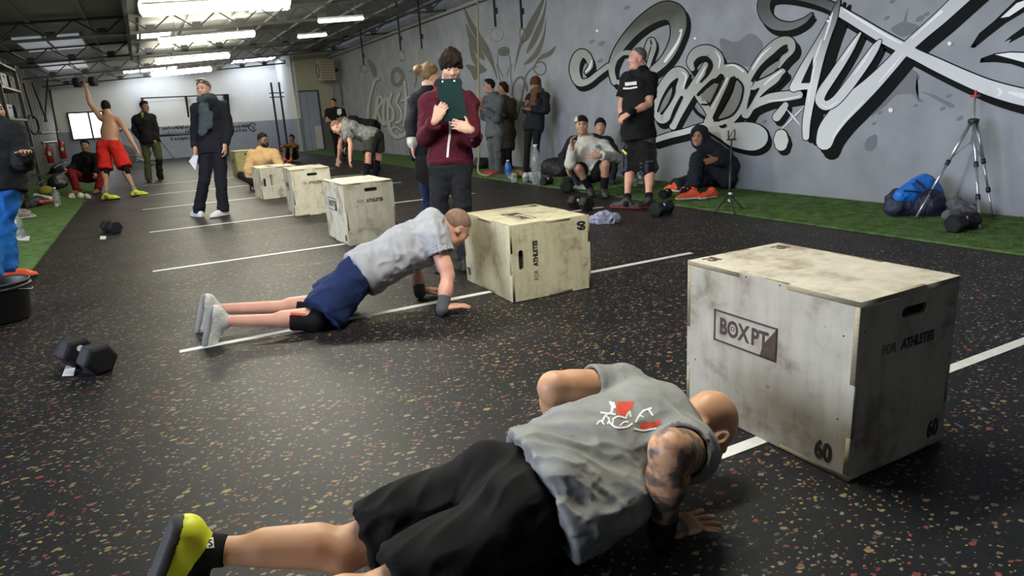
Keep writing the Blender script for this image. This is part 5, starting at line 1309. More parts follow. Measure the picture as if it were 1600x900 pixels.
# brush lettering on the back wall: hand-painted lines, too small to read
rg = random.Random(11); b = MB()
def scrib(x0, x1, z, h):
    x = x0
    while x < x1:
        L = rg.uniform(.05, .12); pts = [(x+rg.uniform(-.02, .02), YB-.004, z+rg.uniform(-h, h)) for _ in range(3)]; pts = [(x, YB-.004, z-h*rg.uniform(.2, 1)), (x+L*.3, YB-.004, z+h*rg.uniform(.3, 1.2)), (x+L*.6, YB-.004, z-h*rg.uniform(.1, .8)), (x+L, YB-.004, z+h*rg.uniform(-.2, .6))]
        b.tube(pts, [.012, .030, .024, .010], 5); x += L*rg.uniform(.9, 1.5)
for z, x0, x1, h in ((1.17, .75, 2.3, .075), (.96, .75, 2.4, .09), (.74, 1.0, 2.3, .08), (1.08, 3.2, 4.0, .08), (.90, 3.3, 3.9, .07)): scrib(x0, x1, z, h)
b.tube([(4.15+.16*math.cos(q), YB-.004, 1.02+.16*math.sin(q)) for q in np.linspace(.6, 5.6, 16)], .022, 6); b.tube([(4.08, YB-.004, 1.1), (4.22, YB-.004, .92)], .014, 5); b.tube([(4.26, YB-.004, 1.1), (4.14, YB-.004, .92)], .014, 5)
b.build('brush_lettering', M_BLACK, wall_back)
M_CREAM = M_WHITE
t = empty('exercise_bike', (-.35, 26.5, 0)); tag(t, 'grey exercise bike behind the arm of the shirtless man', 'exercise bike')
MB().tube([(-.55, 26.5, .38+.0)]*1+[(-.55, 26.5, .39)], .01).build('axle', M_BLACK, t)
MB().lathe([(.12, -.03), (.33, -.03), (.36, 0), (.33, .03), (.12, .03)], (-.62, 26.5, .40), 24, Matrix.Rotation(math.pi/2, 3, 'X')).build('wheel', M_DARKGREY, t, smooth=True)
b = MB(); b.tube([(-.62, 26.5, .4), (-.15, 26.5, .35), (.0, 26.5, .9)], .035, 8); b.tube([(-.62, 26.5, .4), (-.70, 26.5, 1.15)], .035, 8); b.tube([(-.62, 26.5, .4), (.15, 26.5, .06)], .03, 8); b.build('frame', mat('grey_enamel', (.35, .36, .38), .4, .05), t)
MB().box((.02, 26.5, .93), (.26, .2, .07), bev=.02).build('saddle', M_BLACK, t)
MB().tube([(-.55, 26.2, 1.2), (-.70, 26.35, 1.15), (-.70, 26.65, 1.15), (-.55, 26.8, 1.2)], .02, 8).build('handlebar', M_BLACK, t)
MB().box((-.75, 26.5, 1.25), (.06, .2, .16), bev=.01).build('console', M_BLACK, t)
b = MB(); b.box((.15, 26.5, .03), (.08, .5, .06)); b.box((-.85, 26.5, .03), (.08, .5, .06)); b.build('feet', M_BLACK, t)
for i, (px, py, lab) in enumerate(((97, 233, 'larger red fire extinguisher on the left wall with a white label'), (77, 240, 'smaller red fire extinguisher on the left wall, left of the other'))):
    Xe = WL+.16; c = gx(px, py, Xe); hh = .66 if i == 0 else .56; rr = .10 if i == 0 else .085
    t = empty('fire_extinguisher', c-np.array([0, 0, hh/2])); tag(t, lab, 'fire extinguisher'); base = c-np.array([0, 0, hh/2])
    MB().lathe([(0, 0), (rr, 0), (rr, hh*.75), (rr*.6, hh*.86), (.03, hh*.9), (.03, hh), (0, hh)], base, 20).build('cylinder', M_EXT, t, smooth=True)
    b = MB(); b.box(base+np.array([0, -.03, hh+.03]), (.04, .14, .03)); b.tube([base+np.array([.02, 0, hh]), base+np.array([.10, -.05, hh*.8]), base+np.array([.09, -.08, hh*.4])], .012, 8); b.build('valve', M_BLACK, t)
    MB().box(base+np.array([.02, -rr*.93, hh*.5]), (rr*.9, .02, .12)).build('paper_label', M_CARD, t)
    MB().box(base+np.array([-.09, 0, hh*.5]), (.10, .05, .06)).build('wall_bracket', M_BLACK, t)
t = empty('wall_rail', (WL+.1, 27, 1.3)); tag(t, 'dark horizontal rail on the left wall above the extinguishers', 'rail')
p = [gx(63, 208, WL+.08), gx(101, 205, WL+.08)]; q_ = [gx(66, 223, WL+.08), gx(97, 220, WL+.08)]
MB().tube(p, .035, 8).build('upper_rail', M_STEEL, t); MB().tube(q_, .03, 8).build('lower_rail', M_BLACK, t)
for e in (p, q_):
    for k in e: MB().tube([k, (WL, k[1], k[2])], .02, 6).build('rail_bracket', M_STEEL, t)
t = empty('wall_straps', (WL+.3, 25, 2)); tag(t, 'black suspension straps hanging down the left wall', 'straps')
for (xa, ya, xb, yb) in ((36, 130, 52, 185), (50, 130, 73, 190), (75, 115, 70, 190), (78, 140, 92, 225)):
    MB().tube([gx(xa, ya, WL+.3), gx(xb, yb, WL+.3)], .022, 6).build('strap', M_STRAP, t)
c = gx(52, 195, WL+.32)
MB().tube([c+np.array([.05*math.cos(a), .55*math.cos(a), .24*math.sin(a)]) for a in np.linspace(0, 6.283, 24, endpoint=False)], .025, 8, closed=True).build('strap_ring', M_STRAP, t, smooth=True)
# storage shelves at the far left, with folded kit on them
ys = float(gx(12, 200, WL+.35)[1]); t = empty('storage_rack', (WL+.3, ys, 0)); tag(t, 'tall dark storage rack against the left wall at the picture edge', 'shelf rack')
for dy in (-1.2, 1.2):
    for dx in (.04, .55): MB().box((WL+dx, ys+dy, 1.35), (.06, .06, 2.7)).build('upright', M_BLACK, t)
for z in (.35, .95, 1.55, 2.15, 2.6): MB().box((WL+.30, ys, z), (.56, 2.46, .04)).build('shelf', M_BLACK, t)
rg = random.Random(5); 
for i, (z, dy, c_) in enumerate(((1.57, -.6, M_CARD), (2.17, -.4, M_CARD), (1.57, .5, M_NAVYBAG), (.97, -.5, M_BLKBAG), (.97, .4, M_RED), (2.17, .6, M_NAVYBAG), (.37, -.2, M_BLKBAG))):
    o = empty('storage_crate', (WL+.32, ys+dy, z+.0)); tag(o, 'crate on the dark storage rack, ' + ['white front on the middle shelf', 'white front on the upper shelf', 'navy on the middle shelf', 'black on the lower shelf, nearer end', 'red on the lower shelf', 'navy on the upper shelf', 'black on the bottom shelf'][i], 'crate')
    b = MB(); b.box((WL+.32, ys+dy, z+.02), (.44, .7, .02)); 
    for (ox, oy, sx, sy) in ((.21, 0, .02, .7), (-.21, 0, .02, .7), (0, .34, .44, .02), (0, -.34, .44, .02)): b.box((WL+.32+ox, ys+dy+oy, z+.14), (sx, sy, .24))
    b.build('crate_shell', c_, o); MB().box((WL+.55, ys+dy, z+.2), (.012, .2, .04)).build('crate_grip', M_BLACK, o)
# ================================================================== the people
SK = {}
def skin(name, c, **k): return mat('skin_'+name, c, .5, k.get('var', .10), 9, .08, 60, sss=.06)
S_TAN = skin('tanned', (.50, .27, .155)); S_FAIR = skin('fair', (.56, .33, .24)); S_PINK = skin('flushed', (.58, .30, .225)); S_OLIVE = skin('olive', (.36, .20, .125)); S_BROWN = skin('brown', (.17, .085, .05)); S_MID = skin('mid', (.42, .235, .16))
H_DARK = mat('hair_dark_brown', (.020, .013, .009), .75, .4, 40, .5, 90, spec=.15, stretch=(1, 1, .3)); H_BLACK = mat('hair_black', (.009, .008, .008), .75, .3, 40, .4, 90, spec=.15); H_GREY = mat('hair_grey', (.085, .078, .076), .7, .3, 60, .4, 120); H_BLOND = mat('hair_dark_blond', (.15, .088, .034), .6, .35, 30, .5, 80); H_BROWN = mat('hair_brown', (.075, .045, .025), .6, .35, 40, .5, 90); H_CROP = mat('hair_cropped_fair', (.20, .12, .085), .8, .3, 60, .3, 200)
def cloth(name, c, var=.12, rough=.9, bump=.15): return mat(name, c, rough, var, 16, bump, 220, spec=.15)
C_HEATHER = cloth('heather_grey_jersey', (.215, .22, .215), .10); C_BLACK = cloth('black_cloth', (.009, .009, .010)); C_BLKSHORT = cloth('black_shorts_cloth', (.0085, .0085, .0092), .15); C_NAVY = cloth('navy_cloth', (.012, .022, .075)); C_LGREY = cloth('light_grey_jersey', (.30, .31, .34)); C_MAROON = cloth('maroon_fleece', (.072, .0105, .020)); C_CHAR = cloth('charcoal_trouser', (.015, .016, .019)); C_DKNAVY = cloth('dark_navy_wool', (.0095, .0098, .0145)); C_JEAN = cloth('dark_indigo_denim', (.014, .022, .060)); C_SCARF = cloth('slate_scarf', (.036, .050, .057), .2); C_RED = cloth('red_shorts_cloth', (.52, .022, .018)); C_OLIVE = cloth('olive_trouser', (.052, .058, .022)); C_KHAKI = cloth('khaki_collar', (.14, .13, .05)); C_BLUE = cloth('bright_blue_trouser', (.010, .085, .30)); C_TAN = cloth('tan_fleece', (.42, .27, .13)); C_WHITE = cloth('off_white_fleece', (.46, .46, .43)); C_GREYH = cloth('mid_grey_hoodie', (.085, .095, .105)); C_DKRED = cloth('dark_red_trouser', (.16, .012, .014)); C_BROWNC = cloth('dark_olive_coat', (.040, .036, .024)); C_RUST = cloth('rust_knit', (.085, .036, .016), .25, .95, .5); C_SLATE = cloth('slate_shorts', (.048, .052, .075)); C_GREYT = cloth('grey_tshirt', (.20, .205, .20), .35); C_DKOL = cloth('dark_olive_shorts', (.042, .047, .038)); C_INK = cloth('ink_blue_fleece', (.024, .028, .042)); C_SCARFB = cloth('brown_scarf', (.10, .055, .03)); C_GREYTR = cloth('grey_jogger', (.075, .083, .088))
M_NEON = mat('neon_yellow_shoe', (.58, .62, .02), .5, .1, 30); M_WSHOE = mat('white_leather', (.62, .63, .66), .5, .06, 20); M_BSHOE = mat('black_shoe', (.016, .016, .018), .55, .1, 30); M_WEAVE = mat('white_grey_mesh_shoe', (.50, .51, .50), .7, .2, 60, .3, 200); M_REDSOLE = mat('red_sole', (.18, .015, .015), .6, .1)
V3 = lambda *a: np.array(a, float)

# ---- 1 the bald man at the bottom of a push-up, nearest the camera
J = dict(pe=V3(.71, 1.52, .145), hiL=V3(.715, 1.615, .150), hiR=V3(.70, 1.425, .135), nk=V3(1.31, 1.515, .268), shL=V3(1.285, 1.715, .285), shR=V3(1.232, 1.34, .235), hd=V3(1.437, 1.50, .182),
         elL=gz(866, 606, .345), elR=gz(1047, 704, .345), wrL=V3(1.17, 1.93, .05), wrR=gz(1034, 830, .045), knL=V3(.29, 1.665, .080), knR=V3(.30, 1.42, .09), anL=gz(306, 860, .15), anR=V3(-.14, 1.44, .15))
J['toL'] = J['anL']+V3(-.085, .02, -.17); J['toR'] = J['anR']+V3(-.085, 0, -.17)
fd = {q: nrm(V3(-.88, 0, .44)) for q in 'LR'}
def herox(B):
    for q in (0.0, .024): B.rc(J['hd']+V3(-.055-q, .05, .055-q*.2), J['hd']+V3(-.055-q, -.05, .050-q*.2), .020, k=.012)       # skin rolls on the nape
_f = nrm(V3(.30, -.02, -.95)); _u = nrm(V3(.95, -.02, .30)); _l = np.cross(_u, _f)
def heroy(B):
    herox(B); c_ = J['hd']-_l*.088-_f*.010-_u*.004; o_ = nrm(-_l*.75-_f*.55)
    B.el(c_, np.array([o_, nrm(np.cross(_u, o_)), _u]), (.011, .021, .034), .006); B.el(c_+o_*.010, np.array([o_, nrm(np.cross(_u, o_)), _u]), (.008, .011, .020), .004, 'd')
hero_adds = [(V3(.80, 1.34, .17), V3(.98, 1.33, .17), .080, .080), (V3(.77, 1.32, .10), V3(.90, 1.34, .09), .045, .04), (V3(.80, 1.56, .24), V3(.83, 1.40, .24), .085, .085)]
h1 = person('bald man low in a push-up in grey t-shirt and black shorts, nearest the camera', J, 1.05, S_TAN,
            top=None, bottom=dict(m=C_BLKSHORT, kind='shorts', lf=.84, g=.016, flare=.020, waist=.15, disp=folds(.016, 11, 4, axis=(.85, .45, 0), squash=.25)), vox=.0055, face=V3(.30, -.02, -.95), up=V3(.95, -.02, .30),
            hands=dict(R=dict(d=nrm(V3(.95, -.12, -.02)), n=(0, 0, -1), curl=(.12, .08, .06), spread=.22, thumb=(.75, .8)), L=dict(d=nrm(V3(.9, .2, -.02)), n=(0, 0, -1), curl=(.1, .1, .1))), detail=True, face_on=False, extra=heroy, feet_down=fd, belly=.02, arm_g=.009)
def crease(V, N_):
    a_ = nrm((.62, -.70, .2)); Q = V-np.outer(V@a_, a_)*.84; b_ = nrm((.2, .95, -.2)); Q2 = V-np.outer(V@b_, b_)*.80
    low = np.clip((1.15-V[:, 0])/.25, .25, 1)
    r1 = 1-np.abs(2*vnoise(Q, 24, 5)-1); r2 = 1-np.abs(2*vnoise(Q2, 19, 8)-1); r3 = 1-np.abs(2*vnoise(Q, 52, 9)-1)
    return .0135*low*(r1**1.6-.42)*(.4+vnoise(V, 5, 2))*1.3+.007*(r2**1.8-.4)+.0035*low*(r3-.5)
T = Sdf(); hc, sc, u, a, f = torso(T, J, 1.05, .018, 1.0, .02)
for (p_, q_, ra, rb) in hero_adds: T.rc(p_, q_, ra, rb, k=.05)
for q, fl, sl in (('L', .010, .50), ('R', .012, .42)):
    sh, el = J['sh'+q], J['el'+q]; o_ = nrm(el-sh); e = sh+(el-sh)*sl
    T.sp(sh+o_*.01, .078, .05); T.rc(sh, e, .074, .070+fl, k=.03, cut=[(e, o_)]); T.rc(e-o_*.06, e+o_*.04, .060, .066+fl, k=.004, mode='d')
T.cut(hc+u*.118, -u+V3(0, .16, 0)); T.cut(J['nk']+u*.035, u)
shirt = link('shirt', T.mesh('shirt', .0055, disp=crease, floorz=.006), C_HEATHER, h1['root'])
col = Sdf(); cc = J['nk']+u*.03-f*.0; 
for k_ in range(16):
    t0, t1 = k_/16*6.2832, (k_+1)/16*6.2832; ex, ey = a, np.cross(u, a)
    col.rc(cc+ex*.068*math.cos(t0)+ey*.064*math.sin(t0), cc+ex*.068*math.cos(t1)+ey*.064*math.sin(t1), .010, k=.01)
link('collar', col.mesh('collar', .0055), C_HEATHER, shirt)
for q in 'L': 
    an, kn = J['an'+q], J['kn'+q]; c_ = nrm(kn-an); Q = Sdf(); e = an+c_*.075
    Q.rc(an-c_*.04, e, .044, .042, k=.02, cut=[(e, c_)]); Q.rc(an, an+V3(-.02, .0, -.08), .046, .04, k=.02); sock = link('sock', Q.mesh('sock', .005), C_BLACK, h1['root'])
for q in 'LR': shoe(h1['root'], J['an'+q], J['to'+q], 1.08, M_NEON, M_BSOLE, .006, down=fd[q], lace=mat('grey_lace', (.18, .2, .15), .8, 0))
fo = nrm(J['wrR']-J['elR']); Q = Sdf(); Q.rc(J['wrR']-fo*.060, J['wrR']+fo*.012, .041, .040, k=.01); link('wristband', Q.mesh('wristband', .005), C_BLACK, h1['root'])
# heel tab
Q = Sdf(); Q.rc(J['anL']+V3(-.035, 0, .03), J['anL']+V3(-.03, 0, .055), .013, .010, k=.01); link('heel_tab', Q.mesh('heel_tab', .004), M_NEON, h1['root'])
# tattoo ink kept as a colour attribute of the arm's skin
def tattoo(body, el, sh, wr):
    me = body.data; n = len(me.vertices); co = np.empty(n*3, np.float32); me.vertices.foreach_get('co', co); co = co.reshape(-1, 3)
    def seg(p, a_, b_):
        d = b_-a_; t = np.clip(((p-a_)@d)/(d@d), 0, 1); return np.linalg.norm(p-a_-t[:, None]*d, axis=1), t
    d1, t1 = seg(co, sh, el); d2, t2 = seg(co, el, wr); on = np.minimum(d1, d2) < .075
    n1 = vnoise(co, 38, 3); n2 = vnoise(co, 90, 6); bands = (np.sin(t1*34+n1*7) > .25) & (t1 > .25) & (t1 < .9) & (d1 < .075)
    ink_ = np.where(on, np.clip((n1-.44)*5, 0, 1)*.75+np.clip((n2-.5)*5, 0, 1)*.35, 0); ink_ = np.where(bands, np.maximum(ink_, .8), ink_)
    low_ = (d2 < .07) & (t2 > .35) & (d2 < d1); ink_ = np.where(low_, np.maximum(ink_, .55+.4*(n1 > .5)), ink_); ink_ = np.clip(np.where((t1 < .1) & (d1 < d2), 0, ink_), 0, .9)
    at = me.attributes.new('ink', 'FLOAT', 'POINT'); at.data.foreach_set('value', ink_.astype(np.float32))
S_TAT = S_TAN.copy(); S_TAT.name = 'skin_tattooed'; nt = S_TAT.node_tree; b_ = nt.nodes['Principled BSDF']; src = b_.inputs['Base Color'].links[0].from_socket
an_ = nt.nodes.new('ShaderNodeAttribute'); an_.attribute_name = 'ink'; mx_ = nt.nodes.new('ShaderNodeMix'); mx_.data_type = 'RGBA'; mx_.inputs['B'].default_value = (.030, .032, .042, 1)
nt.links.new(an_.outputs['Fac'], mx_.inputs['Factor']); nt.links.new(src, mx_.inputs['A']); nt.links.new(mx_.outputs['Result'], b_.inputs['Base Color'])
h1['body'].data.materials[0] = S_TAT; tattoo(h1['body'], J['elR'], J['shR'], J['wrR'])
# prints lying on cloth: thin patches laid on the garment surface
from mathutils.bvhtree import BVHTree
def decal(name, target, loops, material, lift=.0016, n=3):
    me = target.data; MW = WORLDMAT(target)
    bvh = BVHTree.FromPolygons([MW @ v.co for v in me.vertices], [tuple(p.vertices) for p in me.polygons])
    bm = bmesh.new()
    for lp in loops:
        vs = [bm.verts.new((x, y, 0)) for x, y in lp]; bm.faces.new(vs)
    bmesh.ops.triangulate(bm, faces=bm.faces[:]); 
    for _ in range(n): bmesh.ops.subdivide_edges(bm, edges=[e for e in bm.edges if e.calc_length() > 2.5], cuts=1, use_grid_fill=True)
    bmesh.ops.triangulate(bm, faces=bm.faces[:])
    bad = []
    for v in bm.verts:
        r = Vector(ray(v.co.x, v.co.y)).normalized(); hit, nn, _i, _d = bvh.ray_cast(Vector(CAM), r)
        if hit is None: bad.append(v); continue
        if nn.dot(r) > 0: nn = -nn
        v.co = hit+nn*lift
    if bad: bmesh.ops.delete(bm, geom=bad, context='VERTS')
    m_ = bpy.data.meshes.new(name); bm.to_mesh(m_); bm.free()
    return link(name, m_, material, target, smooth=True)
def WORLDMAT(o): return WORLDINV(o).inverted()
def ribbon(pts, wd):
    A = smooth_pts([(x, y, wd) for x, y in pts], False, 4); L, R_ = [], []
    for i in range(len(A)):
        t = (A[min(i+1, len(A)-1)]-A[max(i-1, 0)])[:2]; t = t/(np.linalg.norm(t)+1e-9); nn = np.array([-t[1], t[0]])*wd/2; L.append(A[i][:2]+nn); R_.append(A[i][:2]-nn)
    return [tuple(p) for p in L]+[tuple(p) for p in R_[::-1]]
def quads(pts, wd):
    r = ribbon(pts, wd); n = len(r)//2
    return [[r[i], r[i+1], r[2*n-2-i], r[2*n-1-i]] for i in range(n-1)]
M_PR = mat('red_shirt_print', (.50, .045, .02), .8, .2, 60); M_PW = mat('white_shirt_print', (.68, .69, .68), .8, .12, 60)
decal('red_print', shirt, [[(963, 629), (991, 627), (986, 640), (978, 650), (970, 655), (975, 643), (962, 642)], [(999, 667), (1006, 659), (1018, 660), (1031, 657), (1034, 663), (1020, 668), (1008, 672), (998, 671)]], M_PR)
wl = []
for st, wd in (([(953, 628), (957, 636), (955, 645)], 4), ([(957, 629), (961, 638)], 4), ([(955, 645), (946, 650), (940, 661)], 3), ([(946, 650), (952, 656), (949, 663)], 2.5), ([(932, 664), (938, 658), (944, 664)], 2.5), ([(938, 645), (962, 648)], 3), ([(957, 656), (966, 651), (978, 654)], 2.5), ([(978, 654), (980, 648), (984, 643)], 3), ([(952, 660), (962, 668), (978, 668), (988, 662)], 3), ([(958, 657), (957, 664)], 2), ([(968, 666), (975, 660), (982, 660)], 2.5), ([(984, 643), (985, 652)], 3), ([(993, 660), (1000, 648), (1006, 642)], 3), ([(1003, 643), (1018, 638)], 3), ([(1013, 640), (1020, 650)], 3), ([(990, 670), (1004, 673), (1016, 671), (1026, 670)], 3), ([(1000, 650), (1006, 652)], 2)): wl += quads(st, wd)
decal('white_print', shirt, wl, M_PW, .0018)
decal('sock_logo', sock, [[(321, 841), (333, 840), (335, 856), (323, 857)]], M_PW, .0015)
decal('sock_logo_mark', sock, quads([(331, 844), (325, 846), (332, 851), (326, 854)], 1.6), C_BLACK, .0026)
# ---- 2 the man in navy shorts pushing up from his knees
D0 = 4.38
J = dict(pe=gd(560, 432, 4.30)); J['hiR'] = gd(553, 437, 4.18); J['hiL'] = gd(568, 425, 4.36)
J['nk'] = gd(676, 345, 4.46); J['shR'] = gd(680, 372, 4.28); J['shL'] = gd(668, 352, 4.64)
J['hd'] = gd(711, 357, 4.50)
J['wrR'] = gz(692, 481, .05); J['elR'] = far(699, 432, J['wrR'], .265, -1) if False else gd(700, 430, 4.26); J['wrL'] = gz(656, 455, .05); J['elL'] = gd(648, 418, 4.66)
J['knR'] = gz(497, 500, .062); J['knL'] = gz(505, 478, .065); J['anR'] = gz(346, 502, .12); J['anL'] = gz(333, 483, .12)
J['toR'] = J['anR']+V3(-.055, .0, -.17); J['toL'] = J['anL']+V3(-.055, 0, -.17)
fd = {q: nrm(V3(-.93, 0, .30)) for q in 'LR'}
h2 = person('man in grey t-shirt and navy shorts pushing up from his knees beside the lying box', J, 1.02, S_PINK,
            top=dict(m=C_LGREY, sleeve='short', sl=.42, g=.020, hem=.02, long=True, adds=[(gd(590, 425, 4.28), gd(640, 400, 4.30), .10, .10)], disp=folds(.014, 12, 5, axis=(.3, .9, .2)), name='shirt'), bottom=dict(m=C_NAVY, kind='shorts', lf=.88, g=.02, flare=.055, waist=.09, disp=folds(.014, 9, 6)),
            hair=dict(m=H_CROP, grow=.002, line=.075, nape=-.06, wave=.001), vox=.0075, face=nrm(V3(.62, .05, -.78)), up=nrm(V3(.78, .02, .62)),
            hands=dict(R=dict(d=nrm(V3(.96, -.06, -.05)), n=(0, 0, -1), curl=(.1, .1, .1), spread=.18), L=dict(d=nrm(V3(.9, .1, -.05)), n=(0, 0, -1), curl=(.1, .1, .1), spread=.18)), feet_down=fd, brow=H_BROWN)
for q in 'LR':
    shoe(h2['root'], J['an'+q], J['to'+q], 1.05, M_WEAVE, mat('grey_sole', (.2, .2, .2), .7, .1), .007, down=fd[q], lace=M_WSHOE)
    an, kn, hi = J['an'+q], J['kn'+q], J['hi'+q]; Q = Sdf(); c_ = nrm(an-kn); e = kn+c_*.16; e2 = kn+nrm(hi-kn)*.13
    Q.rc(kn, e, .068, .060, k=.02, cut=[(e, c_)]); Q.rc(kn, e2, .068, .075, k=.02, cut=[(e2, nrm(hi-kn))]); sl_ = link('knee_sleeve', Q.mesh('knee_sleeve', .008), C_BLACK, h2['root'])
    if q == 'R': decal('red_stripe', sl_, quads([(446, 486), (462, 490), (478, 489)], 6), M_PR, .003)
    wr = J['wr'+q]; fo = nrm(wr-J['el'+q]); Q = Sdf(); Q.rc(wr-fo*.07, wr+fo*.01, .040, .042, k=.01); link('wrist_wrap', Q.mesh('wrist_wrap', .007), C_GREYTR, h2['root'])

# ---- 3 the young man in the maroon hoodie
def stance(**k): return k
sp = dict(pe=(703, 258, '5.45'), hiR=(689, 264, 0), hiL=(718, 263, 0), nk=(700, 133, 5.46+0 if False else 0), shR=(668, 160, 0), shL=(733, 159, 0), hd=(704, 104, -.10), elR=(661, 215, 1), elL=(744, 214, 1), wrR=(681, 187, -1), wrL=(730, 201, -1), knR=(686, 343, 0), knL=(723, 340, 0), anR=(689, 412, 0), anL=(729, 407, 0), toR=(690, 428, -1), toL=(728, 424, -1))
J = solveJ(sp, 1.0)
J['wrR'] = gd(680, 189, 5.11); J['wrL'] = gd(736, 203, 5.12); J['elR'] = gd(665, 217, 5.36); J['elL'] = gd(740, 217, 5.36)
for q in 'LR':
    J['an'+q][2] = .08; J['to'+q] = J['an'+q]-nrm(FW*np.array([1, 1, 0]))*.19+V3(0, 0, -.05)
def fringe(H, s):
    c, f, u, l = H; A = np.array([l, f, u]); P = lambda a_, b_, d_: c+(l*a_+f*b_+u*d_)*s
    S = Sdf(); S.el(P(0, -.012, .045), A, np.array((.090, .108, .100))*s, .02); S.el(P(0, .030, .095), A, np.array((.070, .075, .050))*s, .03); S.el(P(.006, .066, .074), A, np.array((.070, .036, .040))*s, .02)
    S.rc(P(-.074, .050, .05), P(-.078, .035, .0), .014*s, .009*s, k=.02); S.rc(P(.074, .050, .05), P(.078, .035, .0), .014*s, .009*s, k=.02); S.rc(P(.02, .085, .07), P(-.040, .094, .036), .018*s, .009*s, k=.02); S.rc(P(.05, .08, .06), P(.064, .072, .022), .016*s, .008*s, k=.02)
    S.cut(P(0, -.05, -.055), -u)
    for q in (1, -1): S.el(P(.088*q, -.004, -.025), A, np.array((.03, .032, .042))*s, .01, 'd')
    S.el(P(0, .110, -.045), A, np.array((.072, .07, .082))*s, .01, 'd')
    return S
h3 = person('young man in a maroon hoodie reading a dark green clipboard held at his chin', J, .965, S_FAIR,
            top=dict(m=C_MAROON, sleeve='long', g=.012, gs=.008, cuff=.03, hem=.035, disp=folds(.013, 11, 8), name='hoodie'), bottom=dict(m=C_CHAR, kind='long', g=.008, cg=.022, disp=folds(.012, 12, 9)), shoes=dict(m=M_BSHOE, sole=M_BSOLE),
            hair=dict(m=H_DARK, sdf=fringe, dsp=folds(.010, 42, 4, axis=(.25, 0, 1), squash=.25)), vox=.0085, face=nrm(-FW*np.array([1, 1, 0])+RT*.22+V3(0, 0, -.42)), up=V3(0, 0, 1), hood='down',
            hands=dict(R=dict(d=nrm(UP*.75+RT*.45-FW*.15), n=FW, curl=(.35, .5, .4), spread=.05, thumb=(.6, .8)), L=dict(d=nrm(UP*.30-RT*.90-FW*.15), n=FW, curl=(.30, .4, .3), spread=.08, thumb=(.9, .3))))
fr_ = h3['f']
zp = [gd(x, y, d) for x, y, d in ((709, 196, 5.16), (709, 215, 5.17), (706, 235, 5.20), (703, 247, 5.22))]
pt = []
bv = BVHTree.FromPolygons([WORLDMAT(h3['top']) @ v.co for v in h3['top'].data.vertices], [tuple(p.vertices) for p in h3['top'].data.polygons])
decal('zip', h3['top'], quads([(703, 190), (703, 205), (701, 225), (699, 246)], 3.4), M_PW, .004)
Q = Sdf(); e0 = h3['hc']+h3['u']*.045
for k_ in range(20):
    t0, t1 = k_/20*6.2832, (k_+1)/20*6.2832
    Q.rc(e0+h3['a']*.150*math.cos(t0)+h3['f']*.112*math.sin(t0), e0+h3['a']*.150*math.cos(t1)+h3['f']*.112*math.sin(t1), .026, k=.02, flat=None)
link('ribbed_hem', Q.mesh('ribbed_hem', .009, disp=wave_disp(.003, 60)), C_MAROON, h3['top'])
def board(label, quad, m_, clip=True, th=.004, name='clipboard', up_=None):
    """quad: corner points tl tr br bl"""
    q = [np.asarray(p) for p in quad]; n_ = nrm(np.cross(q[1]-q[0], q[3]-q[0])); c = sum(q)/4
    t = empty(name, c); tag(t, label, 'clipboard' if clip else 'paper'); MB().prism(q, n_, th).build('board', m_, t)
    if clip:
        R = frame(c*0, q[1]-q[0], q[0]-q[3]).to_3x3(); m0 = (q[0]+q[1])/2+(q[3]-q[0])*.06
        MB().box(m0+n_*(.012), (.11, .03, .012), R, .003).build('clip', M_CHROME, t)
        for sg in (-1, 1): MB().lathe([(0, -.002), (.006, -.002), (.006, .003), (0, .003)], m0-n_*.001+nrm(q[1]-q[0])*.045*sg, 8, Vector(n_).to_track_quat('Z', 'Y').to_matrix()).build('rivet', M_CHROME, t)
        MB().prism([q[0]*.93+q[2]*.07+n_*th, q[1]*.93+q[3]*.07+n_*th, q[2]*.96+q[0]*.04+n_*th, q[3]*.96+q[1]*.04+n_*th], n_, .003).build('paper', M_CARD, t)
    return t
M_GREENB = mat('dark_green_board', (.005, .022, .023), .75, .08, 12, spec=.15)
dw = 5.15
board('dark green clipboard held up by the young man in maroon', [gd(681, 124, dw), gd(719, 122, dw), gd(731, 184, dw), gd(692, 190, dw)], M_GREENB)

# ---- 4 the blonde woman behind him
sp = dict(pe=(668, 232, '6.70'), hiL=(660, 236, 0), hiR=(677, 236, 0.08), nk=(668, 142, 0), shL=(652, 156, 0), shR=(690, 154, 0.12), hd=(671, 121, 0), elL=(643, 194, -.06), elR=(700, 200, 0), wrL=(645, 227, -.06), wrR=(705, 225, 0), knL=(667, 302, 0), knR=(679, 300, 0), anL=(673, 362, 0), anR=(685, 360, 0), toL=(690, 366, 0), toR=(700, 364, 0))
J = solveJ(sp, .95)
for q in 'LR': J['an'+q][2] = .08; J['to'+q] = J['an'+q]+nrm(RT*np.array([1, 1, 0])+FW*np.array([.6, .6, 0]))*.18+V3(0, 0, -.05)
def bun(H, s):
    S = hair_short(H, s, .016, .058, -.075); c, f, u, l = H; S.sp(c+(-f*.135+u*.045)*s, .052*s, .015); return S
h4 = person('woman with a blond bun in a dark navy jacket, half hidden behind the maroon hoodie', J, .95, S_FAIR, male=.84,
            top=dict(m=C_DKNAVY, sleeve='long', g=.018, gs=.008, cuff=.07, hem=-.10, long=True, disp=folds(.010, 10, 2), name='jacket'), bottom=dict(m=C_JEAN, kind='long', g=.006, cg=.008, disp=folds(.008, 12, 3)), shoes=dict(m=M_BSHOE, sole=M_BSOLE),
            hair=dict(m=H_BLOND, sdf=bun, wave=.007, fr=30), vox=.010, face=nrm(RT*.9+FW*.45+V3(0, 0, -.1)), up=V3(0, 0, 1), face_on=False, hands=dict(L=dict(d=V3(0, 0, -1), n=nrm(RT), curl=(.5, .6, .4))))
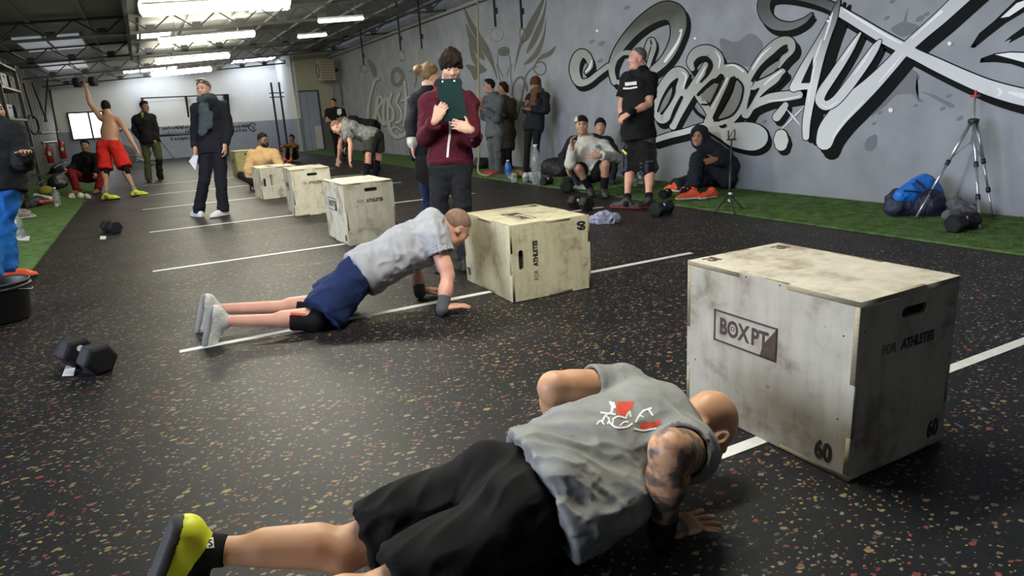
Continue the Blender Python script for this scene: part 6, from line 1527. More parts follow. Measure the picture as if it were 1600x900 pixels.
wr = J['wrL']; fo = nrm(wr-J['elL']); Q = Sdf(); Q.rc(wr-fo*.075, wr-fo*.02, .050, .052, k=.01); link('shirt_cuff', Q.mesh('shirt_cuff', .008, disp=wave_disp(.006, 30)), C_WHITE, h4['root'])
board('black clipboard hanging from the hand of the blonde woman', [gd(649, 244, 6.44), gd(674, 243, 6.50), gd(676, 300, 6.50), gd(648, 279, 6.43)], M_PLAST, name='clipboard')

# ---- 5 the man with the scarf
sp = dict(pe=(333, 232, '9.35'), hiR=(324, 238, 0), hiL=(343, 237, 0), nk=(325, 160, 0), shR=(307, 170, 0), shL=(350, 167, 0), hd=(318, 139, -.03), elR=(305, 205, 0), elL=(357, 203, 0), wrR=(305, 232, -1), wrL=(351, 228, -1), knR=(319, 284, -.1), knL=(345, 282, -.05), anR=(311, 327, 0), anL=(348, 326, 0), toR=(293, 336, 0), toL=(348, 335, 0))
J = solveJ(sp, 1.03)
J['anR'] = gz(310, 330, .08); J['anL'] = gz(349, 328, .08); J['toR'] = gz(293, 334, .03); J['toL'] = gz(348, 334, .03)
h5 = person('man in a dark sweater and slate scarf standing with a white sheet in his hand', J, 1.02, S_MID,
            top=dict(m=C_DKNAVY, sleeve='long', g=.014, gs=.006, cuff=.02, hem=-.02, long=True, disp=folds(.012, 8, 3), name='sweater'), bottom=dict(m=C_DKNAVY, kind='long', g=.012, cg=.02, disp=folds(.012, 9, 4)), shoes=dict(m=M_WSHOE, sole=M_WSHOE),
            hair=dict(m=H_BROWN, grow=.010, line=.062, tuft=.01, wave=.005), vox=.011, face=nrm(-FW*np.array([1, 1, 0])-RT*.10+V3(0, 0, -.05)), up=V3(0, 0, 1), hands=dict(R=dict(d=V3(0, 0, -1), n=nrm(RT), curl=(.6, .7, .5)), L=dict(d=V3(0, 0, -1), n=nrm(-RT), curl=(.6, .7, .5))))
f5, a5, u5, nk5 = h5['f'], h5['a'], h5['u'], J['nk']
Q = Sdf()
for k_ in range(18):
    t0, t1 = k_/18*6.2832, (k_+1)/18*6.2832; g_ = lambda t: nk5+u5*(.045+.02*math.sin(t*2))+a5*.088*math.cos(t)+f5*(.082*math.sin(t)+.012)
    Q.rc(g_(t0), g_(t1), .036, k=.02)
Q.rc(gd(318, 168, 9.13), gd(320, 185, 9.13), .070, .066, .03, flat=(f5, .32)); Q.rc(gd(320, 185, 9.13), gd(317, 205, 9.14), .066, .062, .03, flat=(f5, .32), cut=[(gd(317, 212, 9.14), -UP)]); Q.rc(gd(328, 178, 9.14), gd(327, 196, 9.14), .045, .045, .02, flat=(f5, .4))
link('scarf', Q.mesh('scarf', .010, disp=folds(.014, 14, 3)), C_SCARF, h5['root'])
c, hf, hu, hl = h5['H']; b = MB()
for sg in (-1, 1): b.tube([c+hl*.034*sg+hf*.075+hu*.105+(hl*math.cos(q)*.024+hu*math.sin(q)*.012+hf*math.sin(q)*.016) for q in np.linspace(0, 6.283, 12, endpoint=False)], .004, 6, closed=True)
b.build('glasses_frame', M_PLAST, h5['root'], smooth=True)
for sg in (-1, 1): MB().lathe([(0, -.002), (.022, -.001), (.022, .001), (0, .002)], c+hl*.034*sg+hf*.076+hu*.106, 12, Vector(hf*.5+hu*.8).to_track_quat('Z', 'Y').to_matrix()).build('lens', M_CARD, h5['root'])
board('white sheet of paper in the right hand of the man with the scarf', [gd(303, 241, 9.26), gd(309, 243, 9.2), gd(305, 266, 9.2), gd(295, 252, 9.28)], M_CARD, clip=False, th=.003, name='paper_sheet')

# ---- 6 the shirtless man with the dumbbell overhead (seen from behind)
sp = dict(pe=(170, 226, '12.75'), hiL=(161, 230, 0), hiR=(181, 229, 0), nk=(169, 180, 0), shL=(158, 185, 0), shR=(186, 187, 0), hd=(166, 168, .06), elL=(141, 162, 0), elR=(200, 210, 0), wrL=(135, 137, 0), wrR=(213, 232, 0), knL=(165, 268, -.05), knR=(196, 264, 0), anL=(166, 300, 0), anR=(211, 296, 0), toL=(168, 310, 0), toR=(213, 305, 0))
J = solveJ(sp, .98)
J['anL'] = gz(166, 306, .08); J['anR'] = gz(211, 300, .08); J['toL'] = J['anL']+nrm(FW*np.array([1, 1, 0])*.3+RT*.8)*.19+V3(0, 0, -.05); J['toR'] = J['anR']+nrm(FW*np.array([1, 1, 0])*.3+RT*.6)*.19+V3(0, 0, -.05)
h6 = person('shirtless man in red shorts holding a dumbbell overhead, seen from behind', J, 1.0, S_MID, bottom=dict(m=C_RED, kind='shorts', lf=.92, g=.022, flare=.05, disp=folds(.012, 9, 4)), shoes=dict(m=M_NEON, sole=M_BSOLE), socks=dict(m=C_GREYT, h=.12),
            hair=dict(m=H_BLACK, grow=.008), vox=.012, face=nrm(FW*np.array([1, 1, 0])-RT*.5), up=V3(0, 0, 1), face_on=False, hands=dict(L=dict(d=V3(0, 0, 1), n=nrm(RT), curl=(1.0, 1.1, .8), spread=.05)))
for q in 'LR':
    an, kn, hi = J['an'+q], J['kn'+q], J['hi'+q]; Q = Sdf(); c_ = nrm(an-kn); e = kn+c_*.12; e2 = kn+nrm(hi-kn)*.12
    Q.rc(kn, e, .066, .060, k=.02, cut=[(e, c_)]); Q.rc(kn, e2, .066, .075, k=.02, cut=[(e2, nrm(hi-kn))]); link('knee_sleeve', Q.mesh('knee_sleeve', .012), C_BLACK, h6['root'])
hw = J['wrL']+V3(0, 0, .10); ra = nrm(RT*np.array([1, 1, 0])); dumbbell('black hex dumbbell held overhead by the shirtless man', hw-ra*.15, hw+ra*.15, .095, .12, tagged=False)

# ---- 7 the man in olive trousers near the back
Dq = 15.6
sp = dict(pe=(233, 218, '15.9'), hiR=(226, 222, 0), hiL=(242, 221, 0), nk=(225, 179, 0), shR=(212, 186, 0), shL=(237, 183, 0), hd=(226, 167, 0), elR=(211, 204, 0), elL=(243, 202, 0), wrR=(219, 216, 0), wrL=(243, 218, -1), knR=(230, 248, 0), knL=(248, 246, 0), anR=(232, 276, 0), anL=(249, 272, 0), toR=(232, 280, 0), toL=(258, 275, 0))
J = solveJ(sp, 1.02); J['anR'] = gz(232, 279, .08); J['anL'] = gz(250, 275, .08); J['toR'] = gz(233, 282, .04); J['toL'] = gz(259, 275, .04)
h7 = person('man in a black jacket and olive trousers standing before the white back wall', J, 1.0, S_BROWN, top=dict(m=C_BLACK, sleeve='long', g=.018, gs=.010, hem=-.05, long=True, disp=folds(.014, 8, 3), name='jacket'), bottom=dict(m=C_OLIVE, kind='long', g=.014, cg=.02, disp=folds(.014, 9, 4)), shoes=dict(m=M_BSHOE, sole=M_BSOLE),
            hair=dict(m=H_BLACK, grow=.014, tuft=.01), vox=.014, face=nrm(-FW*np.array([1, 1, 0])*.5+RT*.9), up=V3(0, 0, 1))
Q = Sdf(); Q.rc(J['nk']+h7['a']*.07, J['nk']-h7['a']*.07, .055, k=.02); Q.rc(J['nk']+h7['f']*.08, J['nk']+h7['f']*.10-h7['u']*.14, .045, .02, k=.03); link('collar', Q.mesh('collar', .013), C_KHAKI, h7['root'])

# ---- 8 the man in black squatting on the left turf
sp = dict(pe=(136, 277, '14.3'), hiL=(143, 277, 0), hiR=(128, 277, 0), nk=(134, 242, 0), shL=(149, 246, 0), shR=(120, 247, 0), hd=(133, 228, 0), elL=(151, 263, -1), elR=(114, 264, -1), wrL=(150, 272, -1), wrR=(106, 266, -1), knL=(158, 274, -1), knR=(111, 269, -1), anL=(152, 293, 0), anR=(120, 295, 0), toL=(156, 296, -1), toR=(118, 299, -1))
J = solveJ(sp, .98); J['anL'] = gz(153, 296, .08); J['anR'] = gz(121, 298, .09); J['toL'] = J['anL']-nrm(FW*np.array([1, 1, 0]))*.18+V3(0, 0, -.04); J['toR'] = J['anR']-nrm(FW*np.array([1, 1, 0])+RT*.4)*.18+V3(0, 0, -.04)
h8 = person('man in black squatting on the left turf in dark red trousers', J, .98, S_OLIVE, top=dict(m=C_BLACK, sleeve='long', g=.022, gs=.01, hem=-.02, disp=folds(.012, 8, 3), name='hoodie'), bottom=dict(m=C_DKRED, kind='long', g=.014, disp=folds(.012, 9, 4)), shoes=dict(m=mat('tan_shoe', (.22, .10, .05), .6, .1), sole=M_BSOLE), hair=dict(m=H_BLACK, grow=.012), vox=.014, face=nrm(-FW*np.array([1, 1, 0])+RT*.3), up=V3(0, 0, 1))

# ---- 9 the person in blue trousers cut off by the left edge
sp = dict(pe=(4, 286, '6.05'), hiL=(14, 290, 0), hiR=(-8, 290, 0), nk=(-8, 192, 0), shL=(22, 205, 0), shR=(-32, 208, 0), hd=(-13, 172, -.02), elL=(36, 252, 0), elR=(-40, 252, 0), wrL=(34, 240, -1), wrR=(-10, 262, -1), knL=(8, 358, 0), knR=(-8, 360, 0), anL=(16, 415, 0), anR=(-2, 424, 0), toL=(44, 430, 0), toR=(25, 440, 0))
J = solveJ(sp, 1.0); J['anL'] = gz(12, 424, .09); J['anR'] = gz(-8, 436, .09); J['toL'] = gz(44, 429, .04); J['toR'] = gz(20, 443, .04); J['wrL'] = J['elL']+nrm(V3(.2, -.3, .15))*.0+ (gd(39, 240, depth(J['elL'])-.22)-J['elL'])
J['elR'] = gd(-45, 250, depth(J['shR'])); J['wrR'] = gd(-36, 285, depth(J['shR'])-.05)
h9 = person('person in bright blue trousers and orange trainers cut off by the left picture edge', J, 1.0, S_OLIVE, top=dict(m=C_CHAR, sleeve='long', g=.028, gs=.012, hem=-.04, long=True, disp=folds(.012, 9, 3), name='jacket'), bottom=dict(m=C_BLUE, kind='long', waist=.06, g=.012, cg=.022, disp=folds(.020, 10, 4)), shoes=dict(m=M_ORANGE, sole=M_BSOLE), hair=dict(m=H_BLACK, grow=.01), vox=.010, face=nrm(RT*.9-FW*np.array([.4, .4, 0])), up=V3(0, 0, 1))

# ---- 10 the man in the tan hoodie sitting behind the fifth box
sp = dict(pe=(412, 276, '12.75'), hiL=(421, 278, 0), hiR=(402, 278, 0), nk=(410, 234, -.05), shL=(429, 241, 0), shR=(394, 242, 0), hd=(411, 219, -.06), elL=(440, 264, -.1), elR=(389, 266, -.1), wrL=(428, 276, -1), wrR=(391, 288, -1), knL=(424, 262, -1), knR=(400, 264, -1), anL=(424, 292, -1), anR=(397, 296, -1), toL=(424, 296, -1), toR=(396, 300, -1))
J = solveJ(sp, 1.0)
for q in 'LR': J['hi'+q][2] = .14; J['kn'+q] = J['hi'+q]-nrm(FW*np.array([1, 1, 0]))*.10+RT*(.26 if q == 'L' else -.26)*1.0+V3(0, 0, .12); J['an'+q] = J['kn'+q]-nrm(FW*np.array([1, 1, 0]))*.15-RT*(.33 if q == 'L' else -.33)+V3(0, 0, -.18); J['an'+q][2] = .09; J['to'+q] = J['an'+q]-nrm(FW*np.array([1, 1, 0]))*.16+V3(0, 0, -.03)
J['pe'] = (J['hiL']+J['hiR'])/2
h10 = person('bearded man in a tan hoodie sitting on the floor behind the fifth box', J, 1.0, S_BROWN, top=dict(m=C_TAN, sleeve='long', g=.024, gs=.012, hem=-.04, disp=folds(.014, 8, 3), name='hoodie'), bottom=dict(m=C_BLACK, kind='long', g=.014), shoes=dict(m=M_BSHOE, sole=M_BSOLE), hair=dict(m=H_BLACK, grow=.012), vox=.012, face=nrm(-FW*np.array([1, 1, 0])*.6+RT*.9+V3(0, 0, -.15)), up=V3(0, 0, 1), hood='down')
c, hf, hu, hl = h10['H']; Q = Sdf(); Q.rc(c+hl*.045-hu*.075+hf*.05, c-hl*.045-hu*.075+hf*.05, .034, k=.02); Q.sp(c+hf*.075-hu*.10, .032, .03); link('beard', Q.mesh('beard', .010, disp=wave_disp(.004, 50)), H_BLACK, h10['root'])

# ---- 11 the person sitting hugging the knees far back
sp = dict(pe=(457, 246, '20.6'), hiL=(462, 247, 0), hiR=(452, 247, 0), nk=(456, 226, 0), shL=(465, 229, 0), shR=(448, 229, 0), hd=(456, 217, 0), elL=(467, 240, -1), elR=(446, 240, -1), wrL=(455, 239, -1), wrR=(459, 240, -1), knL=(463, 237, -1), knR=(451, 237, -1), anL=(461, 251, 0), anR=(454, 251, 0), toL=(462, 253, -1), toR=(453, 253, -1))
J = solveJ(sp, .95)
for q in 'LR': J['hi'+q][2] = .14; J['kn'+q] = J['hi'+q]-nrm(FW*np.array([1, 1, 0]))*.28+V3(0, 0, .33); J['an'+q] = J['hi'+q]-nrm(FW*np.array([1, 1, 0]))*.45; J['an'+q][2] = .09; J['to'+q] = J['an'+q]-nrm(FW*np.array([1, 1, 0]))*.17+V3(0, 0, -.04)
J['pe'] = (J['hiL']+J['hiR'])/2
for q, sg in (('L', -1), ('R', 1)): J['el'+q] = J['kn'+q]+V3(0, 0, -.02)+RT*(-sg)*.10; J['wr'+q] = J['kn'+q]-nrm(FW*np.array([1, 1, 0]))*.08+RT*sg*.10
person('person in a dark yellow vest sitting hugging their knees near the white column', J, .95, S_BROWN, top=dict(m=cloth('ochre_vest', (.12, .075, .012)), g=.016, hem=-.02, disp=folds(.01, 8, 2), name='vest'), bottom=dict(m=C_BLACK, kind='shorts', lf=.8, g=.015), shoes=dict(m=M_ORANGE, sole=M_ORANGE), hair=dict(m=H_BLACK, grow=.014), vox=.016, face=nrm(-FW*np.array([1, 1, 0])), up=V3(0, 0, 1))

# ---- 12 the man in black with folded arms near the door
sp = dict(pe=(527, 205, '19.6'), hiR=(522, 207, 0), hiL=(533, 206, 0), nk=(523, 170, 0), shR=(512, 174, 0), shL=(535, 173, 0), hd=(521, 161, -.03), elR=(511, 190, -.05), elL=(539, 189, -.05), wrR=(524, 187, -1), wrL=(519, 190, -1), knR=(525, 228, 0), knL=(536, 227, 0), anR=(527, 249, 0), anL=(538, 247, 0), toR=(524, 252, 0), toL=(537, 251, 0))
J = solveJ(sp, .99)
for q, x in (('R', 527), ('L', 538)): J['an'+q] = np.array([*(J['kn'+q][:2]), .08]); J['to'+q] = J['an'+q]-nrm(FW*np.array([1, 1, 0]))*.18+V3(0, 0, -.04)
h12 = person('man in a black t-shirt with folded arms standing by the pale blue door', J, .99, S_OLIVE, top=dict(m=C_BLACK, sleeve='short', g=.02, hem=-.06, long=True, disp=folds(.01, 8, 2)), bottom=dict(m=C_BLACK, kind='long', g=.01), shoes=dict(m=M_BSHOE, sole=M_BSOLE), hair=dict(m=H_BLACK, grow=.008), vox=.015, face=nrm(-FW*np.array([1, 1, 0])-RT*.15), up=V3(0, 0, 1))
decal('chest_print', h12['top'], [[(527, 171), (533, 170), (534, 177), (530, 180), (527, 178)]], M_PW, .01)

# ---- 13 two men bending down beyond the third box
sp = dict(pe=(586, 211, '12.5'), hiR=(581, 216, -.1), hiL=(590, 212, .1), nk=(540, 192, 0), shR=(542, 206, -.18), shL=(543, 197, .20), hd=(526, 199, 0), elR=(548, 226, -.2), elL=(532, 222, .2), wrR=(547, 250, -.22), wrL=(529, 247, .18), knR=(575, 245, -.12), knL=(592, 243, .12), anR=(571, 283, -.12), anL=(587, 281, .12), toR=(562, 288, 0), toL=(578, 286, 0))
J = solveJ(sp, 1.0)
for q in 'LR':
    J['an'+q] = np.array([*J['an'+q][:2], .09]); J['to'+q] = J['an'+q]-nrm(RT*np.array([1, 1, 0]))*.18+V3(0, 0, -.05)
h13 = person('man in a mottled grey t-shirt bending down with both arms hanging', J, 1.0, S_PINK, top=dict(m=C_GREYT, sleeve='short', g=.024, hem=-.02, long=True, disp=folds(.016, 9, 2)), bottom=dict(m=C_DKOL, kind='shorts', lf=.80, g=.02, flare=.03, disp=folds(.012, 9, 3)), shoes=dict(m=M_BSHOE, sole=M_BSOLE), socks=dict(m=C_BLACK, h=.32, w=.022), hair=dict(m=H_CROP, grow=.004), vox=.012, face=nrm(-RT*.6-UP*.8), up=nrm(-RT*.8+UP*.55), face_on=False)
sp = dict(pe=(585, 196, '15.0'), hiR=(581, 199, -.1), hiL=(588, 197, .1), nk=(548, 187, 0), shR=(548, 196, -.18), shL=(549, 190, .20), hd=(536, 192, 0), elR=(546, 213, -.2), elL=(540, 211, .2), wrR=(540, 232, -.22), wrL=(536, 230, .18), knR=(578, 225, -.12), knL=(589, 224, .12), anR=(578, 255, -.12), anL=(589, 254, .12), toR=(570, 258, 0), toL=(581, 257, 0))
J = solveJ(sp, 1.0)
for q in 'LR':
    J['an'+q] = np.array([*J['an'+q][:2], .09]); J['to'+q] = J['an'+q]-nrm(RT*np.array([1, 1, 0]))*.18+V3(0, 0, -.05)
person('man in black bending down behind the man in the mottled grey t-shirt', J, 1.0, S_OLIVE, top=dict(m=C_BLACK, sleeve='long', g=.024, hem=-.02, long=True, disp=folds(.012, 8, 2)), bottom=dict(m=C_BLACK, kind='long', g=.014), shoes=dict(m=M_BSHOE, sole=M_BSOLE), hair=dict(m=H_BROWN, grow=.008), vox=.016, face=nrm(-RT*.6-UP*.8), up=nrm(-RT*.8+UP*.55), face_on=False)

# ---- 14-16 three people against the mural wall
sp = dict(pe=(773, 206, '12.75'), hiR=(768, 210, .06), hiL=(778, 209, -.06), nk=(769, 150, 0), shR=(760, 157, .15), shL=(781, 157, -.12), hd=(764, 135, 0), elR=(757, 182, .12), elL=(776, 185, -.15), wrR=(750, 168, -1), wrL=(757, 172, -1), knR=(769, 238, 0), knL=(777, 238, 0), anR=(771, 266, 0), anL=(780, 267, 0), toR=(762, 268, 0), toL=(770, 271, 0))
J = solveJ(sp, 1.0); J['wrR'] = gd(753, 164, 12.75)
for q, x in (('R', 770), ('L', 778)): J['an'+q] = np.array([*J['kn'+q][:2], .08]); J['to'+q] = J['an'+q]-nrm(RT*np.array([1, 1, 0])+FW*np.array([.3, .3, 0]))*.18+V3(0, 0, -.05)
person('man in grey sportswear standing in profile with his hand on the climbing rope', J, 1.0, S_OLIVE, top=dict(m=C_GREYH, sleeve='long', g=.022, gs=.01, hem=-.06, long=True, disp=folds(.014, 8, 2), name='hoodie'), bottom=dict(m=C_GREYTR, kind='long', g=.016, cg=.02, disp=folds(.014, 8, 3)), shoes=dict(m=mat('red_shoe', (.36, .03, .02), .6, .1), sole=M_BSOLE), hair=dict(m=H_BLACK, grow=.010, tuft=.01), vox=.012, face=nrm(-RT*.95-FW*np.array([.25, .25, 0])), up=V3(0, 0, 1), hood='down')
sp = dict(pe=(791, 205, '13.6'), hiR=(787, 208, .06), hiL=(796, 207, -.06), nk=(789, 154, 0), shR=(781, 160, .15), shL=(800, 160, -.12), hd=(785, 139, 0), elR=(779, 183, .12), elL=(802, 183, -.1), wrR=(781, 203, 0), wrL=(788, 180, -1), knR=(787, 238, 0), knL=(795, 238, 0), anR=(787, 266, 0), anL=(795, 267, 0), toR=(780, 268, 0), toL=(788, 271, 0))
J = solveJ(sp, .96)
for q in 'LR': J['an'+q] = np.array([*J['kn'+q][:2], .08]); J['to'+q] = J['an'+q]-nrm(RT*np.array([1, 1, 0]))*.18+V3(0, 0, -.05)
def longhair(H, s):
    S = hair_short(H, s, .018, .06, -.06); c, f, u, l = H; S.rc(c-f*.05*s, c+(-f*.07-u*.20)*s, .085*s, .055*s, .03); S.rc(c+(l*.06-f*.02)*s, c+(l*.07-u*.20+f*.01)*s, .04*s, .03*s, .03); return S
h15 = person('woman with long dark hair in a long dark olive coat by the mural', J, .97, S_OLIVE, male=.84, top=dict(m=C_BROWNC, sleeve='long', g=.024, gs=.01, hem=-.36, long=True, disp=folds(.014, 8, 2), name='coat'), bottom=dict(m=C_BLACK, kind='long', g=.004), shoes=dict(m=M_BSHOE, sole=M_BSOLE), hair=dict(m=H_DARK, sdf=longhair, wave=.008, fr=26), vox=.012, face=nrm(-RT*.95-FW*np.array([.25, .25, 0])), up=V3(0, 0, 1))
Q = Sdf(); Q.rc(J['nk']+h15['f']*.07, h15['hc']+h15['f']*.145+h15['u']*.10, .055, .05, k=.03); link('scarf', Q.mesh('scarf', .012, disp=folds(.012, 12, 2)), C_SCARFB, h15['root'])
sp = dict(pe=(833, 196, '12.25'), hiR=(827, 200, .06), hiL=(840, 199, -.04), nk=(840, 146, 0), shR=(828, 152, .12), shL=(853, 151, -.05), hd=(837, 133, -.02), elR=(822, 172, .05), elL=(853, 172, -.12), wrR=(822, 167, -1), wrL=(829, 171, -1), knR=(824, 227, 0), knL=(838, 226, 0), anR=(820, 256, 0), anL=(834, 253, 0), toR=(812, 258, 0), toL=(826, 257, 0))
J = solveJ(sp, .97); J['wrR'] = gd(823, 165, depth(J['elR'])-.18)
for q, x in (('R', -.05), ('L', -.02)): J['an'+q] = np.array([J['kn'+q][0]+x, J['kn'+q][1], .08]); J['to'+q] = J['an'+q]-nrm(RT*np.array([1, 1, 0])+FW*np.array([.4, .4, 0]))*.18+V3(0, 0, -.05)
def longhair2(H, s):
    S = Sdf(); c, f, u, l = H; S.rc(c+(-f*.03+u*.02)*s, c+(-f*.03-u*.16)*s, .095*s, .07*s, .03); S.rc(c+(l*.06+f*.0)*s, c+(l*.06-u*.26+f*.05)*s, .04*s, .035*s, .03); S.rc(c+(-l*.06)*s, c+(-l*.06-u*.24+f*.05)*s, .04*s, .035*s, .03); S.el(c+(f*.085-u*.02)*s, np.array([l, f, u]), np.array((.06, .07, .09))*s, .01, 'd'); return S
h16 = person('woman in a rust beanie leaning on the wall looking at her phone', J, .97, S_OLIVE, male=.86, top=dict(m=C_CHAR, sleeve='long', g=.020, gs=.010, hem=-.05, long=True, disp=folds(.016, 8, 2), name='jacket'), bottom=dict(m=C_BLACK, kind='long', g=.006), shoes=dict(m=M_BSHOE, sole=M_BSOLE), hair=dict(m=mat('hair_auburn', (.10, .042, .016), .6, .3, 40, .4, 90), sdf=longhair2, wave=.007, fr=30), vox=.012, face=nrm(-RT*.55-FW*np.array([.7, .7, 0])+V3(0, 0, -.35)), up=V3(0, 0, 1))
c, hf, hu, hl = h16['H']; A = np.array([hl, hf, hu]); Q = Sdf(); Q.el(c+hu*.055-hf*.02, A, (.096, .112, .105), .02); Q.rc(c+hu*.03+hf*.05+hl*.05, c+hu*.03+hf*.05-hl*.05, .03, k=.03); Q.cut(c+hu*.030+hf*.05, -hu+hf*.15); link('beanie', Q.mesh('beanie', .010, disp=wave_disp(.004, 40)), C_RUST, h16['root'])
Q = Sdf()
for k_ in range(16):
    t0, t1 = k_/16*6.2832, (k_+1)/16*6.2832; g_ = lambda t: J['nk']+h16['u']*.03+h16['a']*.09*math.cos(t)+h16['f']*(.085*math.sin(t)+.01)
    Q.rc(g_(t0), g_(t1), .042, k=.02)
Q.rc(J['nk']+h16['f']*.10, J['nk']+h16['f']*.14-h16['u']*.28, .06, .07, k=.03, flat=(h16['f'], .5)); link('scarf', Q.mesh('scarf', .011, disp=folds(.012, 14, 2)), C_SCARFB, h16['root'])
pc = J['wrL']+nrm(J['wrL']-J['elL'])*.13+V3(0, 0, .05); o = MB().box(pc, (.075, .010, .15), Matrix.Rotation(.5, 3, 'Z'), .004).build('phone_case', M_PLAST); t = empty('phone', pc); o.parent = t; o.matrix_parent_inverse = WORLDINV(t); tag(t, 'black phone in the hands of the woman in the beanie', 'phone'); MB().box(pc+V3(.0, -.006, 0), (.066, .003, .135), Matrix.Rotation(.5, 3, 'Z')).build('screen', M_STEEL, t)

# ---- 17 the man in the white hoodie squatting, 18 the person behind him
sp = dict(pe=(922, 270, '9.35'), hiR=(912, 273, 0), hiL=(934, 272, 0), nk=(916, 218, -.12), shR=(897, 229, -.08), shL=(944, 226, -.05), hd=(909, 196, -.18), elR=(890, 258, -.20), elL=(965, 247, -.05), wrR=(893, 230, -1), wrL=(933, 243, -1), knR=(903, 264, -1), knL=(947, 257, -1), anR=(921, 291, 0), anL=(944, 294, 0), toR=(923, 299, -1), toL=(944, 302, -1))
J = solveJ(sp, 1.02)
J['hiR'][2] = J['hiL'][2] = .26; J['anR'] = gz(922, 295, .10); J['anL'] = gz(944, 297, .10); J['knR'] = gd(903, 263, depth(J['anR'])-.16); J['knL'] = gd(946, 257, depth(J['anL'])-.16); J['hiR'] = gd(912, 272, depth(J['anR'])+.16); J['hiL'] = gd(936, 271, depth(J['anL'])+.16); J['pe'] = (J['hiR']+J['hiL'])/2; dn_ = depth(J['pe'])-.06; J['nk'] = gd(916, 219, dn_); J['shR'] = gd(898, 229, dn_+.02); J['shL'] = gd(942, 227, dn_-.02); J['hd'] = gd(909, 196, dn_-.06); J['elR'] = gd(891, 257, dn_-.16); J['elL'] = gd(963, 246, dn_-.10)
dd = nrm(FW*np.array([1, 1, 0]))
for q in 'LR': J['to'+q] = J['an'+q]-dd*.18+V3(0, 0, -.05)
J['wrR'] = gd(894, 231, depth(J['elR'])-.08); J['wrL'] = gd(937, 243, depth(J['knL'])-.05)
h17 = person('man in an off-white hoodie and backwards cap squatting by the wall', J, 1.02, S_MID, top=dict(m=C_WHITE, sleeve='long', g=.014, gs=.010, cuff=.03, hem=.0, disp=folds(.010, 10, 3), name='hoodie'), bottom=dict(m=C_BLACK, kind='shorts', lf=.78, g=.016, flare=.03, disp=folds(.01, 9, 3)), shoes=dict(m=M_BSHOE, sole=M_BSOLE), socks=dict(m=C_BLACK, h=.18, w=.01), hair=dict(m=H_BLACK, grow=.006), vox=.010, face=nrm(-dd*.9-RT*.1+V3(0, 0, .08)), up=V3(0, 0, 1), hood='down',
             hands=dict(R=dict(d=V3(0, 0, 1), n=nrm(RT*.6-dd*.4), curl=(.5, .7, .5)), L=dict(d=nrm(-RT), n=dd, curl=(.4, .4, .3))))
c, hf, hu, hl = h17['H']; A = np.array([hl, hf, hu]); Q = Sdf(); Q.el(c+hu*.045-hf*.012, A, (.088, .106, .092), .02); Q.cut(c+hu*.045+hf*.06, -hu+hf*.10); cap = link('cap', Q.mesh('cap', .008), C_BLACK, h17['root']); Q = Sdf(); Q.el(c-hl*.055+hu*.055-hf*.01, A, (.045, .10, .075), .01); Q.cut(c+hu*.045, -hu); Q.cut(c-hl*.045, hl); link('cap_panel', Q.mesh('cap_panel', .008), C_WHITE, cap)
c2 = h17['top']; decal('chest_print', c2, [[(930, 228), (938, 226), (939, 231), (931, 233)]], C_GREYT, .006); decal('arm_print', c2, quads([(955, 213), (961, 222), (963, 229)], 3), M_PR, .006)
sp = dict(pe=(920, 268, '10.5'), hiR=(910, 270, 0), hiL=(930, 270, 0), nk=(925, 216, 0), shR=(896, 222, 0), shL=(948, 222, 0), hd=(938, 199, .0), elR=(881, 245, 0), elL=(964, 245, 0), wrR=(886, 264, -.1), wrL=(955, 262, -.1), knR=(897, 262, -.3), knL=(958, 264, -.25), anR=(900, 286, 0), anL=(955, 288, 0), toR=(897, 289, 0), toL=(957, 291, 0))
J = solveJ(sp, 1.0)
for q in 'LR': J['hi'+q][2] = .22; J['an'+q][2] = .10; J['to'+q] = J['an'+q]-dd*.18+V3(0, 0, -.05)
person('person in dark grey crouching almost hidden behind the man in the white hoodie', J, 1.0, S_OLIVE, top=dict(m=C_CHAR, sleeve='long', g=.028, gs=.01, hem=-.02, disp=folds(.012, 9, 3), name='jacket'), bottom=dict(m=C_INK, kind='long', g=.014), shoes=dict(m=M_BSHOE, sole=M_BSOLE), hair=dict(m=H_BLACK, grow=.018), vox=.014, face=nrm(-dd-RT*.2), up=V3(0, 0, 1), face_on=False)

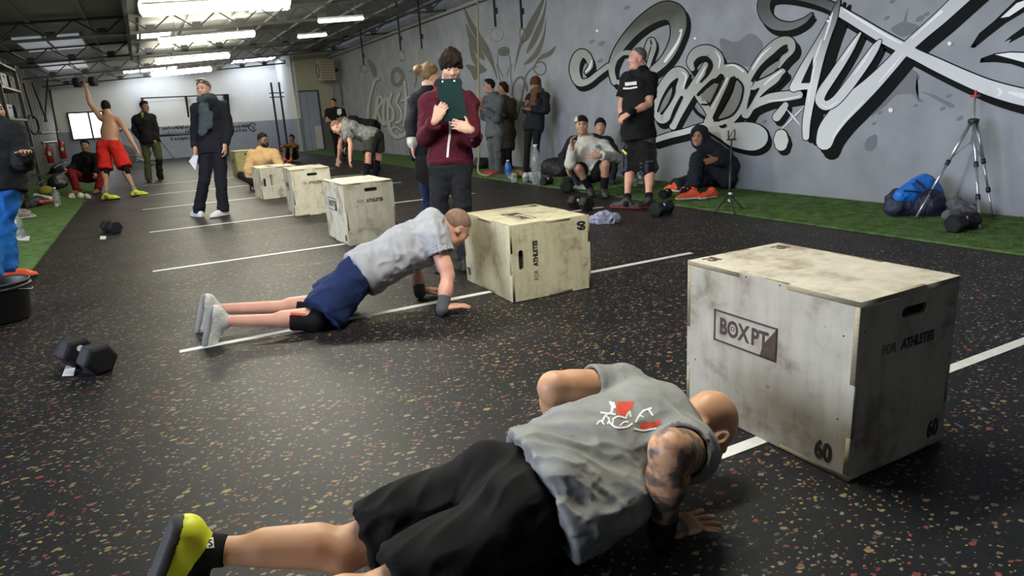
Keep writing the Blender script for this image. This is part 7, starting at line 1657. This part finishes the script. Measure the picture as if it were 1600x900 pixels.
# ---- 19 the coach in the black t-shirt
sp = dict(pe=(996, 205, '8.00'), hiL=(1008, 210, -.05), hiR=(986, 210, .05), nk=(1001, 112, 0), shL=(1016, 124, -.10), shR=(980, 124, .12), hd=(996, 92, -.02), elL=(1012, 160, -.18), elR=(971, 163, .08), wrL=(983, 177, -1), wrR=(973, 185, -1), knL=(1013, 262, -.02), knR=(983, 262, .04), anL=(1014, 306, -.02), anR=(979, 306, .03), toL=(1002, 319, 0), toR=(964, 319, 0))
J = solveJ(sp, 1.04); J['wrL'] = gd(984, 177, depth(J['shL'])-.16); J['elL'] = gd(1014, 163, depth(J['shL'])-.02); J['wrR'] = gd(973, 186, depth(J['elR'])-.14)
J['anL'] = gz(1014, 314, .085); J['anR'] = gz(980, 315, .085); J['toL'] = gz(1000, 322, .035); J['toR'] = gz(961, 321, .035)
h19 = person('grey-haired man in a black t-shirt and long shorts standing with crossed wrists', J, 1.04, S_PINK, top=dict(m=C_BLACK, sleeve='short', sl=.72, g=.022, hem=-.08, long=True, disp=folds(.012, 9, 3)), bottom=dict(m=C_SLATE, kind='shorts', lf=1.05, g=.014, flare=.026, disp=folds(.014, 9, 3)), shoes=dict(m=M_BSHOE, sole=M_REDSOLE), socks=dict(m=C_BLACK, h=.09), hair=dict(m=H_GREY, grow=.002, line=.078, wave=.002), vox=.009, face=nrm(-RT*.97-dd*.22), up=V3(0, 0, 1), belly=.03, brow=H_GREY,
             hands=dict(L=dict(d=nrm(-RT*.8-UP*.5), n=nrm(-UP*.5+RT*.2+dd*.4), curl=(.6, .7, .5)), R=dict(d=nrm(-UP), n=nrm(RT*.8), curl=(.5, .6, .4))))
for q, wd in (('L', .034), ('R', .033)):
    wr = J['wr'+q]; fo = nrm(wr-J['el'+q]); Q = Sdf(); Q.rc(wr-fo*.055, wr-fo*.005, .044, .041, k=.01); link('wristband', Q.mesh('wristband', .008), C_BLACK, h19['root'])
decal('chest_print', h19['top'], quads([(977, 132), (986, 131), (995, 130)], 5)+quads([(974, 138), (985, 138), (996, 136)], 2.5), M_PW, .006)
decal('dark_panel', h19['bottom'], [[(966, 232), (976, 212), (986, 236), (998, 256), (1010, 238), (1030, 226), (1031, 280), (966, 280)]], C_BLACK, .006)
decal('yellow_mark', h19['bottom'], quads([(973, 234), (979, 241)], 3), M_NEON, .009)

# ---- 20 the hooded man sitting against the wall
sp = dict(pe=(1128, 284, '8.75'), hiR=(1120, 288, .0), hiL=(1132, 287, -.05), nk=(1112, 232, 0), shR=(1098, 240, .12), shL=(1130, 242, -.12), hd=(1092, 214, -.03), elR=(1110, 262, .1), elL=(1142, 262, -.2), wrR=(1105, 252, -.1), wrL=(1116, 246, -1), knR=(1090, 246, .0), knL=(1094, 243, -.2), anR=(1060, 292, 0), anL=(1090, 290, 0), toR=(1045, 296, 0), toL=(1077, 296, 0))
J = solveJ(sp, 1.02)
J['hiR'] = gz(1123, 277, .14); J['hiL'] = gz(1135, 281, .14); J['pe'] = (J['hiR']+J['hiL'])/2; dp = depth(J['pe'])
J['nk'] = gd(1113, 233, dp); J['shR'] = gd(1099, 242, dp+.12); J['shL'] = gd(1132, 244, dp-.12); J['hd'] = gd(1092, 214, dp-.06); J['knL'] = gd(1090, 246, dp-.20); J['anL'] = gz(1081, 292, .10); J['toL'] = gz(1064, 296, .05)
J['knR'] = gz(1085, 282, .13); J['anR'] = gz(1056, 290, .09); J['toR'] = gz(1040, 293, .05); J['elL'] = gd(1150, 260, dp-.12); J['wrL'] = gd(1119, 249, dp-.32); J['elR'] = gd(1104, 262, dp+.05); J['wrR'] = gd(1100, 254, dp-.12)
person('man in a dark hooded top sitting against the wall with knees drawn up', J, 1.0, S_MID, top=dict(m=C_INK, sleeve='long', g=.028, gs=.014, hem=-.02, disp=folds(.018, 9, 3), name='hoodie'), bottom=dict(m=C_INK, kind='long', g=.026, cg=.022, disp=folds(.016, 9, 4)), shoes=dict(m=M_ORANGE, sole=M_WSOLE), hair=dict(m=H_DARK, grow=.01), vox=.010, face=nrm(-RT*.6-dd*.8), up=V3(0, 0, 1), hood='up', hands=dict(L=dict(d=nrm(-RT*.8-UP*.2), n=nrm(dd*.8-RT*.2), curl=(.4, .5, .3))))
shoe_pair(('white-soled orange trainer standing beside the seated hooded man', 'orange trainer lying before the seated hooded man'), ((1112, 299), (1098, 301)), ((1083, 301), (1066, 302)), M_ORANGE, M_WSOLE)
